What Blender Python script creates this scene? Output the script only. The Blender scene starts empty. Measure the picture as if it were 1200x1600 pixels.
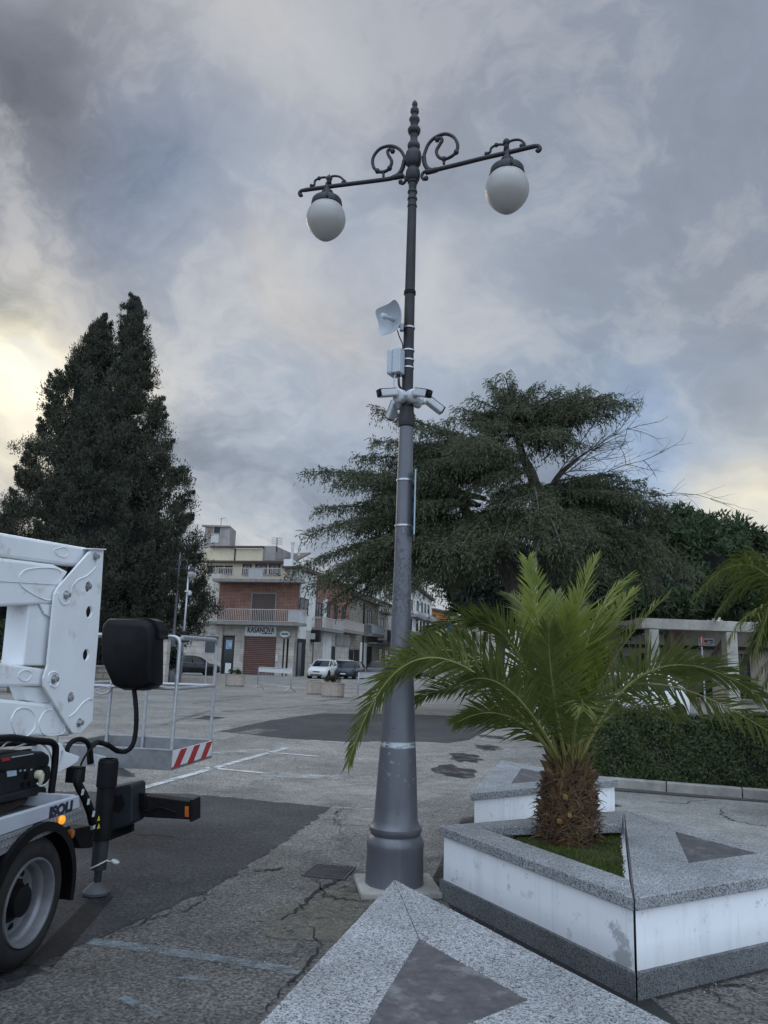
import bpy, math, random
import numpy as np
from mathutils import Vector, Matrix
from math import sin, cos, tan, pi, radians as RAD

random.seed(7)
RNG = np.random.default_rng(11)
S = bpy.context.scene
COL = S.collection
V = Vector

# ------------------------------------------------------------------ camera
CAM = V((0, 0, 1.7)); PITCH = RAD(10.8); ROLL = RAD(1.8); FPX = 1200.0
F_ = V((0, cos(PITCH), sin(PITCH))); R0 = V((1, 0, 0)); U0 = V((0, -sin(PITCH), cos(PITCH)))

def ray(px, py):
    dx, dy = px - 600.0, py - 800.0
    x = dx * cos(ROLL) + dy * sin(ROLL)
    y = -dx * sin(ROLL) + dy * cos(ROLL)
    return F_ * FPX + R0 * x - U0 * y

def G(px, py, z=0.0):                      # where the photo's sight line meets height z
    r = ray(px, py); t = (z - CAM.z) / r.z
    return CAM + r * t

def D(px, py, Y):                          # ... meets the plane y = Y
    r = ray(px, py); return CAM + r * (Y / r.y)

def P(px, py, A, d):                       # ... meets the vertical plane through A along d -> (s, z, point)
    r = ray(px, py); n = V((d.y, -d.x, 0))
    t = (A - CAM).dot(n) / r.dot(n)
    p = CAM + r * t
    return (p - V((A.x, A.y, 0))).dot(V((d.x, d.y, 0)).normalized()), p.z, p

def depth(p): return (p - CAM).dot(F_)

# ------------------------------------------------------------------ materials
class NT:
    def __init__(s, tree): s.t = tree
    def n(s, typ, **kw):
        nd = s.t.nodes.new(typ)
        for k, v in kw.items():
            if k.startswith('i_'):
                key = k[2:]; key = int(key) if key.isdigit() else key.replace('_', ' ')
                nd.inputs[key].default_value = v
            else: setattr(nd, k, v)
        return nd
    def l(s, a, b): s.t.links.new(a, b)

def newmat(name):
    m = bpy.data.materials.new(name); m.use_nodes = True
    nt = NT(m.node_tree); b = m.node_tree.nodes['Principled BSDF']
    return m, nt, b

def c4(c): return (c[0], c[1], c[2], 1.0)

def pm(name, c1, c2=None, scale=8.0, rough=.7, metal=0.0, bump=0.0, bscale=None, detail=6.0,
       c3=None, scale3=1.2, f3=.5, lo=.35, hi=.65, spec=.5, rvar=0.0, dist=.004, stretch=(1, 1, 1), emit=None):
    m, nt, b = newmat(name)
    b.inputs['Roughness'].default_value = rough; b.inputs['Metallic'].default_value = metal
    b.inputs['Specular IOR Level'].default_value = spec
    tc = nt.n('ShaderNodeTexCoord'); mp = nt.n('ShaderNodeMapping'); mp.inputs['Scale'].default_value = stretch
    nt.l(tc.outputs['Object'], mp.inputs['Vector']); vec = mp.outputs['Vector']
    if c2 is None: c2 = tuple(x * .82 for x in c1)
    no = nt.n('ShaderNodeTexNoise', i_Scale=scale, i_Detail=detail, i_Roughness=.6); nt.l(vec, no.inputs['Vector'])
    mr = nt.n('ShaderNodeMapRange', i_1=lo, i_2=hi); nt.l(no.outputs['Fac'], mr.inputs[0])
    mx = nt.n('ShaderNodeMix', data_type='RGBA'); mx.inputs[6].default_value = c4(c1); mx.inputs[7].default_value = c4(c2)
    nt.l(mr.outputs[0], mx.inputs[0]); out = mx.outputs[2]
    if c3 is not None:
        n3 = nt.n('ShaderNodeTexNoise', i_Scale=scale3, i_Detail=5.0, i_Roughness=.65); nt.l(vec, n3.inputs['Vector'])
        m3 = nt.n('ShaderNodeMapRange', i_1=f3, i_2=f3 + .12); nt.l(n3.outputs['Fac'], m3.inputs[0])
        x3 = nt.n('ShaderNodeMix', data_type='RGBA'); x3.inputs[7].default_value = c4(c3)
        nt.l(m3.outputs[0], x3.inputs[0]); nt.l(out, x3.inputs[6]); out = x3.outputs[2]
    nt.l(out, b.inputs['Base Color'])
    if rvar:
        rr = nt.n('ShaderNodeMapRange', i_1=.3, i_2=.7, i_3=rough - rvar, i_4=rough + rvar)
        nt.l(no.outputs['Fac'], rr.inputs[0]); nt.l(rr.outputs[0], b.inputs['Roughness'])
    if bump:
        nb = nt.n('ShaderNodeTexNoise', i_Scale=bscale or scale * 3, i_Detail=5.0); nt.l(vec, nb.inputs['Vector'])
        bp = nt.n('ShaderNodeBump', i_Strength=bump, i_Distance=dist); nt.l(nb.outputs['Fac'], bp.inputs['Height'])
        nt.l(bp.outputs[0], b.inputs['Normal'])
    if emit:
        b.inputs['Emission Color'].default_value = c4(emit[0]); b.inputs['Emission Strength'].default_value = emit[1]
    return m

def leafmat(name, c1, c2, scale=.8, rough=.6, trans=.25, fine=None):
    m, nt, b = newmat(name)
    b.inputs['Roughness'].default_value = rough; b.inputs['Specular IOR Level'].default_value = .3
    tc = nt.n('ShaderNodeTexCoord')
    no = nt.n('ShaderNodeTexNoise', i_Scale=scale, i_Detail=8.0, i_Roughness=.75); nt.l(tc.outputs['Object'], no.inputs['Vector'])
    mr = nt.n('ShaderNodeMapRange', i_1=.33, i_2=.67); nt.l(no.outputs['Fac'], mr.inputs[0])
    mx = nt.n('ShaderNodeMix', data_type='RGBA'); mx.inputs[6].default_value = c4(c1); mx.inputs[7].default_value = c4(c2)
    nt.l(mr.outputs[0], mx.inputs[0]); nt.l(mx.outputs[2], b.inputs['Base Color'])
    tr = nt.n('ShaderNodeBsdfTranslucent'); nt.l(mx.outputs[2], tr.inputs['Color'])
    ms = nt.n('ShaderNodeMixShader', i_0=trans); o = m.node_tree.nodes['Material Output']
    nt.l(b.outputs[0], ms.inputs[1]); nt.l(tr.outputs[0], ms.inputs[2]); nt.l(ms.outputs[0], o.inputs['Surface'])
    return m

M = {}
M['pole'] = None
# ------------------------------------------------------------------ mesh builder
ORI = {}
class MB:
    def __init__(s): s.v = []; s.f = []; s.mi = []; s.cur = 0
    def add(s, vs, fs, mi=None):
        o = len(s.v); s.v += [tuple(x) for x in vs]
        for f in fs: s.f.append([i + o for i in f]); s.mi.append(s.cur if mi is None else mi)
        return s
    def box(s, c, size, rot=None, mi=None, taper=1.0):
        hx, hy, hz = size[0] / 2, size[1] / 2, size[2] / 2; c = V(c)
        vs = []
        for z in (-1, 1):
            k = taper if z > 0 else 1
            for (x, y) in ((-1, -1), (1, -1), (1, 1), (-1, 1)):
                q = V((x * hx * k, y * hy * k, z * hz)); q = rot @ q if rot else q
                vs.append(c + q)
        return s.add(vs, [(3, 2, 1, 0), (4, 5, 6, 7), (0, 1, 5, 4), (1, 2, 6, 5), (2, 3, 7, 6), (3, 0, 4, 7)], mi)
    def span(s, A, d, n, s0, s1, z0, z1, n0, n1, mi=None):   # box on a vertical wall plane
        A = V((A.x, A.y, 0)); vs = []
        for z in (z0, z1):
            for (a, b) in ((s0, n0), (s1, n0), (s1, n1), (s0, n1)):
                vs.append(A + d * a + n * b + V((0, 0, z)))
        return s.add(vs, [(0, 1, 2, 3), (7, 6, 5, 4), (4, 5, 1, 0), (5, 6, 2, 1), (6, 7, 3, 2), (7, 4, 0, 3)], mi)
    def prism(s, pts, ext, mi=None):
        n = len(pts); pts = [V(p) for p in pts]; e = V(ext)
        s.add(pts + [p + e for p in pts], [list(range(n))[::-1], [i + n for i in range(n)]] +
              [(i, (i + 1) % n, (i + 1) % n + n, i + n) for i in range(n)], mi)
        return s
    def tube(s, pts, r, seg=8, mi=None, closed_ends=True):
        pts = [V(p) for p in pts]; n = len(pts)
        rs = r if isinstance(r, (list, tuple)) else [r] * n
        vs = []; fs = []; ref = None
        for i, p in enumerate(pts):
            t = (pts[min(i + 1, n - 1)] - pts[max(i - 1, 0)])
            t = t.normalized() if t.length > 1e-9 else V((0, 0, 1))
            if ref is None: ref = t.orthogonal().normalized()
            a = (ref - t * ref.dot(t)); a = a.normalized() if a.length > 1e-6 else t.orthogonal().normalized(); ref = a
            b = t.cross(a)
            for k in range(seg):
                an = 2 * pi * k / seg; vs.append(p + (a * cos(an) + b * sin(an)) * rs[i])
        for i in range(n - 1):
            for k in range(seg):
                k2 = (k + 1) % seg; fs.append((i * seg + k, i * seg + k2, (i + 1) * seg + k2, (i + 1) * seg + k))
        if closed_ends: fs.append(tuple(range(seg))[::-1]); fs.append(tuple((n - 1) * seg + k for k in range(seg)))
        return s.add(vs, fs, mi)
    def lathe(s, prof, c=(0, 0, 0), seg=32, axis=V((0, 0, 1)), mi=None, cap=True):
        c = V(c); axis = V(axis).normalized()
        a = V((1, 0, 0)) if abs(axis.z) > .99 else axis.cross(V((0, 0, 1))).normalized(); b = axis.cross(a)
        vs = []; fs = []; n = len(prof)
        for (h, r) in prof:
            for k in range(seg):
                an = 2 * pi * k / seg; vs.append(c + axis * h + (a * cos(an) + b * sin(an)) * r)
        for i in range(n - 1):
            for k in range(seg):
                k2 = (k + 1) % seg; fs.append((i * seg + k, i * seg + k2, (i + 1) * seg + k2, (i + 1) * seg + k))
        if cap: fs.append(tuple(range(seg))[::-1]); fs.append(tuple((n - 1) * seg + k for k in range(seg)))
        return s.add(vs, fs, mi)
    def sheet(s, pts, mi=None):
        return s.add(pts, [list(range(len(pts)))], mi)
    def build(s, name, mats, parent=None, smooth=False, bevel=0.0, bseg=2, kind=None, auto=None):
        me = bpy.data.meshes.new(name)
        o3 = ORI.get(parent.name, V((0, 0, 0))) if parent else V((0, 0, 0))
        me.from_pydata([(x - o3.x, y - o3.y, z - o3.z) for x, y, z in s.v], [], s.f)
        mats = mats if isinstance(mats, (list, tuple)) else [mats]
        for m in mats: me.materials.append(m)
        me.polygons.foreach_set('material_index', s.mi)
        if smooth: me.polygons.foreach_set('use_smooth', [True] * len(me.polygons))
        me.update()
        import bmesh
        bm = bmesh.new(); bm.from_mesh(me); bmesh.ops.recalc_face_normals(bm, faces=bm.faces)
        if auto:
            for e in bm.edges:
                if len(e.link_faces) == 2 and e.calc_face_angle(0) > auto: e.smooth = False
        bm.to_mesh(me); bm.free()
        ob = bpy.data.objects.new(name, me); COL.objects.link(ob)
        if parent: ob.parent = parent; ORI[ob.name] = o3.copy()
        if bevel:
            md = ob.modifiers.new('bevel', 'BEVEL'); md.width = bevel; md.segments = bseg; md.limit_method = 'ANGLE'
        if kind: ob['kind'] = kind
        return ob

def quads(name, v4, mats, parent=None, mi=None, kind=None, nv=4, smooth=False):
    """v4: array (N, nv, 3) of separate little faces."""
    o3 = ORI.get(parent.name, V((0, 0, 0))) if parent else V((0, 0, 0))
    v = v4.reshape(-1, 3) - np.array(o3)
    N = len(v4); me = bpy.data.meshes.new(name)
    me.vertices.add(len(v)); me.vertices.foreach_set('co', v.astype(np.float32).ravel())
    me.loops.add(N * nv); me.loops.foreach_set('vertex_index', np.arange(N * nv, dtype=np.int32))
    me.polygons.add(N); me.polygons.foreach_set('loop_start', np.arange(0, N * nv, nv, dtype=np.int32))
    mats = mats if isinstance(mats, (list, tuple)) else [mats]
    for m in mats: me.materials.append(m)
    if mi is not None: me.polygons.foreach_set('material_index', mi.astype(np.int32))
    me.update(calc_edges=True)
    ob = bpy.data.objects.new(name, me); COL.objects.link(ob)
    if parent: ob.parent = parent; ORI[ob.name] = o3.copy()
    if kind: ob['kind'] = kind
    return ob

def join_into(target, other):
    """append other's mesh to target (both unrotated, same origin), dropping other"""
    import bmesh
    bm = bmesh.new(); bm.from_mesh(target.data)
    off = len(target.data.materials)
    for m in other.data.materials: target.data.materials.append(m)
    tmp = other.data.copy()
    for p in tmp.polygons: p.material_index += off
    bm.from_mesh(tmp); bm.to_mesh(target.data); bm.free()
    bpy.data.objects.remove(other); bpy.data.meshes.remove(tmp)

def tag(o, label=None, cat=None, group=None, kind=None):
    if label: o['label'] = label
    if cat: o['category'] = cat
    if group: o['group'] = group
    if kind: o['kind'] = kind
    return o

def thing(name, label, cat, loc=(0, 0, 0), rz=0.0, group=None, world=True):
    o = bpy.data.objects.new(name, None); COL.objects.link(o)
    o.empty_display_size = .3; o.location = loc; o.rotation_euler = (0, 0, rz)
    ORI[o.name] = V(loc) if world else V((0, 0, 0))
    return tag(o, label, cat, group)

def copy_tree(o, parent=None):
    c = o.copy(); COL.objects.link(c)
    if parent: c.parent = parent
    for ch in list(o.children): copy_tree(ch, c)
    return c

def letters(txt, size, depth_, mat, parent, M4, name='lettering', bold=0.0, xs=1.0, shear=0.0):
    cu = bpy.data.curves.new('t', 'FONT'); cu.body = txt; cu.size = size; cu.extrude = depth_; cu.offset = bold
    cu.align_x = 'CENTER'; cu.align_y = 'CENTER'; cu.shear = shear
    ob = bpy.data.objects.new('t', cu); COL.objects.link(ob)
    dg = bpy.context.evaluated_depsgraph_get()
    me = bpy.data.meshes.new_from_object(ob.evaluated_get(dg)); me.name = name
    bpy.data.objects.remove(ob); bpy.data.curves.remove(cu)
    me.transform(M4 @ Matrix.Diagonal((xs, 1, 1, 1)))
    o3 = ORI.get(parent.name, V((0, 0, 0))); me.transform(Matrix.Translation(-o3))
    me.materials.clear(); me.materials.append(mat)
    o = bpy.data.objects.new(name, me); COL.objects.link(o); o.parent = parent; ORI[o.name] = o3.copy()
    return o

def frame4(o, x, y):                        # matrix whose columns are x, y, x cross y at origin o
    x = V(x).normalized(); y = V(y).normalized(); z = x.cross(y)
    return Matrix(((x.x, y.x, z.x, o[0]), (x.y, y.y, z.y, o[1]), (x.z, y.z, z.z, o[2]), (0, 0, 0, 1)))

def catmull(pts, n=6):
    pts = [V(p) for p in pts]; out = []
    for i in range(len(pts) - 1):
        p0 = pts[max(i - 1, 0)]; p1 = pts[i]; p2 = pts[i + 1]; p3 = pts[min(i + 2, len(pts) - 1)]
        for k in range(n):
            t = k / n
            out.append(.5 * ((2 * p1) + (p2 - p0) * t + (2 * p0 - 5 * p1 + 4 * p2 - p3) * t * t + (3 * p1 - p0 - 3 * p2 + p3) * t ** 3))
    out.append(pts[-1]); return out

def rough_poly(pts, step=.25, amp=.05, seed=1):
    rg = random.Random(seed); out = []
    n = len(pts)
    for i in range(n):
        a, b = V(pts[i]), V(pts[(i + 1) % n]); L = (b - a).length; k = max(1, int(L / step))
        for j in range(k):
            p = a.lerp(b, j / k)
            out.append(p + V((rg.uniform(-amp, amp), rg.uniform(-amp, amp), 0)))
    return out
# ------------------------------------------------------------------ world, sun, camera
def dirpx(px, py): return ray(px, py).normalized()
SUN = dirpx(25, 575)
sun_el = math.asin(SUN.z); sun_az = math.atan2(SUN.x, SUN.y)

def make_world():
    w = bpy.data.worlds.new('World'); S.world = w; w.use_nodes = True
    t = w.node_tree; t.nodes.clear(); nt = NT(t)
    out = nt.n('ShaderNodeOutputWorld')
    sky = nt.n('ShaderNodeTexSky', sky_type='NISHITA'); sky.sun_disc = False
    sky.sun_elevation = sun_el; sky.sun_rotation = sun_az; sky.air_density = 1.3; sky.dust_density = .8
    b1 = nt.n('ShaderNodeBackground', i_Strength=.06); nt.l(sky.outputs[0], b1.inputs[0])
    tc = nt.n('ShaderNodeTexCoord'); gen = tc.outputs['Generated']
    sep = nt.n('ShaderNodeSeparateXYZ'); nt.l(gen, sep.inputs[0])
    # project the direction on a cloud deck so that the clouds flatten toward the horizon
    za = nt.n('ShaderNodeMath', operation='MAXIMUM', i_1=0.0); nt.l(sep.outputs[2], za.inputs[0])
    zb = nt.n('ShaderNodeMath', operation='ADD', i_1=.75); nt.l(za.outputs[0], zb.inputs[0])
    dv = nt.n('ShaderNodeVectorMath', operation='DIVIDE'); nt.l(gen, dv.inputs[0])
    cmb = nt.n('ShaderNodeCombineXYZ'); 
    for i in range(3): nt.l(zb.outputs[0], cmb.inputs[i])
    nt.l(cmb.outputs[0], dv.inputs[1]); deck = dv.outputs[0]
    def noise(scale, detail, rough, off, dist=0.0, src=None):
        mp = nt.n('ShaderNodeMapping'); mp.inputs['Location'].default_value = off
        nt.l(src or deck, mp.inputs[0])
        n = nt.n('ShaderNodeTexNoise', i_Scale=scale, i_Detail=detail, i_Roughness=rough, i_Distortion=dist); nt.l(mp.outputs[0], n.inputs['Vector'])
        return n
    wn = noise(3.8, 4, .55, (3, 1, 7))
    sub = nt.n('ShaderNodeVectorMath', operation='SUBTRACT'); nt.l(wn.outputs['Color'], sub.inputs[0]); sub.inputs[1].default_value = (.5, .5, .5)
    scl = nt.n('ShaderNodeVectorMath', operation='SCALE'); scl.inputs['Scale'].default_value = .36; nt.l(sub.outputs[0], scl.inputs[0])
    addv = nt.n('ShaderNodeVectorMath', operation='ADD'); nt.l(gen, addv.inputs[0]); nt.l(scl.outputs[0], addv.inputs[1])
    nrm = nt.n('ShaderNodeVectorMath', operation='NORMALIZE'); nt.l(addv.outputs[0], nrm.inputs[0]); warped = nrm.outputs[0]
    dk = nt.n('ShaderNodeVectorMath', operation='SCALE'); dk.inputs['Scale'].default_value = .30; nt.l(sub.outputs[0], dk.inputs[0])
    wd = nt.n('ShaderNodeVectorMath', operation='ADD'); nt.l(deck, wd.inputs[0]); nt.l(dk.outputs[0], wd.inputs[1]); warpdeck = wd.outputs[0]
    def blob(px, py, sig, amt, src):        # amt * exp(k (cos - 1)): a soft round patch of the sky
        k = 1.0 / RAD(sig) ** 2; d = dirpx(px, py) * k
        dp = nt.n('ShaderNodeVectorMath', operation='DOT_PRODUCT'); dp.inputs[1].default_value = d; nt.l(src, dp.inputs[0])
        s1 = nt.n('ShaderNodeMath', operation='SUBTRACT', i_1=k - math.log(amt)); nt.l(dp.outputs['Value'], s1.inputs[0])
        e = nt.n('ShaderNodeMath', operation='EXPONENT'); nt.l(s1.outputs[0], e.inputs[0])
        return e.outputs[0]
    def mix(f, a, col, mode='MIX'):
        mx = nt.n('ShaderNodeMix', data_type='RGBA', blend_type=mode)
        nt.l(f, mx.inputs[0]); nt.l(a, mx.inputs[6])
        if isinstance(col, tuple): mx.inputs[7].default_value = c4(col)
        else: nt.l(col, mx.inputs[7])
        return mx.outputs[2]
    base = nt.n('ShaderNodeRGB'); base.outputs[0].default_value = c4(SKY_BASE); col = base.outputs[0]
    for (px, py, sig, amt, c, wp) in SKY_BLOBS:
        col = mix(blob(px, py, sig, amt, warped if wp else gen), col, c)
    # cloud texture: broad lumps with torn edges, bright rims where two lumps part
    n1 = noise(3.9, 7, .62, (11, 5, 2), 0.0, src=warpdeck)
    r1 = nt.n('ShaderNodeMapRange', i_1=.32, i_2=.66, i_3=.68, i_4=1.27); nt.l(n1.outputs['Fac'], r1.inputs[0])
    vs = nt.n('ShaderNodeVectorMath', operation='SCALE'); nt.l(col, vs.inputs[0]); nt.l(r1.outputs[0], vs.inputs['Scale']); col = vs.outputs[0]
    r3 = nt.n('ShaderNodeMapRange', i_1=.545, i_2=.615, i_3=0.0, i_4=.36); nt.l(n1.outputs['Fac'], r3.inputs[0])
    col = mix(r3.outputs[0], col, (.64, .63, .63))
    # the sky overhead and behind the camera is brighter: boosted as unseen fill light
    zr = nt.n('ShaderNodeMapRange', i_1=.70, i_2=.95, i_3=1.0, i_4=ZEN); nt.l(sep.outputs[2], zr.inputs[0])
    yr = nt.n('ShaderNodeMapRange', i_1=.25, i_2=-.5, i_3=.98, i_4=BACK); nt.l(sep.outputs[1], yr.inputs[0])
    mz = nt.n('ShaderNodeMath', operation='MULTIPLY'); nt.l(zr.outputs[0], mz.inputs[0]); nt.l(yr.outputs[0], mz.inputs[1])
    v2 = nt.n('ShaderNodeVectorMath', operation='SCALE'); nt.l(col, v2.inputs[0]); nt.l(mz.outputs[0], v2.inputs['Scale'])
    tint = nt.n('ShaderNodeVectorMath', operation='MULTIPLY'); tint.inputs[1].default_value = (.98, 1.0, 1.015); nt.l(v2.outputs[0], tint.inputs[0]); v2 = tint
    b2 = nt.n('ShaderNodeBackground', i_Strength=1.0); nt.l(v2.outputs[0], b2.inputs[0])
    # gaps in the cloud let the blue sky through
    rg = nt.n('ShaderNodeMapRange', i_1=.60, i_2=.40, i_3=.80, i_4=1.0); nt.l(n1.outputs['Fac'], rg.inputs[0])
    ms = nt.n('ShaderNodeMixShader'); nt.l(rg.outputs[0], ms.inputs[0]); nt.l(b1.outputs[0], ms.inputs[1]); nt.l(b2.outputs[0], ms.inputs[2])
    nt.l(ms.outputs[0], out.inputs['Surface'])
    w.cycles.sampling_method = 'MANUAL'; w.cycles.sample_map_resolution = 1024

SKY_BASE = (.355, .42, .515)
ZEN, BACK = 2.4, 3.5
SKY_BLOBS = [
    # px, py, size in degrees, amount, colour, torn edges
    (500, 900, 22, .60, (.42, .46, .53), True),
    (70, 440, 6, .60, (.50, .47, .42), True),
    (20, 720, 6, .70, (.44, .44, .45), True),
    (1150, 330, 12, .75, (.25, .28, .345), True),
    (900, 80, 10, .50, (.31, .325, .38), True),
    (720, 250, 9, .55, (.25, .275, .33), True),
    (560, 80, 7, .50, (.42, .41, .44), True),
    (180, 50, 6, .85, (.50, .49, .50), True),
    (170, 190, 5, .80, (.46, .47, .51), True),
    (380, 115, 4.0, .80, (.66, .62, .58), True),
    (240, 310, 5.5, .85, (.16, .23, .36), True),
    (100, 345, 4.5, .65, (.20, .24, .32), True),
    (20, 110, 4.5, .92, (.11, .12, .15), True),
    (430, 290, 4, .50, (.38, .43, .52), True),
    (700, 580, 8, .75, (.40, .48, .62), True),
    (740, 475, 3.6, .80, (.78, .75, .73), True),
    (455, 460, 3, .65, (.70, .65, .60), True),
    (540, 540, 3, .65, (.68, .63, .60), True),
    (900, 540, 8, .65, (.27, .32, .40), True),
    (1100, 560, 6, .60, (.36, .36, .38), True),
    (1050, 710, 4.5, .90, (.30, .46, .72), True),
    (1165, 800, 4.0, .98, (.95, .87, .70), True),
    (10, 590, 4.6, .8, (.88, .80, .60), True),
    (25, 590, 2.8, .98, (1.3, 1.2, .90), True),
    (58, 562, 1.2, .6, (.60, .64, .68), True),
]
make_world()
sl = bpy.data.lights.new('sun', 'SUN'); sl.energy = .7; sl.angle = RAD(24); sl.color = (1, .88, .70)
so = bpy.data.objects.new('sun', sl); COL.objects.link(so)
so.rotation_euler = (-SUN).to_track_quat('-Z', 'Y').to_euler(); so.location = (-20, 40, 30)

cd = bpy.data.cameras.new('camera'); cam = bpy.data.objects.new('camera', cd); COL.objects.link(cam)
cr = R0 * cos(ROLL) + U0 * sin(ROLL); cu_ = -R0 * sin(ROLL) + U0 * cos(ROLL)
cam.matrix_world = Matrix(((cr.x, cu_.x, -F_.x, CAM.x), (cr.y, cu_.y, -F_.y, CAM.y), (cr.z, cu_.z, -F_.z, CAM.z), (0, 0, 0, 1)))
cd.sensor_fit = 'AUTO'; cd.sensor_width = 36; cd.lens = 36 * FPX / 1600; cd.clip_start = .05; cd.clip_end = 2000
S.camera = cam
S.view_settings.view_transform = 'Standard'; S.view_settings.look = 'None'; S.view_settings.exposure = 0
S.render.engine = 'CYCLES'
S.cycles.max_bounces = 6; S.cycles.transparent_max_bounces = 8; S.cycles.use_denoising = True
# ------------------------------------------------------------------ shared materials
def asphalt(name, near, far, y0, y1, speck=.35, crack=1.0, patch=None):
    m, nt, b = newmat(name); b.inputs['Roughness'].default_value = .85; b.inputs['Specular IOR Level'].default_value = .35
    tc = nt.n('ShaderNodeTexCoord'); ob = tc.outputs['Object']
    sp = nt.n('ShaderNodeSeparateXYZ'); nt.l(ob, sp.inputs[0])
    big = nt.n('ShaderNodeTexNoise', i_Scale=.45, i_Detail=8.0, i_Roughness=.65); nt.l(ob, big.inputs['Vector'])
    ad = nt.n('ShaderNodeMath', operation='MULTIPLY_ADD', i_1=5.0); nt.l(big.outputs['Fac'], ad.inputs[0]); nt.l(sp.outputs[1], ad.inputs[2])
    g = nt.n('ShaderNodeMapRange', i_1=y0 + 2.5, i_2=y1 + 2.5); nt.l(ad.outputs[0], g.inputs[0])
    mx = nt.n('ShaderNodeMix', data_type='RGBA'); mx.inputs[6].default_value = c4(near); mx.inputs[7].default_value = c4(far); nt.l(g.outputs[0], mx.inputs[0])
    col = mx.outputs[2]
    def mul(col, src, lo, hi, a, z):
        r = nt.n('ShaderNodeMapRange', i_1=lo, i_2=hi, i_3=a, i_4=z); nt.l(src, r.inputs[0])
        v = nt.n('ShaderNodeVectorMath', operation='SCALE'); nt.l(col, v.inputs[0]); nt.l(r.outputs[0], v.inputs['Scale']); return v.outputs[0]
    # large worn patches, stains, then the stones in the mix
    col = mul(col, big.outputs['Fac'], .35, .65, .74, 1.22)
    med = nt.n('ShaderNodeTexNoise', i_Scale=2.3, i_Detail=9.0, i_Roughness=.7); nt.l(ob, med.inputs['Vector'])
    col = mul(col, med.outputs['Fac'], .35, .65, .80, 1.18)
    vo = nt.n('ShaderNodeTexVoronoi', i_Scale=75.0); nt.l(ob, vo.inputs['Vector'])
    hs = nt.n('ShaderNodeSeparateColor'); nt.l(vo.outputs['Color'], hs.inputs[0])
    col = mul(col, hs.outputs[0], 0, 1, 1 - speck, 1 + speck)
    fi = nt.n('ShaderNodeTexNoise', i_Scale=38.0, i_Detail=6.0, i_Roughness=.75); nt.l(ob, fi.inputs['Vector'])
    col = mul(col, fi.outputs['Fac'], .33, .67, .52, 1.42)
    # cracks: edges of a few distorted cells, only where a mask lets them open
    h = fi.outputs['Fac']
    if crack:
        sb = nt.n('ShaderNodeVectorMath', operation='SCALE'); sb.inputs['Scale'].default_value = 1.1
        wn = nt.n('ShaderNodeTexNoise', i_Scale=1.3, i_Detail=7.0, i_Roughness=.7); nt.l(ob, wn.inputs['Vector'])
        nt.l(wn.outputs['Color'], sb.inputs[0])
        av = nt.n('ShaderNodeVectorMath', operation='ADD'); nt.l(ob, av.inputs[0]); nt.l(sb.outputs[0], av.inputs[1])
        for sc, wd, lo in ((.33, .0045, .42), (1.1, .010, .54)):
            ve = nt.n('ShaderNodeTexVoronoi', feature='DISTANCE_TO_EDGE', i_Scale=sc); nt.l(av.outputs[0], ve.inputs['Vector'])
            r = nt.n('ShaderNodeMapRange', i_1=wd * .4, i_2=wd, i_3=1.0, i_4=0.0); nt.l(ve.outputs[0], r.inputs[0])
            mk = nt.n('ShaderNodeMapRange', i_1=lo, i_2=lo + .06); nt.l(med.outputs['Fac'] if sc > 1 else big.outputs['Fac'], mk.inputs[0])
            mm = nt.n('ShaderNodeMath', operation='MULTIPLY'); nt.l(r.outputs[0], mm.inputs[0]); nt.l(mk.outputs[0], mm.inputs[1])
            m2 = nt.n('ShaderNodeMath', operation='MULTIPLY', i_1=.75 * crack); nt.l(mm.outputs[0], m2.inputs[0])
            x = nt.n('ShaderNodeMix', data_type='RGBA'); x.inputs[7].default_value = (.018, .018, .018, 1)
            nt.l(m2.outputs[0], x.inputs[0]); nt.l(col, x.inputs[6]); col = x.outputs[2]
    nt.l(col, b.inputs['Base Color'])
    bp = nt.n('ShaderNodeBump', i_Strength=.55, i_Distance=.012); nt.l(h, bp.inputs['Height']); nt.l(bp.outputs[0], b.inputs['Normal'])
    return m

def worn(name, col, keep=.5, scale=5.0, rough=.8, amt=1.0, soft=.12):
    """thin paint or stain: what is left of it follows a noise, the road shows through the rest"""
    m, nt, b = newmat(name); b.inputs['Roughness'].default_value = rough; b.inputs['Specular IOR Level'].default_value = .3
    tc = nt.n('ShaderNodeTexCoord')
    no = nt.n('ShaderNodeTexNoise', i_Scale=scale, i_Detail=10.0, i_Roughness=.78); nt.l(tc.outputs['Object'], no.inputs['Vector'])
    r = nt.n('ShaderNodeMapRange', i_1=keep - soft, i_2=keep + soft, i_3=0.0, i_4=amt); nt.l(no.outputs['Fac'], r.inputs[0])
    b.inputs['Base Color'].default_value = c4(col)
    nt.l(r.outputs[0], b.inputs['Alpha']); return m

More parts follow.
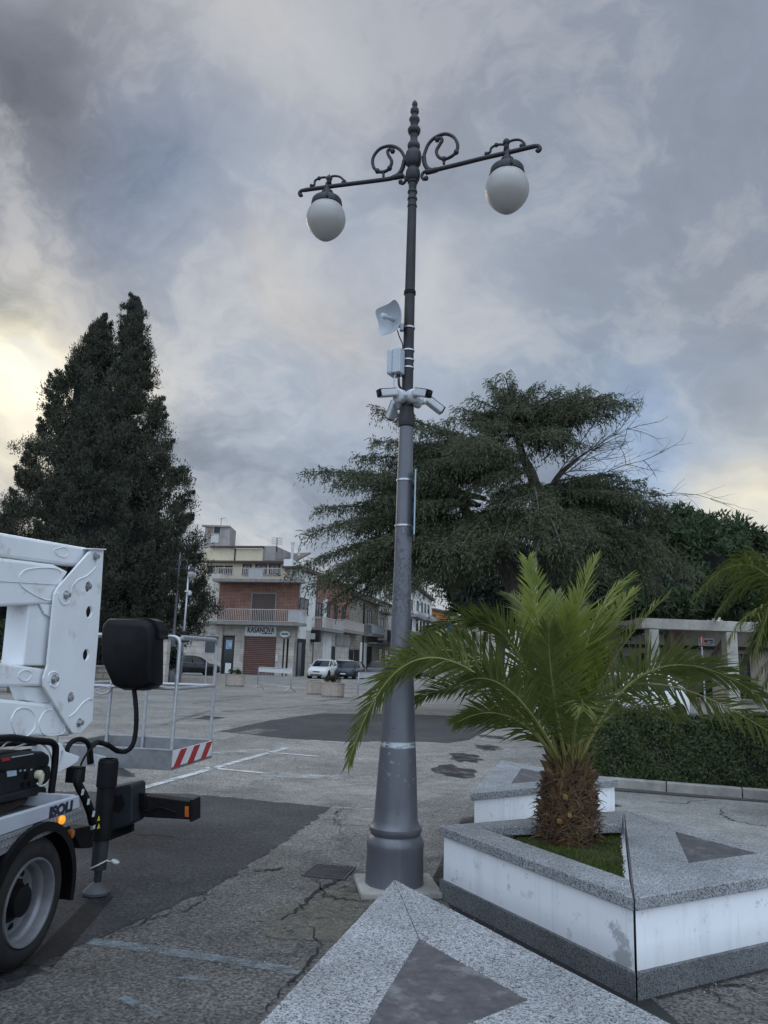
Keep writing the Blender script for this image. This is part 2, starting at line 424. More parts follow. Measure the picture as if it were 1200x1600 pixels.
def granite(name, tone=1.0, scale=170.0, rough=.6):
    m, nt, b = newmat(name); b.inputs['Roughness'].default_value = rough; b.inputs['Specular IOR Level'].default_value = .4
    tc = nt.n('ShaderNodeTexCoord'); ob = tc.outputs['Object']
    vo = nt.n('ShaderNodeTexVoronoi', i_Scale=scale); nt.l(ob, vo.inputs['Vector'])
    sc = nt.n('ShaderNodeSeparateColor'); nt.l(vo.outputs['Color'], sc.inputs[0])
    cl = nt.n('ShaderNodeTexNoise', i_Scale=scale * .35, i_Detail=4.0); nt.l(ob, cl.inputs['Vector'])
    ad = nt.n('ShaderNodeMath', operation='MULTIPLY_ADD', i_1=.9, i_2=-.45); nt.l(cl.outputs['Fac'], ad.inputs[0])
    a2 = nt.n('ShaderNodeMath', operation='ADD'); nt.l(sc.outputs[0], a2.inputs[0]); nt.l(ad.outputs[0], a2.inputs[1])
    cr = nt.n('ShaderNodeValToRGB'); e = cr.color_ramp
    e.elements[0].position = .0; e.elements[0].color = (.05 * tone, .053 * tone, .058 * tone, 1)
    e.elements[1].position = 1.0; e.elements[1].color = (.60 * tone, .60 * tone, .60 * tone, 1)
    for p, c in ((.13, .11), (.27, .27), (.6, .44)):
        q = e.elements.new(p); q.color = (c * tone * .97, c * tone, c * tone * 1.03, 1)
    nt.l(a2.outputs[0], cr.inputs[0])
    big = nt.n('ShaderNodeTexNoise', i_Scale=2.2, i_Detail=7.0, i_Roughness=.65); nt.l(ob, big.inputs['Vector'])
    r = nt.n('ShaderNodeMapRange', i_1=.32, i_2=.68, i_3=.74, i_4=1.12); nt.l(big.outputs['Fac'], r.inputs[0])
    v = nt.n('ShaderNodeVectorMath', operation='SCALE'); nt.l(cr.outputs[0], v.inputs[0]); nt.l(r.outputs[0], v.inputs['Scale'])
    nt.l(v.outputs[0], b.inputs['Base Color']); return m

def brickmat(name, c1, c2, mortar, scale=1.0, w=.25, h=.07, msize=.012, bump=.3):
    """bricks laid on vertical walls: the pattern runs along the wall's own x and z"""
    m, nt, b = newmat(name); b.inputs['Roughness'].default_value = .85
    tc = nt.n('ShaderNodeTexCoord'); sp = nt.n('ShaderNodeSeparateXYZ'); nt.l(tc.outputs['Object'], sp.inputs[0])
    ad = nt.n('ShaderNodeMath', operation='ADD'); nt.l(sp.outputs[0], ad.inputs[0]); nt.l(sp.outputs[1], ad.inputs[1])
    cb = nt.n('ShaderNodeCombineXYZ'); nt.l(ad.outputs[0], cb.inputs[0]); nt.l(sp.outputs[2], cb.inputs[1])
    br = nt.n('ShaderNodeTexBrick', i_Scale=scale, i_Brick_Width=w, i_Row_Height=h, i_Mortar_Size=msize)
    br.inputs['Color1'].default_value = c4(c1); br.inputs['Color2'].default_value = c4(c2); br.inputs['Mortar'].default_value = c4(mortar)
    nt.l(cb.outputs[0], br.inputs['Vector'])
    no = nt.n('ShaderNodeTexNoise', i_Scale=1.3, i_Detail=7.0, i_Roughness=.7); nt.l(cb.outputs[0], no.inputs['Vector'])
    r = nt.n('ShaderNodeMapRange', i_1=.3, i_2=.7, i_3=.65, i_4=1.25); nt.l(no.outputs['Fac'], r.inputs[0])
    v = nt.n('ShaderNodeVectorMath', operation='SCALE'); nt.l(br.outputs['Color'], v.inputs[0]); nt.l(r.outputs[0], v.inputs['Scale'])
    nt.l(v.outputs[0], b.inputs['Base Color'])
    return m

def render_wall(name, c, dirt=.6, scale=.7):
    """rendered house wall: rain streaks and patches"""
    m, nt, b = newmat(name); b.inputs['Roughness'].default_value = .9; b.inputs['Specular IOR Level'].default_value = .2
    tc = nt.n('ShaderNodeTexCoord'); col = None
    rgb = nt.n('ShaderNodeRGB'); rgb.outputs[0].default_value = c4(c); col = rgb.outputs[0]
    for st, lo in (((1.6, 1.6, .3), dirt + .2), ((scale, scale, scale), dirt + .1), ((9, 9, 9), .92)):
        mp = nt.n('ShaderNodeMapping'); mp.inputs['Scale'].default_value = st; nt.l(tc.outputs['Object'], mp.inputs[0])
        n = nt.n('ShaderNodeTexNoise', i_Scale=1.0, i_Detail=8.0, i_Roughness=.7); nt.l(mp.outputs[0], n.inputs['Vector'])
        r = nt.n('ShaderNodeMapRange', i_1=.32, i_2=.58, i_3=lo, i_4=1.06); nt.l(n.outputs['Fac'], r.inputs[0])
        v = nt.n('ShaderNodeVectorMath', operation='SCALE'); nt.l(col, v.inputs[0]); nt.l(r.outputs[0], v.inputs['Scale']); col = v.outputs[0]
    nt.l(col, b.inputs['Base Color']); return m

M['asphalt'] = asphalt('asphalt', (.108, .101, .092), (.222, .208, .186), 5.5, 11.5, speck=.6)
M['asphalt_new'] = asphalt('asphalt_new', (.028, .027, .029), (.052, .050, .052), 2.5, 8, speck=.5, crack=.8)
M['pavement'] = asphalt('pavement', (.23, .225, .21), (.25, .24, .225), 0, 30, speck=.3, crack=.9)
M['granite'] = granite('granite', .70, 190.0)
M['granite_dark'] = granite('granite_dark', .34, 230.0)
M['slate'] = pm('slate', (.050, .047, .052), (.088, .083, .086), scale=16, rough=.75, bump=.45, bscale=70, c3=(.15, .145, .14), scale3=7, f3=.54)
def plaster():
    m, nt, b = newmat('white_plaster'); b.inputs['Roughness'].default_value = .85
    tc = nt.n('ShaderNodeTexCoord'); ob = tc.outputs['Object']
    def noise(st, sc, d=8.0, r=.7):
        mp = nt.n('ShaderNodeMapping'); mp.inputs['Scale'].default_value = st; nt.l(ob, mp.inputs[0])
        n = nt.n('ShaderNodeTexNoise', i_Scale=sc, i_Detail=d, i_Roughness=r); nt.l(mp.outputs[0], n.inputs['Vector']); return n.outputs['Fac']
    rgb = nt.n('ShaderNodeRGB'); rgb.outputs[0].default_value = (.80, .81, .83, 1); col = rgb.outputs[0]
    for fac, lo, hi, c, a in ((noise((8, 8, .8), 1), .52, .70, (.45, .45, .44), .38), (noise((1, 1, 1), 2.6), .585, .63, (.30, .30, .31), .75),
                              (noise((1, 1, 1), 9), .60, .68, (.45, .44, .42), .5), (noise((1, 1, 1), 30), .66, .70, (.2, .2, .2), .6)):
        r = nt.n('ShaderNodeMapRange', i_1=lo, i_2=hi, i_3=0, i_4=a); nt.l(fac, r.inputs[0])
        x = nt.n('ShaderNodeMix', data_type='RGBA'); x.inputs[7].default_value = c4(c); nt.l(r.outputs[0], x.inputs[0]); nt.l(col, x.inputs[6]); col = x.outputs[2]
    # splash-back grime just above the plinth
    sp = nt.n('ShaderNodeSeparateXYZ'); nt.l(ob, sp.inputs[0])
    rz = nt.n('ShaderNodeMapRange', i_1=.12, i_2=.26, i_3=.72, i_4=1.0); nt.l(sp.outputs[2], rz.inputs[0])
    v = nt.n('ShaderNodeVectorMath', operation='SCALE'); nt.l(col, v.inputs[0]); nt.l(rz.outputs[0], v.inputs['Scale'])
    nt.l(v.outputs[0], b.inputs['Base Color']); 
    bp = nt.n('ShaderNodeBump', i_Strength=.2, i_Distance=.004); nt.l(noise((1, 1, 1), 40), bp.inputs['Height']); nt.l(bp.outputs[0], b.inputs['Normal'])
    return m
M['plaster'] = plaster()
M['concrete'] = pm('concrete', (.34, .33, .30), (.22, .21, .19), scale=5, rough=.9, bump=.3, bscale=50, c3=(.13, .125, .115), scale3=2.2, f3=.58)
M['pink_stone'] = pm('pink_stone', (.40, .33, .28), (.30, .25, .22), scale=9, rough=.9, bump=.2)
def polepaint():
    m, nt, b = newmat('grey_enamel'); b.inputs['Roughness'].default_value = .42; b.inputs['Metallic'].default_value = .35
    tc = nt.n('ShaderNodeTexCoord'); ob = tc.outputs['Object']
    rgb = nt.n('ShaderNodeRGB'); rgb.outputs[0].default_value = (.115, .119, .134, 1); col = rgb.outputs[0]
    sp = nt.n('ShaderNodeSeparateXYZ'); nt.l(ob, sp.inputs[0])
    def noise(sc, st=(1, 1, 1), d=8.0, r=.7):
        mp = nt.n('ShaderNodeMapping'); mp.inputs['Scale'].default_value = st; nt.l(ob, mp.inputs[0])
        n = nt.n('ShaderNodeTexNoise', i_Scale=sc, i_Detail=d, i_Roughness=r); nt.l(mp.outputs[0], n.inputs['Vector']); return n.outputs['Fac']
    def over(col, fac, lo, hi, c, a=1.0, mask=None):
        r = nt.n('ShaderNodeMapRange', i_1=lo, i_2=hi, i_3=0, i_4=a); nt.l(fac, r.inputs[0]); f = r.outputs[0]
        if mask is not None:
            k = nt.n('ShaderNodeMath', operation='MULTIPLY'); nt.l(f, k.inputs[0]); nt.l(mask, k.inputs[1]); f = k.outputs[0]
        x = nt.n('ShaderNodeMix', data_type='RGBA'); x.inputs[7].default_value = c4(c); nt.l(f, x.inputs[0]); nt.l(col, x.inputs[6]); return x.outputs[2]
    def band(z0, z1, soft=.02):
        a = nt.n('ShaderNodeMapRange', i_1=z0 - soft, i_2=z0 + soft); nt.l(sp.outputs[2], a.inputs[0])
        c = nt.n('ShaderNodeMapRange', i_1=z1 - soft, i_2=z1 + soft, i_3=1, i_4=0); nt.l(sp.outputs[2], c.inputs[0])
        k = nt.n('ShaderNodeMath', operation='MULTIPLY'); nt.l(a.outputs[0], k.inputs[0]); nt.l(c.outputs[0], k.inputs[1]); return k.outputs[0]
    col = over(col, noise(6, (1, 1, .25)), .45, .70, (.085, .086, .096), .8)
    col = over(col, noise(3, (3, 3, .3)), .55, .75, (.165, .17, .19), .6)
    flake = noise(26, (1, 1, .7), 6)
    col = over(col, flake, .50, .53, (.065, .066, .075), 1, band(1.95, 2.72, .15))       # old flaking layer
    col = over(col, flake, .60, .62, (.19, .20, .215), .8, band(1.95, 2.75, .15))
    col = over(col, noise(18, (1, 1, 2.5), 6), .47, .51, (.50, .53, .55), .9, band(.985, 1.025, .006))  # torn tape
    col = over(col, noise(20, (1, 1, 1), 6), .60, .63, (.40, .42, .44), .45, band(.72, 1.02, .05))
    col = over(col, noise(50, (1, 1, .4), 3), .70, .72, (.03, .03, .03), .9)
    low = nt.n('ShaderNodeMapRange', i_1=0.0, i_2=.6, i_3=1.12, i_4=1.0); nt.l(sp.outputs[2], low.inputs[0])
    v = nt.n('ShaderNodeVectorMath', operation='SCALE'); nt.l(col, v.inputs[0]); nt.l(low.outputs[0], v.inputs['Scale'])
    nt.l(v.outputs[0], b.inputs['Base Color'])
    bp = nt.n('ShaderNodeBump', i_Strength=.25, i_Distance=.003); nt.l(flake, bp.inputs['Height']); nt.l(bp.outputs[0], b.inputs['Normal'])
    return m
M['pole'] = polepaint()
M['pole_dark'] = pm('dark_enamel', (.030, .030, .034), (.020, .020, .023), scale=9, rough=.5, metal=.2, bump=.15, spec=.35)
M['globe'] = None
def globe():
    m, nt, b = newmat('opal_glass'); b.inputs['Base Color'].default_value = (.50, .48, .46, 1); b.inputs['Roughness'].default_value = .35
    tr = nt.n('ShaderNodeBsdfTranslucent'); tr.inputs[0].default_value = (.55, .51, .47, 1)
    ms = nt.n('ShaderNodeMixShader', i_0=.35); o = m.node_tree.nodes['Material Output']
    nt.l(b.outputs[0], ms.inputs[1]); nt.l(tr.outputs[0], ms.inputs[2]); nt.l(ms.outputs[0], o.inputs['Surface']); return m
M['globe'] = globe()
M['white_plastic'] = pm('white_plastic', (.50, .52, .54), (.43, .45, .47), scale=12, rough=.4)
M['grey_plastic'] = pm('grey_plastic', (.40, .43, .46), (.36, .39, .42), scale=12, rough=.5)
M['black_plastic'] = pm('black_plastic', (.003, .003, .004), (.006, .006, .007), scale=20, rough=.42, bump=.10, bscale=220, spec=.14)
M['black_matt'] = pm('black_matt', (.005, .005, .006), (.010, .010, .011), scale=8, rough=.6, bump=.15, spec=.15)
M['rubber'] = pm('rubber', (.012, .012, .0125), (.026, .024, .022), scale=7, rough=.8, bump=.2, spec=.3)
M['steel'] = pm('steel', (.50, .50, .51), (.38, .38, .39), scale=20, rough=.38, metal=.9)
M['galv'] = pm('galvanised', (.50, .51, .53), (.40, .41, .43), scale=25, rough=.45, metal=.6)
M['alu'] = pm('aluminium', (.26, .265, .275), (.20, .205, .21), scale=14, rough=.45, metal=.4)
M['white_paint'] = pm('white_paint', (.76, .78, .80), (.70, .72, .74), scale=3, rough=.34, rvar=.06, c3=(.52, .50, .47), scale3=4, f3=.58)
M['bed_paint'] = pm('bed_paint', (.40, .43, .47), (.34, .36, .40), scale=3, rough=.4, c3=(.24, .24, .24), scale3=4, f3=.60)
M['bark'] = pm('bark', (.115, .095, .082), (.045, .038, .033), scale=9, rough=.95, bump=.9, bscale=16, dist=.03, stretch=(1, 1, .3))
M['glass_dark'] = pm('window_glass', (.008, .010, .013), (.014, .017, .020), scale=3, rough=.08, spec=.35)
M['red'] = pm('red_reflector', (.42, .018, .022), (.34, .015, .02), scale=20, rough=.45)
M['white_refl'] = pm('white_reflector', (.72, .72, .72), (.64, .64, .64), scale=20, rough=.45)
M['amber'] = pm('amber_lens', (.75, .22, .01), (.60, .15, .01), scale=40, rough=.25, emit=((1.0, .35, .02), .9))
M['orange_lens'] = pm('orange_lens', (.45, .12, .02), (.35, .08, .01), scale=40, rough=.3)
M['cable'] = pm('white_cable', (.55, .55, .52), rough=.5)
# ------------------------------------------------------------------ ground and what is painted or laid on it
def zed(pts, z): return [V((p.x, p.y, z)) for p in pts]
def gp(pts, z=0.0): return [G(x, y, z) for x, y in pts]
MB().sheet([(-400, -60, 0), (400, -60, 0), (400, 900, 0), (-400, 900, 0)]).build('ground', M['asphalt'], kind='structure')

def patch(name, px, z, mat, step=.10, amp=.035, seed=1):
    pts = rough_poly(gp(px), step, amp, seed); mb = MB(); mb.sheet(zed(pts, z)); return mb.build(name, mat, kind='structure')
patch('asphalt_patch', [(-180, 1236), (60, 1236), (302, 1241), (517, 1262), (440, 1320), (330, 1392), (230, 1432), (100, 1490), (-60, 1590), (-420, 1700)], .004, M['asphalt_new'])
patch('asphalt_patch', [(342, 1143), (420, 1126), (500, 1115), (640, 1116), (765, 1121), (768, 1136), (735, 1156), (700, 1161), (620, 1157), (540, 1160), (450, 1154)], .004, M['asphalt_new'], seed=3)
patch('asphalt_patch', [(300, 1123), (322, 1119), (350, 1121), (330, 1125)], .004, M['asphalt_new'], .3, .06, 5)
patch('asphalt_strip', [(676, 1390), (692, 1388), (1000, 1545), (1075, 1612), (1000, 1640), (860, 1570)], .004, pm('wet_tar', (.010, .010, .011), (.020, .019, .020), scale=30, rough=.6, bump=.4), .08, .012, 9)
M['line'] = worn('road_paint', (.55, .55, .53), .45, 4.0)
M['line_faint'] = worn('faded_road_paint', (.48, .48, .46), .52, 2.6, amt=.8)
M['line_blue'] = worn('faded_blue_paint', (.30, .36, .40), .54, 7.0, amt=.55)
M['oil'] = worn('oil', (.018, .016, .016), .47, 3.0, rough=.5, amt=.92, soft=.13)
M['pale'] = worn('pale_scuff', (.42, .40, .36), .52, 1.5, amt=.6)
M['broken'] = worn('broken_screed', (.155, .14, .108), .50, 7.0, amt=.9, soft=.12)
def stripe(name, a, b, w, mat, z=.008):
    A = G(*a); B = G(*b); d = (B - A); d.z = 0; n = V((-d.y, d.x, 0)).normalized() * w / 2
    MB().sheet(zed([A - n, B - n, B + n, A + n], z)).build(name, mat, kind='structure')
stripe('road_marking', (215, 1234), (448, 1169), .13, M['line'])
stripe('road_marking', (418, 1176), (506, 1183), .11, M['line'])
stripe('road_marking', (322, 1200), (448, 1212), .12, M['line'])
stripe('road_marking', (410, 1211), (530, 1216), .35, M['line_faint'])
stripe('road_marking', (485, 1157), (545, 1161), .11, M['line'])
stripe('road_marking', (520, 1262), (590, 1266), .08, M['line_faint'])
stripe('road_marking', (340, 1178), (420, 1172), .4, M['line_faint'])
stripe('road_marking', (140, 1472), (300, 1494), .10, M['line_blue'])
stripe('road_marking', (290, 1492), (470, 1520), .09, M['line_blue'])
stripe('road_marking', (255, 1525), (330, 1532), .06, M['line_blue'])
stripe('road_marking', (190, 1560), (250, 1590), .05, M['line_blue'])
def stain(px, py, rx, ry, seed, mat='oil', z=.007, name='oil_stain'):
    c = G(px, py); rg = random.Random(seed); k = [rg.uniform(.65, 1.1) for _ in range(18)]
    mb = MB(); pts = [V((c.x + cos(i * pi / 9) * rx * k[i], c.y + sin(i * pi / 9) * ry * k[i], z)) for i in range(18)]
    mb.sheet(catmull(pts + [pts[0]], 4)[:-1]); mb.build(name, M[mat], kind='structure')
stain(726, 1184, .32, .75, 1); stain(707, 1205, .36, .75, 2); stain(763, 1168, .30, .6, 3); stain(770, 1152, .35, .5, 4)
stain(500, 1440, .42, .42, 6, 'broken', .006, 'broken_screed')
stain(540, 1405, .30, .30, 7, 'broken', .0065, 'broken_screed')
stain(740, 1232, .8, .8, 8, 'pale', .003, 'pale_scuff'); stain(420, 1105, 3, 4, 9, 'pale', .003, 'pale_scuff'); stain(560, 1240, 1.2, 1.0, 10, 'pale', .003, 'pale_scuff')
# a few open cracks that the photo shows, cut as thin dark sheets
M['crack'] = pm('crack', (.012, .012, .012), rough=.95)
def crack(px, w, seed, z=.009):
    rg = random.Random(seed); pts = gp(px); fine = []
    for i in range(len(pts) - 1):
        for k in range(9):
            p = pts[i].lerp(pts[i + 1], k / 9); j = .018 * max(.6, (p - CAM).length / 5)
            fine.append(p + V((rg.uniform(-j, j), rg.uniform(-j, j), 0)))
    fine.append(pts[-1]); mb = MB(); n = len(fine); L = []; R = []
    for i, p in enumerate(fine):
        d = fine[min(i + 1, n - 1)] - fine[max(i - 1, 0)]; q = V((-d.y, d.x, 0)).normalized()
        ww = w * rg.uniform(.3, 1.3) * (.25 + 1.5 * min(i, n - 1 - i) / n)
        L.append(V((p.x, p.y, z)) + q * ww / 2); R.append(V((p.x, p.y, z)) - q * ww / 2)
    mb.add(L + R, [(i, i + 1, n + i + 1, n + i) for i in range(n - 1)]); mb.build('crack', M['crack'], kind='structure')
crack([(435, 1440), (470, 1420), (500, 1390), (530, 1375), (560, 1360)], .035, 1)
crack([(495, 1375), (505, 1400), (545, 1408), (575, 1412)], .03, 2)
crack([(388, 1362), (420, 1360), (445, 1358)], .04, 3)
crack([(480, 1440), (500, 1480), (470, 1520), (430, 1560), (400, 1600)], .02, 4)
crack([(330, 1395), (300, 1420), (230, 1440), (160, 1470)], .02, 5)
crack([(1130, 1262), (1128, 1275), (1150, 1285), (1200, 1292)], .03, 6)
crack([(1000, 1250), (1060, 1256), (1110, 1250)], .02, 7)
crack([(1060, 1530), (1110, 1545), (1160, 1540), (1205, 1560)], .02, 8)
crack([(1090, 1525), (1130, 1570), (1200, 1590)], .014, 9)
crack([(520, 1290), (525, 1270), (540, 1262)], .02, 10); crack([(270, 1120), (320, 1119), (350, 1122)], .12, 12)
crack([(660, 1345), (700, 1340), (760, 1330)], .02, 11); crack([(20, 1300), (120, 1302), (240, 1306), (330, 1315)], .016, 13)
M['scuff'] = worn('tyre_scuff', (.060, .058, .056), .53, 1.6, amt=.55)
for a, b2, w_ in (((335, 1092), (560, 1070), .25), ((300, 1100), (480, 1080), .2), ((350, 1112), (620, 1094), .3), ((420, 1066), (580, 1074), .3), ((250, 1134), (330, 1110), .2), ((480, 1098), (640, 1080), .35)): stripe('tyre_mark', a, b2, w_, M['scuff'], .006)
for a, b2, w_ in (((345, 1130), (540, 1108), .5), ((300, 1160), (420, 1140), .5), ((560, 1290), (640, 1180), .35), ((470, 1230), (560, 1222), .4)): stripe('pale_scuff', a, b2, w_, M['pale'], .0065)
# contact shadow painted as dark dirty sheets where walls meet the ground
M['shade_grime'] = worn('ground_shade_grime', (.022, .020, .018), .44, 4.0, rough=.9, amt=.8, soft=.16)
def shade_grime(px, z, w): 
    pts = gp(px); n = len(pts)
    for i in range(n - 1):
        a, b3 = pts[i], pts[i + 1]; d = (b3 - a).normalized(); q = V((-d.y, d.x, 0)) * w; MB().sheet(zed([a - q, b3 - q, b3 + q, a + q], z)).build('shade_grime', M['shade_grime'], kind='structure')
shade_grime([(686, 1398), (735, 1282), (737, 1280), (965, 1258)], .0052, .10); shade_grime([(1000, 1549), (1330, 1468)], .0056, .12); shade_grime([(530, 1388), (575, 1398), (640, 1402), (690, 1378)], .0054, .07)
shade_grime([(585, 1372), (640, 1362)], .0058, .08); shade_grime([(470, 1560), (590, 1420)], .0062, .07); shade_grime([(0, 1530), (60, 1512), (160, 1402)], .0066, .08)
# light pavement between the planters and the hedge, and its kerb
MB().sheet(zed(gp([(940, 1236), (1080, 1247), (1290, 1262), (1500, 1400), (1330, 1400), (1010, 1300), (955, 1262)]), .004)).build('pavement', M['pavement'], kind='structure')
MB().sheet(zed(gp([(960, 1224), (1300, 1252), (1300, 1262), (960, 1236)]), .008)).build('gutter', asphalt('gutter_dirt', (.07, .066, .06), (.08, .075, .07), 0, 30, crack=0), kind='structure')
# kerb stones along the hedge
ka, kb = G(930, 1229), G(1330, 1262); kd = (kb - ka).normalized(); kn = V((-kd.y, kd.x, 0)); kl = (kb - ka).length
mb = MB(); s = 0.0
while s < kl:
    L = .95; mb.span(ka, kd, kn, s, min(s + L, kl), -.02, .13, 0, .16); s += L + .012
mb.build('kerb', M['concrete'], bevel=.012, kind='structure')
KA, KD, KN = ka, kd, kn
mb = MB(); mb.span(ka, kd, kn, -.5, kl + 3, -.02, .10, .165, 3.2); mb.build('planting_bed', pm('bed_soil', (.05, .04, .03), (.03, .025, .02), scale=9, rough=.95, bump=.6), kind='structure')
# cast iron manhole cover by the lamp
mp = gp([(492, 1352), (556, 1357), (538, 1376), (470, 1369)]); c = sum(mp, V()) / 4
t = thing('manhole_cover', 'square textured iron inspection cover in the broken asphalt beside the lamp base', 'manhole cover', (c.x, c.y, 0))
M['iron'] = pm('cast_iron', (.10, .095, .09), (.07, .068, .066), scale=12, rough=.7, metal=.3, bump=.3)
mb = MB(); mb.prism(zed(mp, .002), (0, 0, .010)); o = mb.build('frame', M['iron'], t)
mb = MB(); q = [c.lerp(p, .90) for p in mp]; mb.prism(zed(q, .0125), (0, 0, .003))
for i in range(12):
    for j in range(12):
        a = q[0].lerp(q[1], (i + .5) / 12); b = q[3].lerp(q[2], (i + .5) / 12); p = a.lerp(b, (j + .5) / 12)
        mb.box((p.x, p.y, .018), (.022, .009, .006), Matrix.Rotation(RAD(45 if (i + j) % 2 else -45), 3, 'Z'))
mb.build('plate', M['iron'], t)
# grit and small stones shaken loose from the broken surface
rgp = np.random.default_rng(3); nst = 1500; cs = [G(500, 1440), G(545, 1405), G(470, 1500), G(640, 1420), G(430, 1380), G(350, 1480), G(720, 1420), G(1120, 1560)]
ci = rgp.integers(0, len(cs), nst); pos = np.array([[c.x, c.y, 0] for c in cs])[ci] + rgp.normal(0, 1, (nst, 3)) * np.array([.30, .30, 0]); sz = rgp.uniform(.002, .0075, nst) * (rgp.random(nst) ** 2 + .4)
vs = []; 
for k in range(3):
    a = rgp.uniform(0, 6.28, nst) * 0 + 2 * pi * k / 3 + rgp.uniform(-.5, .5, nst); vs.append(pos + np.stack([np.cos(a) * sz, np.sin(a) * sz, np.full(nst, .004)], 1))
tp_ = pos + np.stack([rgp.uniform(-.3, .3, nst) * sz, rgp.uniform(-.3, .3, nst) * sz, sz * 1.1 + .004], 1)
tri = np.concatenate([np.stack([vs[i], vs[(i + 1) % 3], tp_], 1) for i in range(3)])
tag(quads('grit', tri, pm('grit', (.30, .285, .26), (.12, .115, .11), scale=60, rough=.95), nv=3), 'loose grit and small stones on the broken asphalt', 'grit', kind='stuff')
# ------------------------------------------------------------------ granite benches and the palm's planter
def line_x(p, d, q, e):                     # 2D intersection of p+t d, q+s e
    det = d.x * (-e.y) - d.y * (-e.x); r = q - p
    t = (r.x * (-e.y) - r.y * (-e.x)) / det; return V((p.x + t * d.x, p.y + t * d.y, 0))
def inset(poly, ds):                        # poly counter-clockwise, one inset per edge i->i+1
    n = len(poly); L = []
    for i in range(n):
        a, b = poly[i], poly[(i + 1) % n]; d = (b - a); d.z = 0; d.normalize(); nn = V((-d.y, d.x, 0))
        L.append((a + nn * ds[i], d))
    return [line_x(L[i - 1][0], L[i - 1][1], L[i][0], L[i][1]) for i in range(n)]
def ccw(poly):
    a = sum(poly[i].x * poly[(i + 1) % len(poly)].y - poly[(i + 1) % len(poly)].x * poly[i].y for i in range(len(poly)))
    return poly if a > 0 else poly[::-1]
def flat(p): return V((p.x, p.y, 0))
ZB = .50; CT = .065
def bench_walls(t, poly, wall_in=.028, shared=()):
    n = len(poly); sh = [poly[i] in shared and poly[(i + 1) % n] in shared for i in range(n)]
    pw = inset(poly, [.003 if k else wall_in for k in sh]); pp = inset(poly, [.001 if k else .006 for k in sh])
    MB().prism(zed(pp, 0), (0, 0, .135)).build('plinth', M['granite_dark'], t, bevel=.004)
    MB().prism(zed(pw, .135), (0, 0, ZB - CT - .135)).build('wall', M['plaster'], t)
def tri_bench(label, cat, corners, inner, group=None, shared=()):
    poly = ccw([flat(c) for c in corners]); c = sum(poly, V()) / 3
    t = thing('granite_bench', label, cat, (c.x, c.y, 0), group=group)
    bench_walls(t, poly, shared=shared)
    inn = inner if inner else inset(poly, [.3] * 3)
    for i in range(3):
        j = (i + 1) % 3; q = [poly[i], poly[j], inn[j], inn[i]]
        L = (poly[j] - poly[i]).length; n = 2 if L > 1.7 else 1
        for k in range(n):                   # long bands are laid as two slabs with an open joint
            u0, u1 = ((0, 1) if n == 1 else (0, .53) if k == 0 else (.53, 1))
            e0, e1 = q[0].lerp(q[1], u0), q[0].lerp(q[1], u1); d_ = (q[1] - q[0]).normalized(); i0, i1 = q[3], q[2]
            if n == 2:
                cut = q[0].lerp(q[1], .53); nn = V((-d_.y, d_.x, 0)); ic = line_x(cut, nn, q[3], (q[2] - q[3]).normalized())
                i0, i1 = (q[3], ic) if k == 0 else (ic, q[2])
            s = [e0, e1, i1, i0]; m = sum(s, V()) / 4; s = [p + (m - p).normalized() * .0016 for p in s]
            MB().prism(zed(s, ZB - CT), (0, 0, CT + (.0015 if k else 0))).build('coping', M['granite'], t, bevel=.005)
    ii = [p.lerp(sum(inn, V()) / 3, .003) for p in inn]
    MB().prism(zed(ii, ZB - CT), (0, 0, CT - .003)).build('inlay', M['slate'], t)
    return t
# foreground bench
A = flat(G(616, 1374, ZB)); Lp = flat(G(405, 1600, ZB)); Rp = flat(G(1050, 1600, ZB)); I1 = flat(G(655, 1466, ZB)); I2 = flat(G(826, 1562, ZB)); I3 = flat(G(728, 1600, ZB))
dl = (Lp - A).normalized(); dr = (Rp - A).normalized(); db = (I3 - I2).normalized()
w1 = abs((I2 - A).dot(V((-dr.y, dr.x, 0)))); nb = V((-db.y, db.x, 0)); nb = nb if nb.y < 0 else -nb
bp = I2 + nb * w1 * 1.3
R_ = line_x(A, dr, bp, db); L_ = line_x(A, dl, bp, db); I4 = line_x(I2, db, flat(G(575, 1600, ZB)), (flat(G(575, 1600, ZB)) - I1))
print('fg bench', A, R_, L_, 'inner', I1, I2, I4, 'w', w1)
poly = ccw([A, R_, L_]); idx = [[A, R_, L_].index(p) for p in poly]; inn = [[I1, I2, I4][k] for k in idx]
tri_bench('large triangular granite bench in the foreground with dark slate centre panel', 'bench', poly, inn)
# bench behind the palm
B3 = [flat(G(735, 1240, ZB)), flat(G(966, 1219, ZB)), flat(G(783, 1188, ZB))]
print('back bench', B3)
tri_bench('triangular granite bench behind the palm trunk, white plaster sides stained and cracked', 'bench', B3, None)
# bench right of the planter
PL, PF, PB, PR = [flat(G(x, y, ZB)) for x, y in ((686, 1290), (990, 1404), (974, 1266), (1299, 1353))]
print('planter', PL, PF, PB, 'right', PR)
sep_ = (PR - PF).normalized() * .009
cc = [PF + sep_, PR, PB + sep_]; inn0 = [flat(G(x, y, ZB)) for x, y in ((1077, 1348), (1185, 1333), (1055, 1299))]
poly = ccw(cc); idx = [cc.index(p) for p in poly]
tri_bench('granite topped bench with dark triangle and cracked white wall right of the planter', 'bench', poly, [inn0[k] for k in idx], shared=(cc[0], cc[2]))
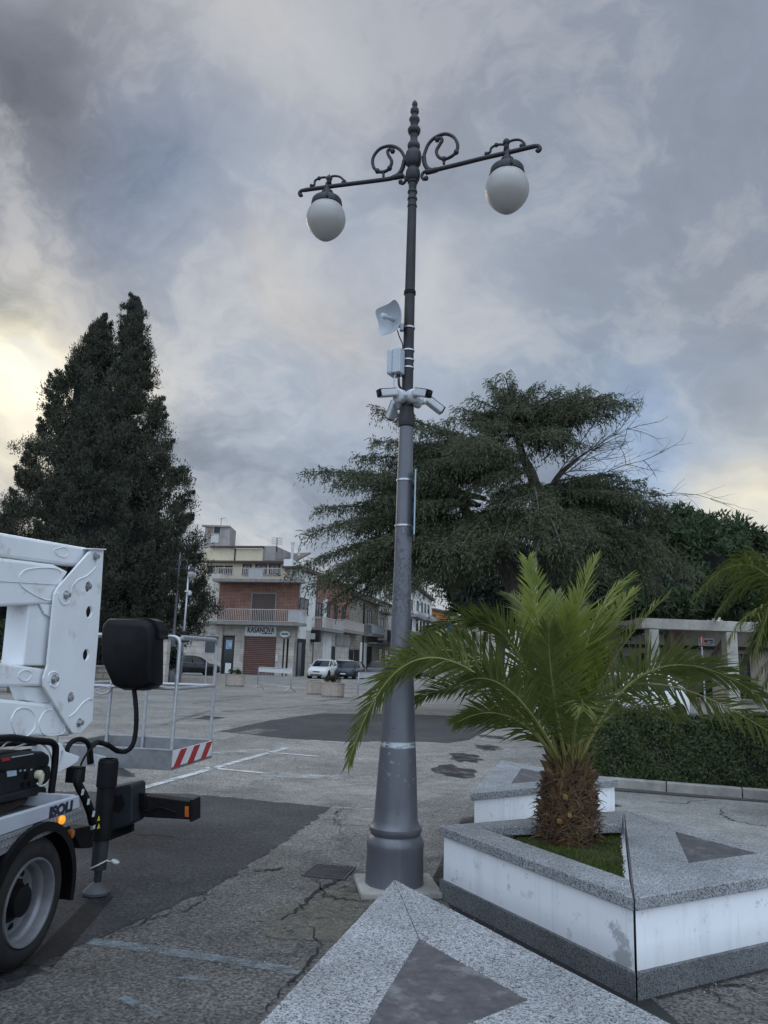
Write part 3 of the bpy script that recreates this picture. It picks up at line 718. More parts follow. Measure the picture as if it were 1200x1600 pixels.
# planter with two granite copings and mossy soil
poly = [PF, PB, PL]; poly = ccw(poly); c = sum(poly, V()) / 3
t = thing('stone_planter', 'white triangular planter with grey granite coping holding the palm and mossy soil', 'planter', (c.x, c.y, 0))
PI_f, PI_b, PI_l = flat(G(984, 1374, ZB)), flat(G(972, 1288, ZB)), flat(G(749, 1292, ZB))
def shrink(q, k=.002): 
    m = sum(q, V()) / len(q); return [p.lerp(m, k) for p in q]
MB().prism(zed(ccw(shrink([PL, PF, PI_f, PI_l])), ZB - CT), (0, 0, CT)).build('coping', M['granite'], t, bevel=.006)
MB().prism(zed(ccw(shrink([PL, PI_l, PI_b, PB])), ZB - CT), (0, 0, CT)).build('coping', M['granite'], t, bevel=.006)
wo = inset(poly, [.003 if (poly[i] is not PL and poly[(i + 1) % 3] is not PL) else .028 for i in range(3)]); wi = inset(poly, [.04 if (poly[i] is not PL and poly[(i + 1) % 3] is not PL) else .13 for i in range(3)])
for i in range(3):
    j = (i + 1) % 3; shared = poly[i] is not PL and poly[j] is not PL
    MB().prism(zed([wo[i], wo[j], wi[j], wi[i]], .134), (0, 0, (.405 if shared else ZB - CT) - .134)).build('wall', M['plaster'], t)
pp = inset(poly, [.001 if (poly[i] is not PL and poly[(i + 1) % 3] is not PL) else .006 for i in range(3)]); MB().prism(zed(pp, 0), (0, 0, .134)).build('plinth', M['granite_dark'], t, bevel=.004)
# crack that opens at the corner between planter and bench
M['soil'] = pm('mossy_soil', (.060, .075, .018), (.035, .040, .014), scale=22, rough=.95, bump=.9, bscale=45, dist=.03, c3=(.05, .035, .02), scale3=5, f3=.56)
SOILZ = .40
ins = inset(poly, [.03 if (poly[i] is not PL and poly[(i + 1) % 3] is not PL) else .10 for i in range(3)]); mb = MB()
N = 26; vs = []; 
for i in range(N + 1):
    for j in range(N + 1 - i):
        u, v = i / N, j / N; p = ins[0] * u + ins[1] * v + ins[2] * (1 - u - v)
        vs.append((p.x, p.y, SOILZ + random.uniform(-.008, .012) + .015 * sin(p.x * 9) * sin(p.y * 8)))
def ix(i, j): return i * (N + 1) - i * (i - 1) // 2 + j
fs = []
for i in range(N):
    for j in range(N - i):
        fs.append((ix(i, j), ix(i + 1, j), ix(i, j + 1)))
        if j < N - i - 1: fs.append((ix(i + 1, j), ix(i + 1, j + 1), ix(i, j + 1)))
mb.add(vs, fs); mb.build('soil', M['soil'], t, smooth=True)
# moss and grass blades on the soil
nb_ = 9000; u = RNG.random((nb_, 2)); s1 = np.sqrt(u[:, :1]); w = np.hstack([1 - s1, s1 * (1 - u[:, 1:]), s1 * u[:, 1:]])
pts = w @ np.array([[p.x, p.y, SOILZ] for p in ins]); h = RNG.uniform(.008, .032, (nb_, 1)); az = RNG.uniform(0, 2 * pi, (nb_, 1)); wd = RNG.uniform(.002, .0045, (nb_, 1))
side = np.hstack([np.cos(az), np.sin(az), 0 * az]); lean = RNG.normal(0, .6, (nb_, 3)); lean[:, 2] = 1.0
top = pts + lean * h
q = np.stack([pts - side * wd, pts + side * wd, top + side * wd * .4, top - side * wd * .4], 1)
M['moss'] = leafmat('moss', (.10, .135, .025), (.045, .060, .018), 6, .8, .2)
tag(quads('moss', q, M['moss']), 'green moss and short grass covering the soil around the palm trunk', 'moss', kind='stuff')
# ------------------------------------------------------------------ the twin-globe lamp post
LB = flat(G(616, 1379, .05))
AZ = RAD(-25.0); AD = V((cos(AZ), sin(AZ), 0))
def lz(py):                                  # height on the lamp's axis seen at photo row py
    lo, hi = -1.0, 12.0
    def prow(z):
        p = V((LB.x, LB.y, z)) - CAM; xx = p.dot(R0) / p.dot(F_) * FPX; yy = -p.dot(U0) / p.dot(F_) * FPX
        return 800 + xx * sin(ROLL) + yy * cos(ROLL)
    for _ in range(50):
        m = (lo + hi) / 2
        if prow(m) > py: lo = m
        else: hi = m
    return lo
def lr(py, half): return half * depth(V((LB.x, LB.y, lz(py)))) / FPX
t = thing('concrete_footing', 'square pale concrete footing slab under the lamp post', 'footing', (LB.x, LB.y, 0))
MB().box((LB.x + .02, LB.y, .026), (.60, .52, .052), Matrix.Rotation(RAD(8), 3, 'Z')).build('slab', M['concrete'], t, bevel=.015)
lamp = thing('street_lamp', 'tall ornate grey lamp post with two opal globes standing behind the foreground bench', 'street lamp', (LB.x, LB.y, .05))
prof = [(1386, 46), (1376, 45.5), (1325, 44), (1318, 45), (1312, 44), (1306, 41), (1303, 38), (1300, 39.5), (1296, 41), (1291, 40.5), (1287, 37), (1280, 34.5),
        (1255, 33), (1200, 30), (1150, 27), (1100, 24.5), (1060, 22)]
zmin = lz(1386)
def axis_lathe(pr, name, mat, seg=48, auto=RAD(35)):
    mb = MB(); pts = [(max(lz(py), .052), lr(py, h)) for py, h in pr]
    mb.lathe(pts, (LB.x, LB.y, 0), seg); return mb.build(name, mat, lamp, smooth=True, auto=auto)
axis_lathe(prof, 'pedestal', M['pole'])
axis_lathe([(1060, 21.5), (1050, 20.5), (1047, 22), (1042, 23), (1036, 22.5), (1031, 20), (1028, 17.5), (1024, 16.3)], 'lower_collar', M['pole'])
axis_lathe([(1024, 16), (960, 15), (870, 13.4), (760, 12.3), (668, 11)], 'shaft', M['pole'])
axis_lathe([(668, 11), (667, 13), (662, 14), (658, 13.6), (655, 13.8), (649, 12.8), (643, 11.2), (638, 11.2), (636, 9.6)], 'upper_collar', M['pole_dark'])
axis_lathe([(637, 9.3), (560, 8.7), (470, 8.1), (330, 6.9), (322, 6.8)], 'upper_shaft', M['pole_dark'])
zz = [(505, 17), (500, 21), (497, 21), (485, 18), (472, 18), (470, 21), (464, 21), (455, 17), (442, 17), (440, 21), (432, 20), (428, 16), (402, 18), (398, 22), (392, 22), (385, 28), (372, 31), (358, 31), (345, 28), (338, 22), (333, 21),
      (327, 26), (318, 32), (300, 34), (280, 34), (268, 31), (262, 24), (256, 22), (252, 25), (246, 27), (236, 27), (228, 22), (220, 17), (208, 15), (192, 18), (188, 24), (180, 27), (172, 28), (166, 25), (158, 16), (146, 16), (140, 19), (132, 23), (124, 22), (116, 15),
      (106, 13), (100, 18), (92, 19), (84, 17), (79, 9), (74, 9), (70, 11), (62, 12), (54, 9), (45, 2)]
axis_lathe([(140 + z * .3667, r * .3667) for z, r in zz], 'spindle', M['pole_dark'], 28)
def AP(zx, zy):                              # traced on the 440..880 crop, onto the arms' vertical plane
    s, z, p = P(440 + zx * .36667, 140 + zy * .36667, LB, AD); return p
def on(seq): return [AP(*q) for q in seq]
RB = .020
def knob(mb, p, r): mb.lathe([(-r, r * .3), (-r * .7, r * .75), (0, r), (r * .7, r * .75), (r, r * .3)], p, 10)
arms = {}
for side, arm, vol, ring, link, crest1, crest2, fin in (
    (1, [(615, 352), (640, 347), (690, 334), (760, 317), (860, 292), (970, 267), (1075, 242), (1096, 243), (1101, 254), (1094, 262), (1087, 257)],
     [(645, 346), (618, 347), (602, 357), (598, 372), (607, 383), (616, 378)],
     [(604, 295), (611, 268), (626, 232), (656, 203), (698, 189), (733, 203), (750, 235), (744, 266), (720, 287), (692, 296), (668, 286), (660, 262), (673, 236), (684, 216), (676, 206), (663, 213)],
     [(690, 297), (692, 318)], [(872, 274), (888, 266), (893, 250), (915, 236), (940, 234), (958, 236)], [(958, 228), (985, 216), (1013, 214), (1031, 226), (1036, 238), (1022, 240)], [(958, 262), (958, 225), (957, 208)]),
    (-1, [(517, 368), (495, 371), (460, 380), (380, 391), (300, 401), (200, 414), (100, 428), (84, 432), (76, 442), (80, 451), (88, 449)],
     [(490, 371), (512, 366), (526, 376), (527, 391), (515, 401), (507, 394)],
     [(528, 308), (520, 280), (500, 253), (464, 240), (420, 252), (391, 288), (390, 325), (408, 347), (436, 350), (460, 335), (469, 306), (456, 281), (452, 263), (464, 254), (473, 262)],
     [(434, 350), (434, 376)], [(127, 410), (140, 406), (142, 390), (160, 378), (185, 374), (202, 379)], [(202, 374), (225, 368), (248, 372), (264, 385), (272, 392), (262, 396)], [(202, 405), (203, 380), (203, 362)])):
    mb = MB(); k = catmull(on(arm), 5); n = len(k)
    mb.tube(k, [RB * (1.25 if i < 8 else 1.0 if i < n - 20 else .85) for i in range(n)], 10)
    ao = mb.build('arm', M['pole_dark'], lamp, smooth=True)
    def sub(name, seq, r, parent=ao, knobs=()):
        mb = MB(); kk = catmull(on(seq), 5); mb.tube(kk, r, 8)
        for q in knobs: knob(mb, AP(*q), r * 1.6)
        return mb.build(name, M['pole_dark'], parent, smooth=True)
    sub('scroll', ring, .0155, knobs=(ring[-1], ring[7 if side > 0 else 7], ring[9]))
    sub('scroll', vol, .014, knobs=(vol[-1],))
    sub('link', link, .012)
    stem = [(606, 285), (609, 312), (622, 337), (648, 348)] if side > 0 else [(524, 300), (515, 335), (498, 362), (466, 379)]
    sub('bracket', stem, .021)
    mb = MB(); mb.tube(catmull(on(crest1), 5), .011, 7); mb.tube(catmull(on(crest2), 5), .011, 7)
    for q in (crest1[0], crest1[3], crest2[-1], crest2[0]): knob(mb, AP(*q), .019)
    f = on(fin); mb.tube([f[0], f[1], f[2]], [.026, .020, .006], 8); knob(mb, f[1], .032)
    mb.build('crest', M['pole_dark'], ao, smooth=True)
# lanterns: heights from the right-hand one, hung at equal distances on both arms
p1 = AP(961, 272); p2 = AP(196, 413); s1 = (p1 - LB).dot(AD); s2 = (LB - p2).dot(AD)
zt = (p1.z + p2.z) / 2
print('arm reach', s1, s2, p1.z, p2.z, 'lamp', LB, lz(160))
for sgn, pp in ((1, p1), (-1, p2)):
    k = .36667 * (depth(p1) + depth(p2)) * .5 / FPX * .95; zt = pp.z
    def pr(rows, y0=270): return [(zt - ((y - y0) * 1.22 if y < 325 else 67 + (y - 325) * 1.0 if y < 365 else 107 + (y - 365) * .93) * k, r * k) for y, r in rows]
    c0 = V((pp.x, pp.y, 0))
    mb = MB(); mb.lathe(pr([(255, 11), (268, 12), (285, 15), (289, 21), (300, 24), (318, 33), (326, 42)]), c0, 24)
    for i in range(12):
        a = i * pi / 6; mb.tube([c0 + V((cos(a) * 23 * k, sin(a) * 23 * k, zt - (290 - 270) * 1.22 * k)), c0 + V((cos(a) * 40 * k, sin(a) * 40 * k, zt - (324 - 270) * 1.22 * k))], .005, 5)
    h = mb.build('lantern_fitter', M['pole_dark'], lamp, smooth=True, auto=RAD(40))
    mb = MB(); mb.lathe(pr([(322, 42), (328, 66), (334, 70), (352, 73), (362, 73), (366, 69)]), c0, 36)
    for a in (.6, 2.7, 4.8): mb.box(c0 + V((cos(a) * 74 * k, sin(a) * 74 * k, zt - 90 * k)), (.02, .02, .035))
    mb.build('rim', M['pole_dark'], h, smooth=True, auto=RAD(40))
    mb = MB(); mb.lathe(pr([(355, 62), (365, 70), (380, 79), (400, 87), (420, 91.5), (440, 92.5), (460, 89), (478, 82), (495, 72), (512, 59), (526, 45), (538, 30), (546, 16), (549, 6), (550, 1)]), c0, 40)
    mb.build('globe', M['globe'], lamp, smooth=True)
# black hose clamp high on the shaft and bands
def band(py, h, half, mat, parent, name='band', w=.02):
    mb = MB(); z = lz(py); r = lr(py, half); mb.lathe([(z - w / 2, r), (z - w / 2, r + .006), (z + w / 2, r + .006), (z + w / 2, r)], (LB.x, LB.y, 0), 28); return mb.build(name, mat, parent, smooth=True, auto=RAD(40))
band(458, 0, 8.3, M['black_matt'], lamp, 'clamp', .03)

# ---- what hangs on the post (each a thing of its own)
RT = V((1, 0, 0))
def LP(px, py, dy=0.0): return D(px, py, LB.y + dy)
def local(o, c, d, up=V((0, 0, 1))):
    """matrix with +X along d"""
    x = V(d).normalized(); y = up.cross(x).normalized(); z = x.cross(y); return Matrix(((x.x, y.x, z.x), (x.y, y.y, z.y), (x.z, y.z, z.z)))
# square dish antenna
dc = LP(611, 498, -.06); dn = V((-.62, -.72, -.12)).normalized()
t = thing('dish_antenna', 'pale square parabolic dish antenna clamped to the upper lamp shaft', 'antenna', (dc.x, dc.y, dc.z))
rot = local(None, None, dn); roll = Matrix.Rotation(RAD(8), 3, V((1, 0, 0))); rot = rot @ roll
mb = MB(); n = 18; hw = .128; vs = []
for side in (0, 1):
    for i in range(n + 1):
        for j in range(n + 1):
            a, b = -1 + 2 * i / n, -1 + 2 * j / n
            # squircle outline
            rr = max(abs(a), abs(b)); th = math.atan2(b, a); se = rr / (abs(cos(th)) ** 5 + abs(sin(th)) ** 5) ** .2; y = se * cos(th) * hw; z = se * sin(th) * hw
            x = 3.3 * (y * y + z * z) - .035 - side * .006
            vs.append(dc + rot @ V((x, y, z)))
m_ = (n + 1) ** 2; fs = []
for i in range(n):
    for j in range(n):
        a = i * (n + 1) + j; f = (a, a + 1, a + n + 2, a + n + 1); fs.append(f); fs.append(tuple(x + m_ for x in f[::-1]))
bd = [i * (n + 1) for i in range(n + 1)] + [n * (n + 1) + j for j in range(1, n + 1)] + [i * (n + 1) + n for i in range(n - 1, -1, -1)] + [j for j in range(n - 1, 0, -1)]
for i in range(len(bd)): a, b = bd[i], bd[(i + 1) % len(bd)]; fs.append((a, b, b + m_, a + m_))
mb.add(vs, fs); mb.build('reflector', M['grey_plastic'], t, smooth=True, auto=RAD(50))
mb = MB(); ax = rot @ V((1, 0, 0)); mb.lathe([(-.04, .017), (.07, .017), (.075, .024), (.115, .024), (.120, .014)], dc, 16, axis=ax); mb.build('feed_horn', M['white_plastic'], t, smooth=True, auto=RAD(40))
pz = lz(513); q = V((LB.x, LB.y, pz))
mb = MB(); mb.tube([dc - ax * .035, dc - ax * .08 + V((0, 0, -.03)), V((LB.x - .06, LB.y - .02, pz))], .018, 10); mb.box(V((LB.x - .062, LB.y - .01, pz)), (.03, .05, .06)); mb.build('bracket', M['grey_plastic'], t, bevel=.003)
band(513, 0, 8.6, M['steel'], t, 'strap', .014)
mb = MB(); mb.tube(catmull([LP(621, 516, -.02), LP(624, 526, -.03), LP(629, 538, -.03), LP(629, 548, -.02)], 6), .005, 6); mb.build('cable', M['black_matt'], t, smooth=True)
# weatherproof junction box
bc = LP(620.5, 567, -.03)
t = thing('junction_box', 'grey weatherproof junction box strapped to the lamp post below the dish', 'junction box', tuple(bc))
rz = Matrix.Rotation(RAD(-28), 3, 'Z')
mb = MB(); mb.box(bc + rz @ V((.022, 0, 0)), (.075, .13, .215), rz); mb.build('box', M['grey_plastic'], t, bevel=.008)
mb = MB(); mb.box(bc + rz @ V((-.043, 0, -.003)), (.055, .138, .222), rz); mb.build('lid', M['grey_plastic'], t, bevel=.02, bseg=3)
for py in (548.5, 563.5, 575.5):
    mb = MB(); z = lz(py); r = lr(py, 8.9); mb.lathe([(z - .006, r), (z - .006, r + .005), (z + .006, r + .005), (z + .006, r)], (LB.x, LB.y, 0), 24); mb.build('strap', M['steel'], t, smooth=True, auto=RAD(40))
for k, (a, b, m) in enumerate(((618, 615.5, 'grey_plastic'), (621.5, 622, 'black_matt'), (624, 624, 'black_matt'))):
    mb = MB(); mb.tube(catmull([LP(a, 584, -.05), LP(b, 594, -.06), LP(b + 1, 603, -.07), LP(b + 7, 611, -.08)], 6), .008 if k == 0 else .005, 8); mb.build('cable', M[m], t, smooth=True)
# four bullet cameras
def cctv(label, mount, mdir, center, d, L=.20, w=.062):
    mount = V(mount); t = thing('security_camera', label, 'security camera', tuple(mount), group='security cameras around the lamp post')
    mb = MB(); mb.lathe([(-.04, .050), (-.034, .060), (.022, .060), (.034, .050), (.04, .026)], mount, 12, axis=mdir); mb.build('mount', M['white_plastic'], t, auto=RAD(30), smooth=True)
    c = V(center); rot = local(None, None, d); ax = V(d).normalized()
    a = mount + V(mdir).normalized() * .035; b = c - ax * L * .34
    mb = MB(); mb.tube([a, a.lerp(b, .5) + V((0, 0, -.004)), b], [.022, .020, .019], 10); mb.build('arm', M['white_plastic'], t, smooth=True)
    mb = MB(); mb.box(c, (L, w, w * .92), rot); bo = mb.build('body', M['white_plastic'], t, bevel=.014, bseg=3)
    mb = MB(); mb.box(c + ax * (L / 2 + .0035), (.009, w * .90, w * .82), rot); fo = mb.build('lens_face', M['black_plastic'], t, bevel=.012 * .3)
    mb = MB(); mb.lathe([(0, .019), (.004, .019), (.005, .015), (.0052, .004)], c + ax * (L / 2 + .008), 16, axis=ax); mb.build('lens', M['glass_dark'], fo, smooth=True, auto=RAD(30))
    mb = MB(); mb.box(c + rot @ V((.006, 0, w * .49)), (L * 1.04, w * 1.06, .005), rot); mb.build('sun_shield', M['white_plastic'], t, bevel=.002)
    return t
zc = lz(618)
cctv('white camera with black face pointing left at the top of the camera cluster', LP(624, 619, -.075), (-.55, -.8, -.1), LP(606, 614, -.15), (-.80, -.52, -.26), L=.17, w=.070)
cctv('white camera with black face pointing towards the viewer on the right of the post', LP(645, 619, -.075), (.5, -.85, -.1), LP(660, 614, -.20), (.55, -.74, -.34), L=.17, w=.072)
cctv('white camera tilted down to the right, lowest right of the cluster', LP(653, 627, .0), (.9, .2, -.2), LP(678, 633, .05), (.80, .30, -.50), L=.17, w=.070)
cctv('white camera hanging down at the left, its back to the viewer, lowest of the cluster', LP(625, 630, .06), (-.8, .5, -.3), LP(614, 641, .08), (-.30, .55, -.78), L=.16, w=.066)
# narrow sign plate, seen edge on
ze0, ze1 = lz(838), lz(738); pc = LP(645.6, 788, 0)
vdir = V((pc.x - CAM.x, pc.y - CAM.y, 0)).normalized(); vn = V((vdir.y, -vdir.x, 0))
t = thing('sign_plate', 'thin pale sign plate seen edge on, strapped to the right side of the lamp shaft', 'sign', (LB.x, LB.y, (ze0 + ze1) / 2))
q = V((LB.x, LB.y, 0)) + vn * (lr(788, 13) + .012); q.z = 0
M['sign_back'] = pm('sign_back', (.30, .38, .45), (.26, .33, .40), rough=.5)
mb = MB(); mb.span(q, vdir, vn, -.12, .24, ze0, ze1, 0, .012); mb.build('plate', M['sign_back'], t, bevel=.003)
for py in (751, 822):
    z = lz(py); r = lr(py, 12.4 if py < 800 else 13.2); mb = MB(); mb.lathe([(z - .007, r), (z - .007, r + .006), (z + .007, r + .006), (z + .007, r)], (LB.x, LB.y, 0), 28); mb.build('strap', M['steel'], t, smooth=True, auto=RAD(40))
# ------------------------------------------------------------------ palms
M['frond_dark'] = leafmat('palm_leaf', (.066, .094, .024), (.138, .158, .038), 3.5, .45, .30)
M['frond_light'] = leafmat('young_palm_leaf', (.22, .25, .040), (.125, .175, .038), 3.5, .45, .35)
M['frond_yellow'] = leafmat('old_palm_leaf', (.20, .19, .045), (.085, .11, .035), 3.0, .5, .3)
M['rachis'] = pm('leaf_stalk', (.20, .20, .055), (.13, .145, .040), scale=6, rough=.5)
M['spine'] = pm('leaf_spines', (.25, .215, .050), (.15, .115, .032), scale=10, rough=.6)

def bez(p0, p1, p2, t): return p0 * (1 - t) ** 2 + p1 * 2 * t * (1 - t) + p2 * t * t
def frond(P0, P1, P2, parent, mat, L=.34, n=62, seed=0, start=.16, width=.0085, twist=0.0, droop=.22, vee=.45, name='frond', rr=.019):
    rg = np.random.default_rng(seed)
    pts = [bez(P0, P1, P2, i / 24) for i in range(25)]
    mb = MB(); mb.tube(pts, [rr * (1 - .9 * (i / 24) ** .5) for i in range(25)], 6, mi=1)
    vs = []; fs = []
    sref = None
    for i in range(n):
        t = start + (1 - start) * ((i + .5) / n) ** .93
        p = bez(P0, P1, P2, t); T = (bez(P0, P1, P2, min(t + .01, 1)) - bez(P0, P1, P2, t - .01)).normalized()
        s = T.cross(V((0, 0, 1)))
        if s.length < .25: s = (sref if sref else V((1, 0, 0)))
        s.normalize()
        if sref is not None and s.dot(sref) < 0: s = -s
        sref = s.copy(); nn = s.cross(T).normalized()
        if twist: R = Matrix.Rotation(twist, 3, T); s = R @ s; nn = R @ nn
        u = (t - start) / (1 - start)
        prof = min(1.0, .35 + u * 2.6) * (1 - .62 * max(0, u - .45) / .55)
        ang = RAD(62 - 36 * u)
        for sd in (-1, 1):
            if rg.random() < .03: continue
            l = L * prof * rg.uniform(.86, 1.1); a = ang + rg.normal(0, .11); v = vee * (1 - .4 * u) + rg.normal(0, .24)
            d = (T * cos(a) + (s * sd * cos(v) + nn * sin(v)) * sin(a)).normalized()
            wv = d.cross(nn); wv = wv.normalized() * width * rg.uniform(.8, 1.2)
            dr = droop * rg.uniform(.5, 1.5)
            b0 = p; b1 = p + d * l * .45 + V((0, 0, -dr * l * .10)); b2 = p + d * l + V((0, 0, -dr * l * .55))
            fold = nn * width * .5
            o = len(vs)
            vs += [b0 - wv * .5, b0 + wv * .5, b1 + wv + fold, b1 - wv + fold, b2]
            fs += [(o, o + 1, o + 2, o + 3), (o + 3, o + 2, o + 4)]
    mb.add(vs, fs, 0)
    return mb.build(name, [mat, M['rachis']], parent)

PB_ = G(886, 1316, SOILZ); PB_.z = SOILZ - .02
palm = thing('palm_tree', 'short young palm with thick shaggy trunk and green arching fronds growing in the stone planter', 'palm tree', tuple(PB_))
PY = PB_.y
def pp(px, py, dy=0): return D(px, py, PY + dy)
# shaggy trunk: a swollen core wrapped in rows of old leaf bases
kpx = depth(PB_) / FPX
core = []
for py, h in ((1336, 40), (1322, 43), (1305, 45), (1285, 44.5), (1265, 42), (1240, 38), (1218, 33), (1200, 27), (1175, 20), (1145, 12)):
    core.append((pp(888, py).z, h * kpx))
M['trunk_core'] = pm('palm_core', (.035, .024, .018), (.018, .013, .011), scale=14, rough=.95, bump=.8)
M['leaf_base'] = pm('old_leaf_base', (.14, .080, .036), (.058, .035, .019), scale=9, rough=.9, bump=.7, bscale=40, c3=(.15, .095, .045), scale3=5, f3=.56)
M['cut_base'] = pm('cut_leaf_base', (.26, .145, .020), (.17, .10, .026), scale=20, rough=.8)
ax = V((PB_.x, PB_.y, 0)); axd = pp(890, 1180) - pp(887, 1316); tilt = V((axd.x / max(axd.z, .1), 0, 0))
def axis_at(z): return ax + tilt * (z - PB_.z) + V((0, 0, z))
def core_r(z):
    for (z0, r0), (z1, r1) in zip(core, core[1:]):
        if z0 <= z <= z1: return r0 + (r1 - r0) * (z - z0) / (z1 - z0)
    return core[0][1] if z < core[0][0] else core[-1][1]
mb = MB(); mb.lathe([(z, r * .86) for z, r in core], ax, 24)
mb.cur = 1
rg = random.Random(5); zlo, zhi = core[0][0] + .02, pp(888, 1206).z
rows = 13
for r in range(rows):
    f = r / (rows - 1); z = zlo + (zhi - zlo) * f; cnt = 15 - int(4 * f); off = (r % 2) * .5 + rg.uniform(-.3, .3)
    for k in range(cnt):
        a = 2 * pi * (k + off) / cnt + rg.uniform(-.16, .16); R = core_r(z); o = V((cos(a), sin(a), 0)); s = V((-sin(a), cos(a), 0))
        c = axis_at(z + rg.uniform(-.03, .03)) + o * R * .84; L = (.065 + .06 * f) * rg.uniform(.6, 1.35); W = (2 * pi * R / cnt) * rg.uniform(.38, .62); out = (.032 + .02 * f) * rg.uniform(.4, 1.7)
        if f < .35: out *= .8
        vs = [c - s * W, c + s * W, c + V((0, 0, L * .6)) + s * W * .75 + o * out * .7, c + V((0, 0, L * .6)) - s * W * .75 + o * out * .7,
              c + V((0, 0, L)) + s * W * .35 + o * out * 1.2, c + V((0, 0, L)) - s * W * .35 + o * out * 1.2, c + V((0, 0, L * .85)) - o * .01,
              c + V((0, 0, -.02)) - o * .02]
        mb.add(vs, [(0, 1, 2, 3), (3, 2, 4, 5), (5, 4, 6), (0, 3, 5, 6), (1, 6, 4, 2), (0, 7, 1)])
    # torn fibres
    for k in range(95):
        a = rg.uniform(0, 2 * pi); R = core_r(z); o = V((cos(a), sin(a), 0)); s = V((-sin(a), cos(a), 0)); c = axis_at(z + rg.uniform(-.03, .03)) + o * (R * .98 + .01)
        d = (s * rg.uniform(-1.2, 1.2) + V((0, 0, rg.uniform(-.6, .7))) + o * rg.uniform(.0, .5)).normalized() * rg.uniform(.05, .13); wv = d.cross(o).normalized() * .0035
        m = c + d * .5 + o * .012
        mb.add([c - wv, c + wv, m + wv, m - wv, c + d - V((0, 0, .02)) + wv * .3, c + d - V((0, 0, .02)) - wv * .3], [(0, 1, 2, 3), (3, 2, 4, 5)])
tr = mb.build('trunk', [M['trunk_core'], M['leaf_base']], palm)
for (px, py, w) in ((874, 1240, .022), (864, 1276, .019), (879, 1266, .018)):
    c = pp(px, py); z = c.z; R = core_r(z); a0 = axis_at(z); dx = c.x - a0.x; rr_ = R * 1.0 + .03; dy = -math.sqrt(max(rr_ ** 2 - dx * dx, .0001)); c = V((a0.x + dx, a0.y + dy, z)); o = V((dx, dy, 0)).normalized(); s = V((-o.y, o.x, 0))
    mb = MB(); q = [c - s * w * .8 - V((0, 0, w * .7)), c + s * w * .6 - V((0, 0, w * .9)), c + s * w * .8 + V((0, 0, w * .5)), c + V((0, 0, w * 1.1)), c - s * w * .9 + V((0, 0, w * .6))]
    mb.prism([p - o * .05 for p in q], o * .058 + V((0, 0, .01))); mb.build('cut_leaf_base', M['cut_base'], palm)
# spines: stiff yellow leaf bases standing up out of the crown
mb = MB(); rg = random.Random(9)
for k in range(330):
    a = rg.uniform(0, 2 * pi); z = pp(888, rg.uniform(1140, 1225)).z; R = core_r(z) * rg.uniform(.7, 1.0); o = V((cos(a), sin(a), 0)); c = axis_at(z) + o * R
    d = (V((0, 0, 1)) + o * rg.uniform(.1, 1.0) + V((rg.uniform(-.5, .5), rg.uniform(-.5, .5), rg.uniform(-.3, .2)))).normalized() * rg.uniform(.10, .30)
    wv = d.cross(o); wv = (wv.normalized() if wv.length > 1e-4 else V((1, 0, 0))) * .004
    mb.add([c - wv, c + wv, c + d * .6 + wv * .8, c + d * .6 - wv * .8, c + d], [(0, 1, 2, 3), (3, 2, 4)])
mb.build('spines', M['spine'], palm)
# fronds: (control px,py,dy) (tip px,py,dy) material, leaflet length
FR = [
    ((668, 965, -.55), (546, 1188, -.75), 'd', .30), ((730, 985, .05), (598, 1068, -.05), 'd', .34), ((758, 1000, .55), (640, 1010, .75), 'd', .34),
    ((800, 960, .3), (668, 985, .3), 'd', .32), ((785, 1045, -.5), (700, 1085, -.85), 'd', .34), ((812, 1000, -.2), (742, 975, -.2), 'd', .36),
    ((848, 1010, .1), (824, 876, .2), 'l', .30), ((872, 1010, .35), (868, 930, .6), 'd', .30), ((885, 1010, .0), (930, 876, .1), 'l', .34), ((905, 1000, -.1), (978, 902, .0), 'l', .34),
    ((930, 1010, .25), (990, 925, .45), 'l', .30), ((935, 1050, -.1), (1044, 930, -.2), 'l', .28), ((860, 1060, -.35), (858, 985, -.55), 'd', .34),
    ((985, 1020, .0), (1275, 1195, .2), 'd', .38), ((1010, 1010, -.35), (1190, 1090, -.6), 'd', .36), ((960, 1040, .6), (1090, 1030, 1.1), 'd', .34),
    ((905, 1085, -.7), (912, 1110, -1.15), 'd', .36), ((800, 1105, -.1), (716, 1128, -.1), 'd', .30),
    ((760, 1060, .5), (650, 1095, .9), 'd', .32),
    ((900, 1010, .6), (905, 940, 1.0), 'd', .32), ((965, 1090, .4), (1060, 1120, .8), 'd', .32), ((850, 980, .7), (790, 930, 1.1), 'd', .32),
    ((880, 1040, -.1), (888, 960, -.15), 'l', .30), ((915, 1040, .1), (955, 960, .1), 'l', .30),
]
TWIST = {0: 68, 1: 55, 2: 45, 3: 35, 4: 30, 5: 20, 13: 62, 14: 45, 15: 35, 17: 55, 18: 40, 20: 40}
for i, (c, tp, m, L) in enumerate(FR):
    a = rg.uniform(0, 2 * pi); P2 = pp(*tp); P1 = pp(*c); h = (P2 - PB_); h.z = 0; h = h.normalized() if h.length > .05 else V((0, -1, 0))
    b = axis_at(pp(888, 1200).z) + h * .065
    mt = M['frond_light'] if m == 'l' else M['frond_dark']
    # control so that the curve itself passes near the traced middle point
    C = P1 * 2 - (b + P2) * .5; C = P1.lerp(C, .45)
    frond(b, C, P2, palm, mt, L * 1.05, n=86, twist=RAD(TWIST.get(i, 0)) * (1 if tp[0] < 888 else -1), seed=i, droop=.10 if m == 'l' else .22, vee=.50 if m == 'l' else .36, start=.14 if m == 'd' else .18)

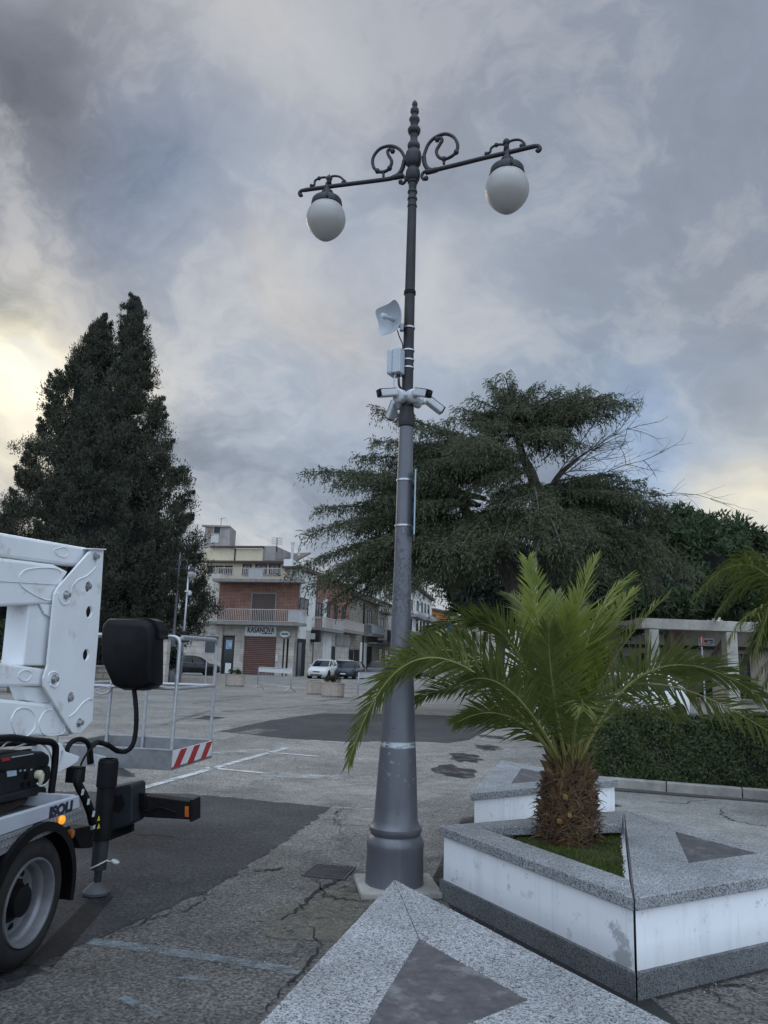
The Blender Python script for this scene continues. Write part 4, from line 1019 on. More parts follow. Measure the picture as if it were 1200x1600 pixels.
# second palm at the right edge, mostly outside the picture
P2B = D(1262, 1300, 9.6); P2B = V((P2B.x, 9.6, 0)); Y2 = 9.6
pr_ = thing('palm_tree', 'palm at the right edge with drooping feathery fronds tinged yellow, in front of the pergola', 'palm tree', tuple(P2B))
def p2(px, py, dy=0): return D(px, py, Y2 + dy)
top = p2(1262, 1010)
mb = MB(); mb.lathe([(0, .24), (.3, .27), (top.z * .5, .22), (top.z * .85, .20), (top.z, .17), (top.z + .2, .08)], (P2B.x, P2B.y, 0), 18)
mb.cur = 1
for r in range(18):
    z = .05 + (top.z) * r / 18
    for k in range(11):
        a = 2 * pi * (k + .5 * (r % 2)) / 11; o = V((cos(a), sin(a), 0)); s = V((-sin(a), cos(a), 0)); c = V((P2B.x, P2B.y, z)) + o * .2
        mb.add([c - s * .06, c + s * .06, c + s * .03 + o * .07 + V((0, 0, .13)), c - s * .03 + o * .07 + V((0, 0, .13)), c + V((0, 0, .1))], [(0, 1, 2, 3), (0, 3, 4), (1, 4, 2), (3, 2, 4)])
mb.build('trunk', [M['trunk_core'], M['leaf_base']], pr_)
for i, (c, tp, m, L) in enumerate([
    ((1178, 858, -.2), (1082, 938, -.4), 'd', .42), ((1205, 870, .2), (1120, 960, .3), 'd', .42), ((1190, 935, -.5), (1132, 1012, -.8), 'y', .34), ((1215, 930, .3), (1150, 1050, .1), 'd', .40),
    ((1230, 890, -.5), (1180, 1020, -1.0), 'd', .42), ((1225, 1000, -.4), (1165, 1085, -.7), 'y', .30), ((1240, 980, .1), (1190, 1080, -.2), 'd', .36), ((1270, 850, 0), (1340, 900, .4), 'd', .4),
    ((1300, 900, -.5), (1390, 1000, -.8), 'd', .4), ((1250, 870, .5), (1240, 930, 1.2), 'd', .4), ((1300, 960, .4), (1400, 1060, .6), 'd', .4), ((1260, 880, -.2), (1215, 960, -.2), 'd', .4),
    ((1200, 850, .5), (1105, 910, .8), 'd', .42), ((1225, 905, .0), (1172, 985, -.1), 'd', .42), ((1215, 960, .4), (1160, 1040, .5), 'd', .38), ((1240, 1000, -.1), (1200, 1095, -.2), 'y', .34), ((1240, 920, -.7), (1205, 1050, -1.1), 'd', .4)]):
    P2 = p2(*tp); P1 = p2(*c); C = P1 * 2 - (top + P2) * .5; C = P1.lerp(C, .5)
    frond(top + V((0, 0, .05)), C, P2, pr_, M['frond_yellow'] if m == 'y' else M['frond_dark'], L, n=60, seed=50 + i, droop=.8, vee=.1, twist=RAD(35), width=.013, start=.12, rr=.018)
# ------------------------------------------------------------------ trees and hedge
def unit(a): return a / np.maximum(np.linalg.norm(a, axis=-1, keepdims=True), 1e-9)
def leaf_quads(c, d, n, L, W):
    """c centres, d long axis, n approx normal, L, W arrays -> (N,4,3) lozenges"""
    d = unit(d); s = unit(np.cross(d, n)); L = L[:, None]; W = W[:, None]
    return np.stack([c - d * L * .5, c + s * W * .5 - d * L * .05, c + d * L * .5, c - s * W * .5 - d * L * .05], 1)
def sphere_pts(n, rg): return unit(rg.normal(0, 1, (n, 3)))
def clump_leaves(centres, radii, per, L, W, rg, up=.6, squash=.8, pw=.45):
    N = len(centres); idx = np.repeat(np.arange(N), per)
    d = sphere_pts(N * per, rg); r = rg.random(N * per) ** pw
    off = d * r[:, None] * radii[idx][:, None]; off[:, 2] *= squash
    c = centres[idx] + off
    ax_ = unit(d * .8 + rg.normal(0, .5, (N * per, 3)) + np.array([0, 0, up]))
    return leaf_quads(c, ax_, rg.normal(0, 1, (N * per, 3)), L * rg.uniform(.6, 1.3, N * per), W * rg.uniform(.6, 1.3, N * per))
def blob_mesh(mb, c, r, rg, seg=10, squash=1.0, mi=None):
    vs = []; fs = []
    for i in range(1, seg):
        th = pi * i / seg
        for k in range(seg * 2):
            ph = pi * k / seg; j = 1 + rg.uniform(-.18, .18)
            vs.append(V(c) + V((cos(ph) * sin(th), sin(ph) * sin(th), cos(th) * squash)) * r * j)
    m = seg * 2
    for i in range(seg - 2):
        for k in range(m): fs.append((i * m + k, i * m + (k + 1) % m, (i + 1) * m + (k + 1) % m, (i + 1) * m + k))
    fs.append(tuple(range(m))); fs.append(tuple((seg - 2) * m + k for k in range(m)))
    mb.add(vs, fs, mi)

M['cypress'] = leafmat('cypress_leaf', (.024, .030, .020), (.066, .068, .044), .9, .75, .12)
M['cedar'] = leafmat('cedar_needles', (.034, .047, .024), (.092, .102, .055), .7, .7, .18)
M['cedar_dead'] = pm('dead_twigs', (.050, .043, .037), (.030, .026, .024), scale=6, rough=.95)
M['pine'] = leafmat('pine_needles', (.026, .046, .022), (.058, .085, .036), .6, .75, .15)
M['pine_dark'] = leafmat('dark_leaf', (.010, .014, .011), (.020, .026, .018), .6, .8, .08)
M['hedge'] = leafmat('hedge_leaf', (.024, .042, .014), (.064, .088, .030), 5, .55, .12)
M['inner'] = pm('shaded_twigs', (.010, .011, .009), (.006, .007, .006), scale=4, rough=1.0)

# ---- big cypress on the left
CY = 46.0; rg = np.random.default_rng(21)
rowz = [(462, 198, 222), (480, 190, 233), (500, 150, 236), (520, 128, 238), (545, 116, 241), (570, 104, 244), (600, 82, 252), (640, 72, 260), (660, 68, 260), (680, 62, 256), (700, 52, 278), (740, 34, 295), (780, 24, 300), (800, 18, 305),
        (830, 10, 312), (860, -4, 316), (890, -16, 326), (920, -14, 332), (945, -10, 322), (965, 0, 312), (985, 10, 305), (1003, 30, 292)]
prof_ = []
for py, xl, xr in rowz:
    a = D(xl, py, CY); b = D(xr, py, CY); prof_.append((a.z, (a.x + b.x) / 2, (b.x - a.x) / 2))
prof_ = prof_[::-1]; pz = np.array([p[0] for p in prof_]); pc_ = np.array([p[1] for p in prof_]); ph_ = np.array([p[2] for p in prof_])
cb = D(170, 1060, CY)
cyp = thing('cypress_tree', 'huge dark green cypress with two pointed tops on the left behind the white boom', 'tree', (cb.x, CY, 0))
mb = MB()
for k, (x0, y0, lean) in enumerate(((0, 0, .02), (.5, .3, .1), (-.6, .2, -.2), (-1.2, .1, -.3), (.9, -.4, .2))):
    b = V((cb.x + x0, CY + y0, -.05)); mb.tube(catmull([b, b + V((lean, 0, 1.5)), b + V((lean * 3, 0, 4)), b + V((lean * 5, 0, 9))], 4), [.34 - .2 * i / 12 for i in range(13)], 10)
mb.build('trunk', M['bark'], cyp, smooth=True)
LEAD = [[(487, 152, 166), (510, 130, 177), (545, 113, 184), (580, 98, 190), (606, 82, 196)], [(462, 201, 219), (480, 192, 232), (510, 184, 238), (545, 178, 242), (580, 172, 247), (606, 164, 252)]]
LP_ = []
for ld in LEAD:
    rows_ = []
    for py, xl, xr in ld[::-1]: a_ = D(xl, py, CY); b_ = D(xr, py, CY); rows_.append((a_.z, (a_.x + b_.x) / 2, (b_.x - a_.x) / 2))
    LP_.append(np.array(rows_))
zsplit = LP_[0][0][0]
def crown_at(z):
    """axis and half width of the crown at height z; above the fork one of the two leaders"""
    if z > zsplit:
        k = 1 if (rg.random() < .5 or z > LP_[0][-1][0]) else 0; r = LP_[k]; return np.interp(z, r[:, 0], r[:, 1]), np.interp(z, r[:, 0], r[:, 2]), (.5 if k == 0 else -.2)
    return np.interp(z, pz, pc_), np.interp(z, pz, ph_), 0.0
N = 1600; zz0 = np.linspace(pz[0], pz[-1], 400); wgt = np.interp(zz0, pz, ph_) ** 1.15 + .12
z = rg.choice(zz0, N, p=wgt / wgt.sum()) + rg.uniform(-.03, .03, N)
tri_ = np.array([crown_at(k) for k in z]); xc, h, yo = tri_[:, 0], tri_[:, 1], tri_[:, 2]; a = rg.uniform(0, 2 * pi, N)
rr = np.minimum(.97, .62 + .42 * rg.random(N) ** .7)
h = h * (1 + .10 * np.sin(a * 3 + z * 1.7) + .07 * np.sin(a * 7 - z * 2.9)); R = (.24 + .20 * np.minimum(h, 4) / 4 * rg.uniform(.7, 2.4, N)) * np.clip(h / 1.0, .55, 1)
cen = np.stack([xc + np.cos(a) * np.maximum(h * rr - R * .55, 0), CY + yo + np.sin(a) * np.maximum(h * rr - R * .55, 0), z], 1)
pl_c = []; pl_r = []
for k in range(420):                         # plumes that break the outline
    zz = rg.uniform(pz[0] + .6, pz[-1] - .3); an = rg.uniform(0, 2 * pi); x_, hh, yo_ = crown_at(zz); o = np.array([np.cos(an), np.sin(an), 0]); L = rg.uniform(.3, .9) * min(1, .18 + hh / 3)
    d = unit(o * rg.uniform(.5, 1) + np.array([0, 0, rg.uniform(.4, 1.0)]))
    b_ = np.array([x_, CY + yo_, zz]) + o * max(hh - .70, 0)
    for j in range(4): pl_c.append(b_ + d * L * (j / 3.2)); pl_r.append((.40 - .085 * j) * (.45 + .6 * min(1, hh / 3)))
cen = np.concatenate([cen, np.array(pl_c)]); R = np.concatenate([R, np.array(pl_r)])
q = clump_leaves(cen, R * 1.1, 105, .20, .055, rg, up=.9, squash=1.2, pw=.72)
cr_o = quads('crown', q, M['cypress'], cyp)
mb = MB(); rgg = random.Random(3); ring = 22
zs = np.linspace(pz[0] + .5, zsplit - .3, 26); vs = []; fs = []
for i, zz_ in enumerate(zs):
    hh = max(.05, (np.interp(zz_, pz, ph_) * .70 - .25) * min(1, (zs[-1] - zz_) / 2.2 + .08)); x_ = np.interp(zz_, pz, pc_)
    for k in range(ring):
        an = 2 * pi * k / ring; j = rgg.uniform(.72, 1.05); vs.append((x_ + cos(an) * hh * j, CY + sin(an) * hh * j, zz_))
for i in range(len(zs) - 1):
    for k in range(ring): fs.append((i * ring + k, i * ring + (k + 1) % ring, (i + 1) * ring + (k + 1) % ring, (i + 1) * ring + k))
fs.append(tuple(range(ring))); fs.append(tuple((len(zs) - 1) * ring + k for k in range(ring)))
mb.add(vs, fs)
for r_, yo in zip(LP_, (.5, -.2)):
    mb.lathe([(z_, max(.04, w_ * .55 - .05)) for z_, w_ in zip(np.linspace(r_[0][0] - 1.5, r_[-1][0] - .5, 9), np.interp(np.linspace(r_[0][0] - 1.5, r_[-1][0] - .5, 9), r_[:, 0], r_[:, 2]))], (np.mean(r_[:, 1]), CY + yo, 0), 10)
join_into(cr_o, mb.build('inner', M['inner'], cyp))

# ---- cedar behind the palm
CDY = 25.0
def cdp(px, py, dy=0): return D(px, py, CDY + dy)
cb = cdp(838, 1060); cb = V((cb.x, CDY, 0))
ced = thing('cedar_tree', 'spreading cedar with layered drooping branches and bare dead twigs behind the palm', 'tree', tuple(cb))
stemA = catmull([V((cb.x + .1, CDY, -.1)), cdp(828, 990), cdp(800, 905), cdp(768, 850), cdp(738, 818), cdp(715, 770), cdp(690, 720)], 6)
stemB = catmull([V((cb.x + .5, CDY + .4, -.1)), cdp(850, 960, .4), cdp(846, 890, .4), cdp(842, 800, .4), cdp(832, 745, .4), cdp(815, 708, .3), cdp(805, 650, .2), cdp(798, 605, 0)], 6)
stemC = catmull([cdp(845, 860, .4), cdp(853, 790, .3), cdp(872, 745, .2), cdp(905, 715, 0)], 6)
mb = MB(); 
def taper(n, a, b): return [a + (b - a) * i / (n - 1) for i in range(n)]
mb.tube(stemA, taper(len(stemA), .42, .08), 12); mb.tube(stemB, taper(len(stemB), .36, .05), 12); mb.tube(stemC, taper(len(stemC), .20, .05), 9)
mb.build('trunk', M['bark'], ced, smooth=True)
rg = np.random.default_rng(5)
limb = MB(); SP = []                        # needle sprays: centre, direction, length, width
def cedar_branch(b, tip, arch=.25, spread=.30, hang=.45, dens=1.0, seed=0, r0=.07):
    r = np.random.default_rng(seed); L = (tip - b).length; mid = b.lerp(tip, .5) + V((0, 0, arch * L * .35))
    pts = [bez(b, mid, tip, i / 14) for i in range(15)]
    limb.tube(pts, taper(15, r0 * min(1.2, .35 + L * .16), .008), 5)
    n = max(7, int(L * 6.4 * dens))
    for i in range(n):
        t = .16 + .84 * (i + r.random()) / n; p = bez(b, mid, tip, t); T = (bez(b, mid, tip, min(1, t + .02)) - bez(b, mid, tip, t - .02)).normalized()
        s = T.cross(V((0, 0, 1))); s = s.normalized() if s.length > .05 else V((1, 0, 0))
        for sd in (-1, 1):
            l = (spread * L * (1.05 - .85 * t) * r.uniform(.5, 1.15)) + .22
            d = (s * sd * r.uniform(.5, 1) + T * r.uniform(.5, 1.0) + V((0, 0, r.uniform(-.22, .12)))).normalized()
            e = p + d * l + V((0, 0, -.12 * l))
            m_ = max(3, int(l * 7.5))
            for k in range(m_):
                u = (k + r.random()) / m_; c = p.lerp(e, u)
                hl = hang * r.uniform(.35, 1.1) * (.55 + .6 * u)
                SP.append((c, V((d.x * .5 + r.normal(0, .35), d.y * .5 + r.normal(0, .35), -1.0 * r.uniform(.2, 1.3))), hl))
                if r.random() < .75: SP.append((c + V((0, 0, .03)), V((d.x + r.normal(0, .5), d.y + r.normal(0, .5), r.uniform(-.2, .45))), r.uniform(.16, .34)))
CB = [  # stem point, tip, depth offset of the tip, arch, hang
    # crown
    ((806, 660), (765, 594), 0, .1, .35), ((806, 660), (735, 622), -1, .3, .45), ((812, 680), (700, 655), -.5, .35, .5), ((806, 650), (800, 600), 0, .1, .3), ((808, 655), (838, 600), .5, .15, .35), ((808, 655), (872, 608), -.5, .25, .4),
    ((810, 660), (915, 613), 0, .3, .4), ((812, 670), (955, 618), .6, .32, .4), ((812, 672), (990, 631), 0, .34, .4), ((812, 680), (955, 650), -1, .3, .45), ((812, 690), (905, 645), -1.5, .25, .5), ((812, 690), (870, 668), -2, .25, .5), ((810, 680), (760, 660), -2, .3, .55),
    ((806, 655), (820, 610), -1.4, .2, .4), ((806, 650), (780, 606), 1.2, .2, .4), ((808, 660), (890, 625), 1.6, .25, .4), ((806, 670), (720, 640), 1.5, .3, .5),
    # upper left
    ((800, 720), (590, 640), .5, .15, .35), ((800, 720), (640, 668), -1, .3, .45), ((802, 730), (585, 690), 0, .25, .45), ((790, 745), (560, 715), .8, .28, .45), ((760, 780), (486, 737), 0, .25, .4), ((750, 790), (530, 758), -1, .3, .45), ((745, 790), (545, 745), 1, .3, .4), ((800, 740), (670, 720), -2.2, .35, .6), ((800, 730), (700, 700), -2.6, .35, .6), ((780, 750), (640, 700), 2, .3, .5),
    # middle left
    ((735, 815), (484, 832), 0, .35, .5), ((735, 815), (500, 795), .8, .3, .45), ((740, 820), (540, 815), -1.2, .35, .55), ((740, 825), (560, 860), -1.8, .4, .6), ((720, 780), (600, 775), -1.6, .4, .6), ((745, 835), (640, 850), -2.6, .45, .7), ((735, 800), (660, 790), -2.8, .4, .7), ((720, 770), (620, 735), -1.5, .3, .5), ((720, 790), (580, 800), 1.5, .3, .5),
    # low left, hanging over the street
    ((765, 850), (462, 890), 0, .55, .5), ((765, 850), (488, 915), -.6, .6, .55), ((770, 860), (522, 908), .6, .55, .5), ((775, 865), (548, 898), -1.6, .6, .55), ((780, 870), (602, 900), -2, .6, .6), ((785, 880), (660, 898), -2.4, .6, .6), ((770, 860), (570, 900), 1.4, .5, .6), ((775, 865), (640, 905), 1.8, .5, .7),
    # front
    ((800, 800), (720, 840), -3.2, .5, .8), ((820, 800), (750, 860), -3.4, .5, .7), ((830, 810), (815, 838), -3.6, .5, .6), ((835, 800), (870, 850), -3.4, .5, .7), ((838, 800), (905, 830), -3.0, .45, .6), ((840, 820), (940, 840), -2.4, .45, .6), ((830, 760), (780, 790), -3, .4, .7), ((815, 740), (740, 770), -2.6, .4, .7),
    # right
    ((845, 790), (1000, 790), -.6, .4, .5), ((845, 800), (1035, 800), 0, .35, .5), ((845, 810), (985, 850), -1.5, .5, .6), ((845, 820), (1060, 868), 0, .5, .6), ((845, 830), (1010, 888), -1, .55, .7), ((848, 840), (1085, 900), .5, .5, .6), ((848, 850), (950, 890), -2.2, .5, .75), ((848, 850), (900, 885), -2.8, .5, .8), ((848, 830), (1030, 840), 1.4, .4, .5), ((850, 780), (960, 780), 1.0, .35, .45),
    ((850, 770), (1022, 772), .5, .30, .45), ((850, 775), (1000, 752), -.5, .30, .45), ((852, 770), (965, 742), .8, .3, .4), ((850, 790), (990, 800), 1.6, .35, .5), ((848, 800), (960, 812), -1.8, .4, .6), ((850, 760), (930, 745), -1, .3, .5),
    # back of the crown, seen through the gaps
    ((815, 720), (760, 700), 2.5, .3, .5), ((830, 760), (900, 790), 2.6, .4, .5), ((800, 830), (720, 860), 3, .4, .6), ((840, 850), (940, 880), 3, .5, .6),
]
for i, (b, tp, dy, arch, hang) in enumerate(CB):
    B0 = cdp(*b); T0 = cdp(tp[0], tp[1], dy); cedar_branch(B0, T0, arch, .28, hang, 1.0, i)
    r = random.Random(i); k = r.uniform(.62, .85)   # a companion that ends short of it
    T1 = B0.lerp(T0, k) + V((r.uniform(-.4, .4), r.uniform(-1.6, 1.6), r.uniform(-.55, .15))); cedar_branch(B0, T1, arch, .30, hang, .9, i + 200)
    T2 = B0.lerp(T0, r.uniform(.7, .95)) + V((r.uniform(-.7, .7), r.uniform(-2.0, 2.0), r.uniform(-.9, -.1))); cedar_branch(B0, T2, arch, .30, hang, .8, i + 400)
sc_ = np.array([s[0] for s in SP]); sd_ = unit(np.array([s[1] for s in SP])); sl_ = np.array([s[2] for s in SP])
per = 5; n = len(sc_); idx = np.repeat(np.arange(n), per); u = (np.tile(np.arange(per), n) + rg.random(n * per)) / per
gv = np.zeros((n * per, 3)); gv[:, 2] = -.35 * u * u * sl_[idx]
c = sc_[idx] + sd_[idx] * (u * sl_[idx])[:, None] + gv + rg.normal(0, .022, (n * per, 3)); d = unit(sd_[idx] + gv / sl_[idx][:, None] * 2 + rg.normal(0, .38, (n * per, 3)))
q = leaf_quads(c, d, rg.normal(0, 1, (n * per, 3)), rg.uniform(.09, .19, n * per), rg.uniform(.020, .040, n * per))
print('cedar leaves', len(q))
quads('crown', q, M['cedar'], ced)
limb.build('limbs', M['bark'], ced, smooth=True)
# bare twigs on its right side
dead = MB(); rgd = random.Random(8)
def twig(b, d, L, r, lev):
    pts = [b]; p = b
    for k in range(5):
        d = (d + V((rgd.uniform(-.22, .22), rgd.uniform(-.22, .22), rgd.uniform(-.12, .16)))).normalized(); p = p + d * L / 5; pts.append(p)
    dead.tube(pts, taper(6, r, r * .4), 4)
    if lev:
        for k in range(11 if lev > 1 else 6):
            q = pts[rgd.randint(1, 5)]; twig(q, (d + V((rgd.uniform(-.9, .9), rgd.uniform(-.6, .6), rgd.uniform(-.7, .6)))).normalized(), L * rgd.uniform(.28, .5), r * .5, lev - 1)
for (b, tp) in (((865, 748), (985, 692)), ((880, 735), (960, 655)), ((860, 770), (1008, 735)), ((880, 740), (1000, 770)), ((905, 715), (955, 690)), ((850, 790), (1030, 762)), ((870, 742), (930, 660)), ((845, 720), (900, 690))):
    B0 = cdp(*b); T0 = cdp(tp[0], tp[1], rgd.uniform(-1, 1)); twig(B0, (T0 - B0).normalized(), (T0 - B0).length, .026, 2)
dead.build('dead_twigs', M['cedar_dead'], ced)

# ---- rounded crowns: pines at the right, dark trees beyond
def round_tree(name, label, cat, px, Y, blobs, mat, seed, trunk_px=None, group=None, per=60, L=.42, W=.12, cr=.75, core=.74, n_per=1.0):
    """blobs: (px, py, half width px, half height px, dy) lumps of the crown"""
    r = np.random.default_rng(seed); b = D(px, 1100, Y); t = thing(name, label, cat, (b.x, Y, 0), group=group)
    cs = []; rs = []; mbx = MB(); rr_ = random.Random(seed); cz = []
    for (bx, by, hw, hh, dy) in blobs:
        c = D(bx, by, Y + dy); a = hw * depth(c) / FPX; v = hh * depth(c) / FPX; n = int(26 * n_per * max(1, a * v / 1.2))
        dd = sphere_pts(n, r); k = .72 + .30 * r.random(n)
        cs.append(np.array(c) + dd * k[:, None] * np.array([a, a, v])); rs.append(r.uniform(.5, 1.2, n) * cr * min(1, v / 1.5 + .3)); cz.append((c, a, v))
        blob_mesh(mbx, c, a * core, rr_, 8, v / a)
    q = clump_leaves(np.concatenate(cs), np.concatenate(rs), per, L, W, r, up=.35, squash=.8)
    cro = quads('crown', q, mat, t)
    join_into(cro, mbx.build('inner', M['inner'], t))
    mb = MB(); z0 = min(c.z - v * .4 for c, a, v in cz)
    base = V((b.x, Y, -.1)); top_ = V((sum(c.x for c, a, v in cz) / len(cz), Y, z0 + .8)); mb.tube(catmull([base, base.lerp(top_, .5) + V((.15, 0, 0)), top_], 5), taper(11, .32, .2), 9)
    for c, a, v in cz: mb.tube([base.lerp(top_, .8), (top_ + c) / 2 + V((0, 0, -.2)), c], [.16, .11, .06], 6)
    mb.build('trunk', M['bark'], t, smooth=True)
    return t
GP = 'stone pines behind the pergola'
round_tree('pine_tree', 'broad rounded stone pine rising right of the cedar, left one behind the pergola', 'tree', 1044, 39, [(985, 905, 70, 50, 0), (1050, 850, 66, 60, 1), (1030, 920, 80, 52, -1), (1095, 890, 60, 56, 0)], M['pine'], 31, group=GP)
round_tree('pine_tree', 'broad rounded stone pine at the right edge of the photo behind the pergola', 'tree', 1071, 41, [(1120, 862, 70, 52, 0), (1165, 905, 70, 62, 0), (1200, 890, 60, 52, 1), (1240, 900, 70, 60, 0), (1130, 930, 80, 45, -1)], M['pine'], 32, group=GP)
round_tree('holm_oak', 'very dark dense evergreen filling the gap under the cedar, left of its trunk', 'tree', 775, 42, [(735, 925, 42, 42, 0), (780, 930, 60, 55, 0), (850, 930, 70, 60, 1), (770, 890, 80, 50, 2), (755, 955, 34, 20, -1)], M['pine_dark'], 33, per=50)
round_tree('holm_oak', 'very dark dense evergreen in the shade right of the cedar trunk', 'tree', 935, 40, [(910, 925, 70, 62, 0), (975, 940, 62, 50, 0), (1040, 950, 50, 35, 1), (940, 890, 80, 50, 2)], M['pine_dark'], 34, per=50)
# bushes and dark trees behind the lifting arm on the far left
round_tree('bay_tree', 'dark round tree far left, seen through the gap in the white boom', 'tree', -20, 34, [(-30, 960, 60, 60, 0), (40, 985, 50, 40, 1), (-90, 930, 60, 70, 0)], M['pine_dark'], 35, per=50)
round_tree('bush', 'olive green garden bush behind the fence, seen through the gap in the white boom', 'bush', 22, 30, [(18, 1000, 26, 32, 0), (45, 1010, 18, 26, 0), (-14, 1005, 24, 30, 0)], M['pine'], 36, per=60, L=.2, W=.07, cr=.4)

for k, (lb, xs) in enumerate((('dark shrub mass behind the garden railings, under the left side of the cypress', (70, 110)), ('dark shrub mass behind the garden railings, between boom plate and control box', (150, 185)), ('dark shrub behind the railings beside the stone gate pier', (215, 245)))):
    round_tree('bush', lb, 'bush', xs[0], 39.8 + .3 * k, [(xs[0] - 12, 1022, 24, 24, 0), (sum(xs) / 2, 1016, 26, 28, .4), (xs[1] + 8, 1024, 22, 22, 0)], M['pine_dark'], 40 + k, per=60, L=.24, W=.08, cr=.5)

# ---- clipped hedge
HH = .98
hb = KA + KN * .35; h0, h1 = -.2, (kb - ka).length + 2
t = thing('hedge', 'low dark clipped hedge along the kerb behind the palm', 'hedge', tuple(hb + KD * 2))
rg = np.random.default_rng(77)
HW = 1.5; n = 52000; u = rg.uniform(h0, h1, n); side = rg.random(n)
top = side < .42; f = rg.random(n)
w_ = np.where(top, f * HW, 0.0 + rg.normal(0, .02, n)); z_ = np.where(top, HH + rg.normal(0, .03, n) - .03 + .07 * np.sin(u * 1.9) * np.sin(w_ * 3 + u * 1.1), f * HH)
bumpw = .05 * np.sin(u * 5.1) * np.sin(z_ * 6 + u) + .03 * np.sin(u * 11 + z_ * 9); w_ = np.where(top, w_, w_ + bumpw); z_ = np.where(top, z_ + .03 * np.sin(u * 3.7) + .02 * np.sin(w_ * 7 + u * 5), z_)
end = (rg.random(n) < .06); u = np.where(end, h0 + rg.normal(0, .02, n), u); w_ = np.where(end, rg.random(n) * HW, w_); z_ = np.where(end, rg.random(n) * HH, z_)
c = np.array(hb)[None] + u[:, None] * np.array(KD) + w_[:, None] * np.array(KN); c[:, 2] = np.maximum(z_, .03)
nrm_ = np.where(top[:, None], np.array([0, 0, 1.0]), -np.array(KN)) + rg.normal(0, .55, (n, 3)); ax_ = rg.normal(0, 1, (n, 3)); ax_[:, 2] += .4
q = leaf_quads(c, np.cross(nrm_, ax_), nrm_, rg.uniform(.035, .075, n), rg.uniform(.022, .042, n))
fo = quads('foliage', q, M['hedge'], t)
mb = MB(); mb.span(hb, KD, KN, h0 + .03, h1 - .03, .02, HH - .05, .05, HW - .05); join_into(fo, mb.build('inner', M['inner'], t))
mb = MB(); rgg = random.Random(4)
for k in range(70):
    p = hb + KD * rgg.uniform(h0, h1) + KN * rgg.uniform(.0, .1); mb.tube([p + V((0, 0, -.02)), p + V((rgg.uniform(-.05, .05), 0, .25)), p + V((rgg.uniform(-.12, .12), 0, .55))], [.010, .008, .005], 5)
mb.build('stems', M['bark'], t, kind='stuff')
# ------------------------------------------------------------------ truck-mounted lifting platform on the left
TL = V((sin(RAD(9.6)), cos(RAD(9.6)), 0)); TW = V((TL.y, -TL.x, 0))       # along the truck to its rear; out of the side we see
TO = flat(G(35, 1514)); UP = V((0, 0, 1))
def TP(px, py, w=0.0):                       # photo point -> point on the truck's long vertical plane at offset w
    A_ = TO + TW * w; s, z, p = P(px, py, A_, TL); return p
def tw(t, w, z): return TO + TL * t + TW * w + UP * z
def tco(p): q = p - TO; return q.dot(TL), q.dot(TW), p.z
truck = thing('platform_truck', 'small white truck carrying a folded lifting arm and work basket at the left edge', 'aerial platform', tuple(TO))
def tb(name, t0, t1, w0, w1, z0, z1, mat, parent=truck, bevel=0.0):
    mb = MB(); mb.span(TO, TL, TW, t0, t1, z0, z1, w0, w1); return mb.build(name, mat, parent, bevel=bevel)
def tprism(name, px, w, th, mat, parent=truck, bevel=.006, smooth=False):
    pts = [TP(x, y, w) for x, y in px]; mb = MB(); mb.prism(pts, TW * -th); return mb.build(name, mat, parent, bevel=bevel, smooth=smooth)
# --- rear wheel
wc = TP(45, 1421, .0); wt, ww, wz = tco(wc); R_t = .335; wz = R_t
wcen = tw(wt, 0, wz)
def wheel(cen, parent, side=1, Rt=R_t):
    wh = bpy.data.objects.new('wheel', None)
    mb = MB(); prof = [(-.19, Rt * .66), (-.185, Rt * .80), (-.165, Rt * .93), (-.13, Rt * .985), (-.10, Rt), (.0, Rt), (-.0, Rt)]
    prof = [(-.20, .21), (-.195, .26), (-.175, .305), (-.14, .328), (-.10, Rt), (-.055, Rt), (-.03, .328), (-.005, .310), (.006, .285), (.008, .262), (.004, .236), (-.006, .224)]
    mb.lathe(prof, cen, 56, axis=TW * side, cap=False)
    for k in range(56):                     # tread blocks
        a = 2 * pi * k / 56; o = TL * cos(a) + UP * sin(a); ta = TL * -sin(a) + UP * cos(a); rm = Matrix((o, ta, TW)).transposed()
        for q, s in ((-.135, 0), (-.085, .5), (-.045, 0)):
            an = a + s * 2 * pi / 56; o2 = TL * cos(an) + UP * sin(an); t2 = TL * -sin(an) + UP * cos(an); mb.box(cen + o2 * (Rt - (0.004 if q != -.045 else .010)) + TW * q, (.012, .022, .036), Matrix((o2, t2, TW)).transposed())
    w = mb.build('wheel', M['rubber'], parent, smooth=True, auto=RAD(35))
    mb = MB(); mb.lathe([(-.008, .226), (.008, .222), (.006, .212), (-.012, .206), (-.05, .200), (-.058, .188), (-.075, .182), (-.105, .176), (-.118, .150), (-.112, .120), (-.118, .105)], cen, 48, axis=TW * side, cap=False)
    mb.lathe([(-.135, .226), (-.135, .1)], cen, 40, axis=TW, cap=False)
    rim = mb.build('rim', M['rim'], w, smooth=True, auto=RAD(40))
    mb = MB(); mb.lathe([(-.13, .11), (-.10, .108), (-.085, .085), (-.04, .078), (-.03, .055), (-.028, .01)], cen, 28, axis=TW * side)
    for k in range(6):
        a = k * pi / 3; mb.lathe([(-.12, .014), (-.095, .014), (-.09, .010)], cen + (TL * cos(a) + UP * sin(a)) * .098, 6, axis=TW * side)
    mb.build('hub', M['black_matt'], rim, smooth=True, auto=RAD(30))
    for k in range(8):
        mb = MB(); a = k * pi / 4 + .2; c = cen + (TL * cos(a) + UP * sin(a)) * .145; mb.lathe([(-.119, .022), (-.1135, .022), (-.113, .001)], c, 14, axis=TW * side); mb.build('rim_hole', M['black_matt'], rim)
    return w
M['foot'] = pm('foot_steel', (.085, .085, .09), (.06, .06, .065), scale=9, rough=.6)
M['rim'] = pm('rim_paint', (.20, .205, .22), (.14, .145, .155), scale=9, rough=.42, metal=.35, c3=(.15, .13, .11), scale3=7, f3=.60)
wheel(wcen, truck)
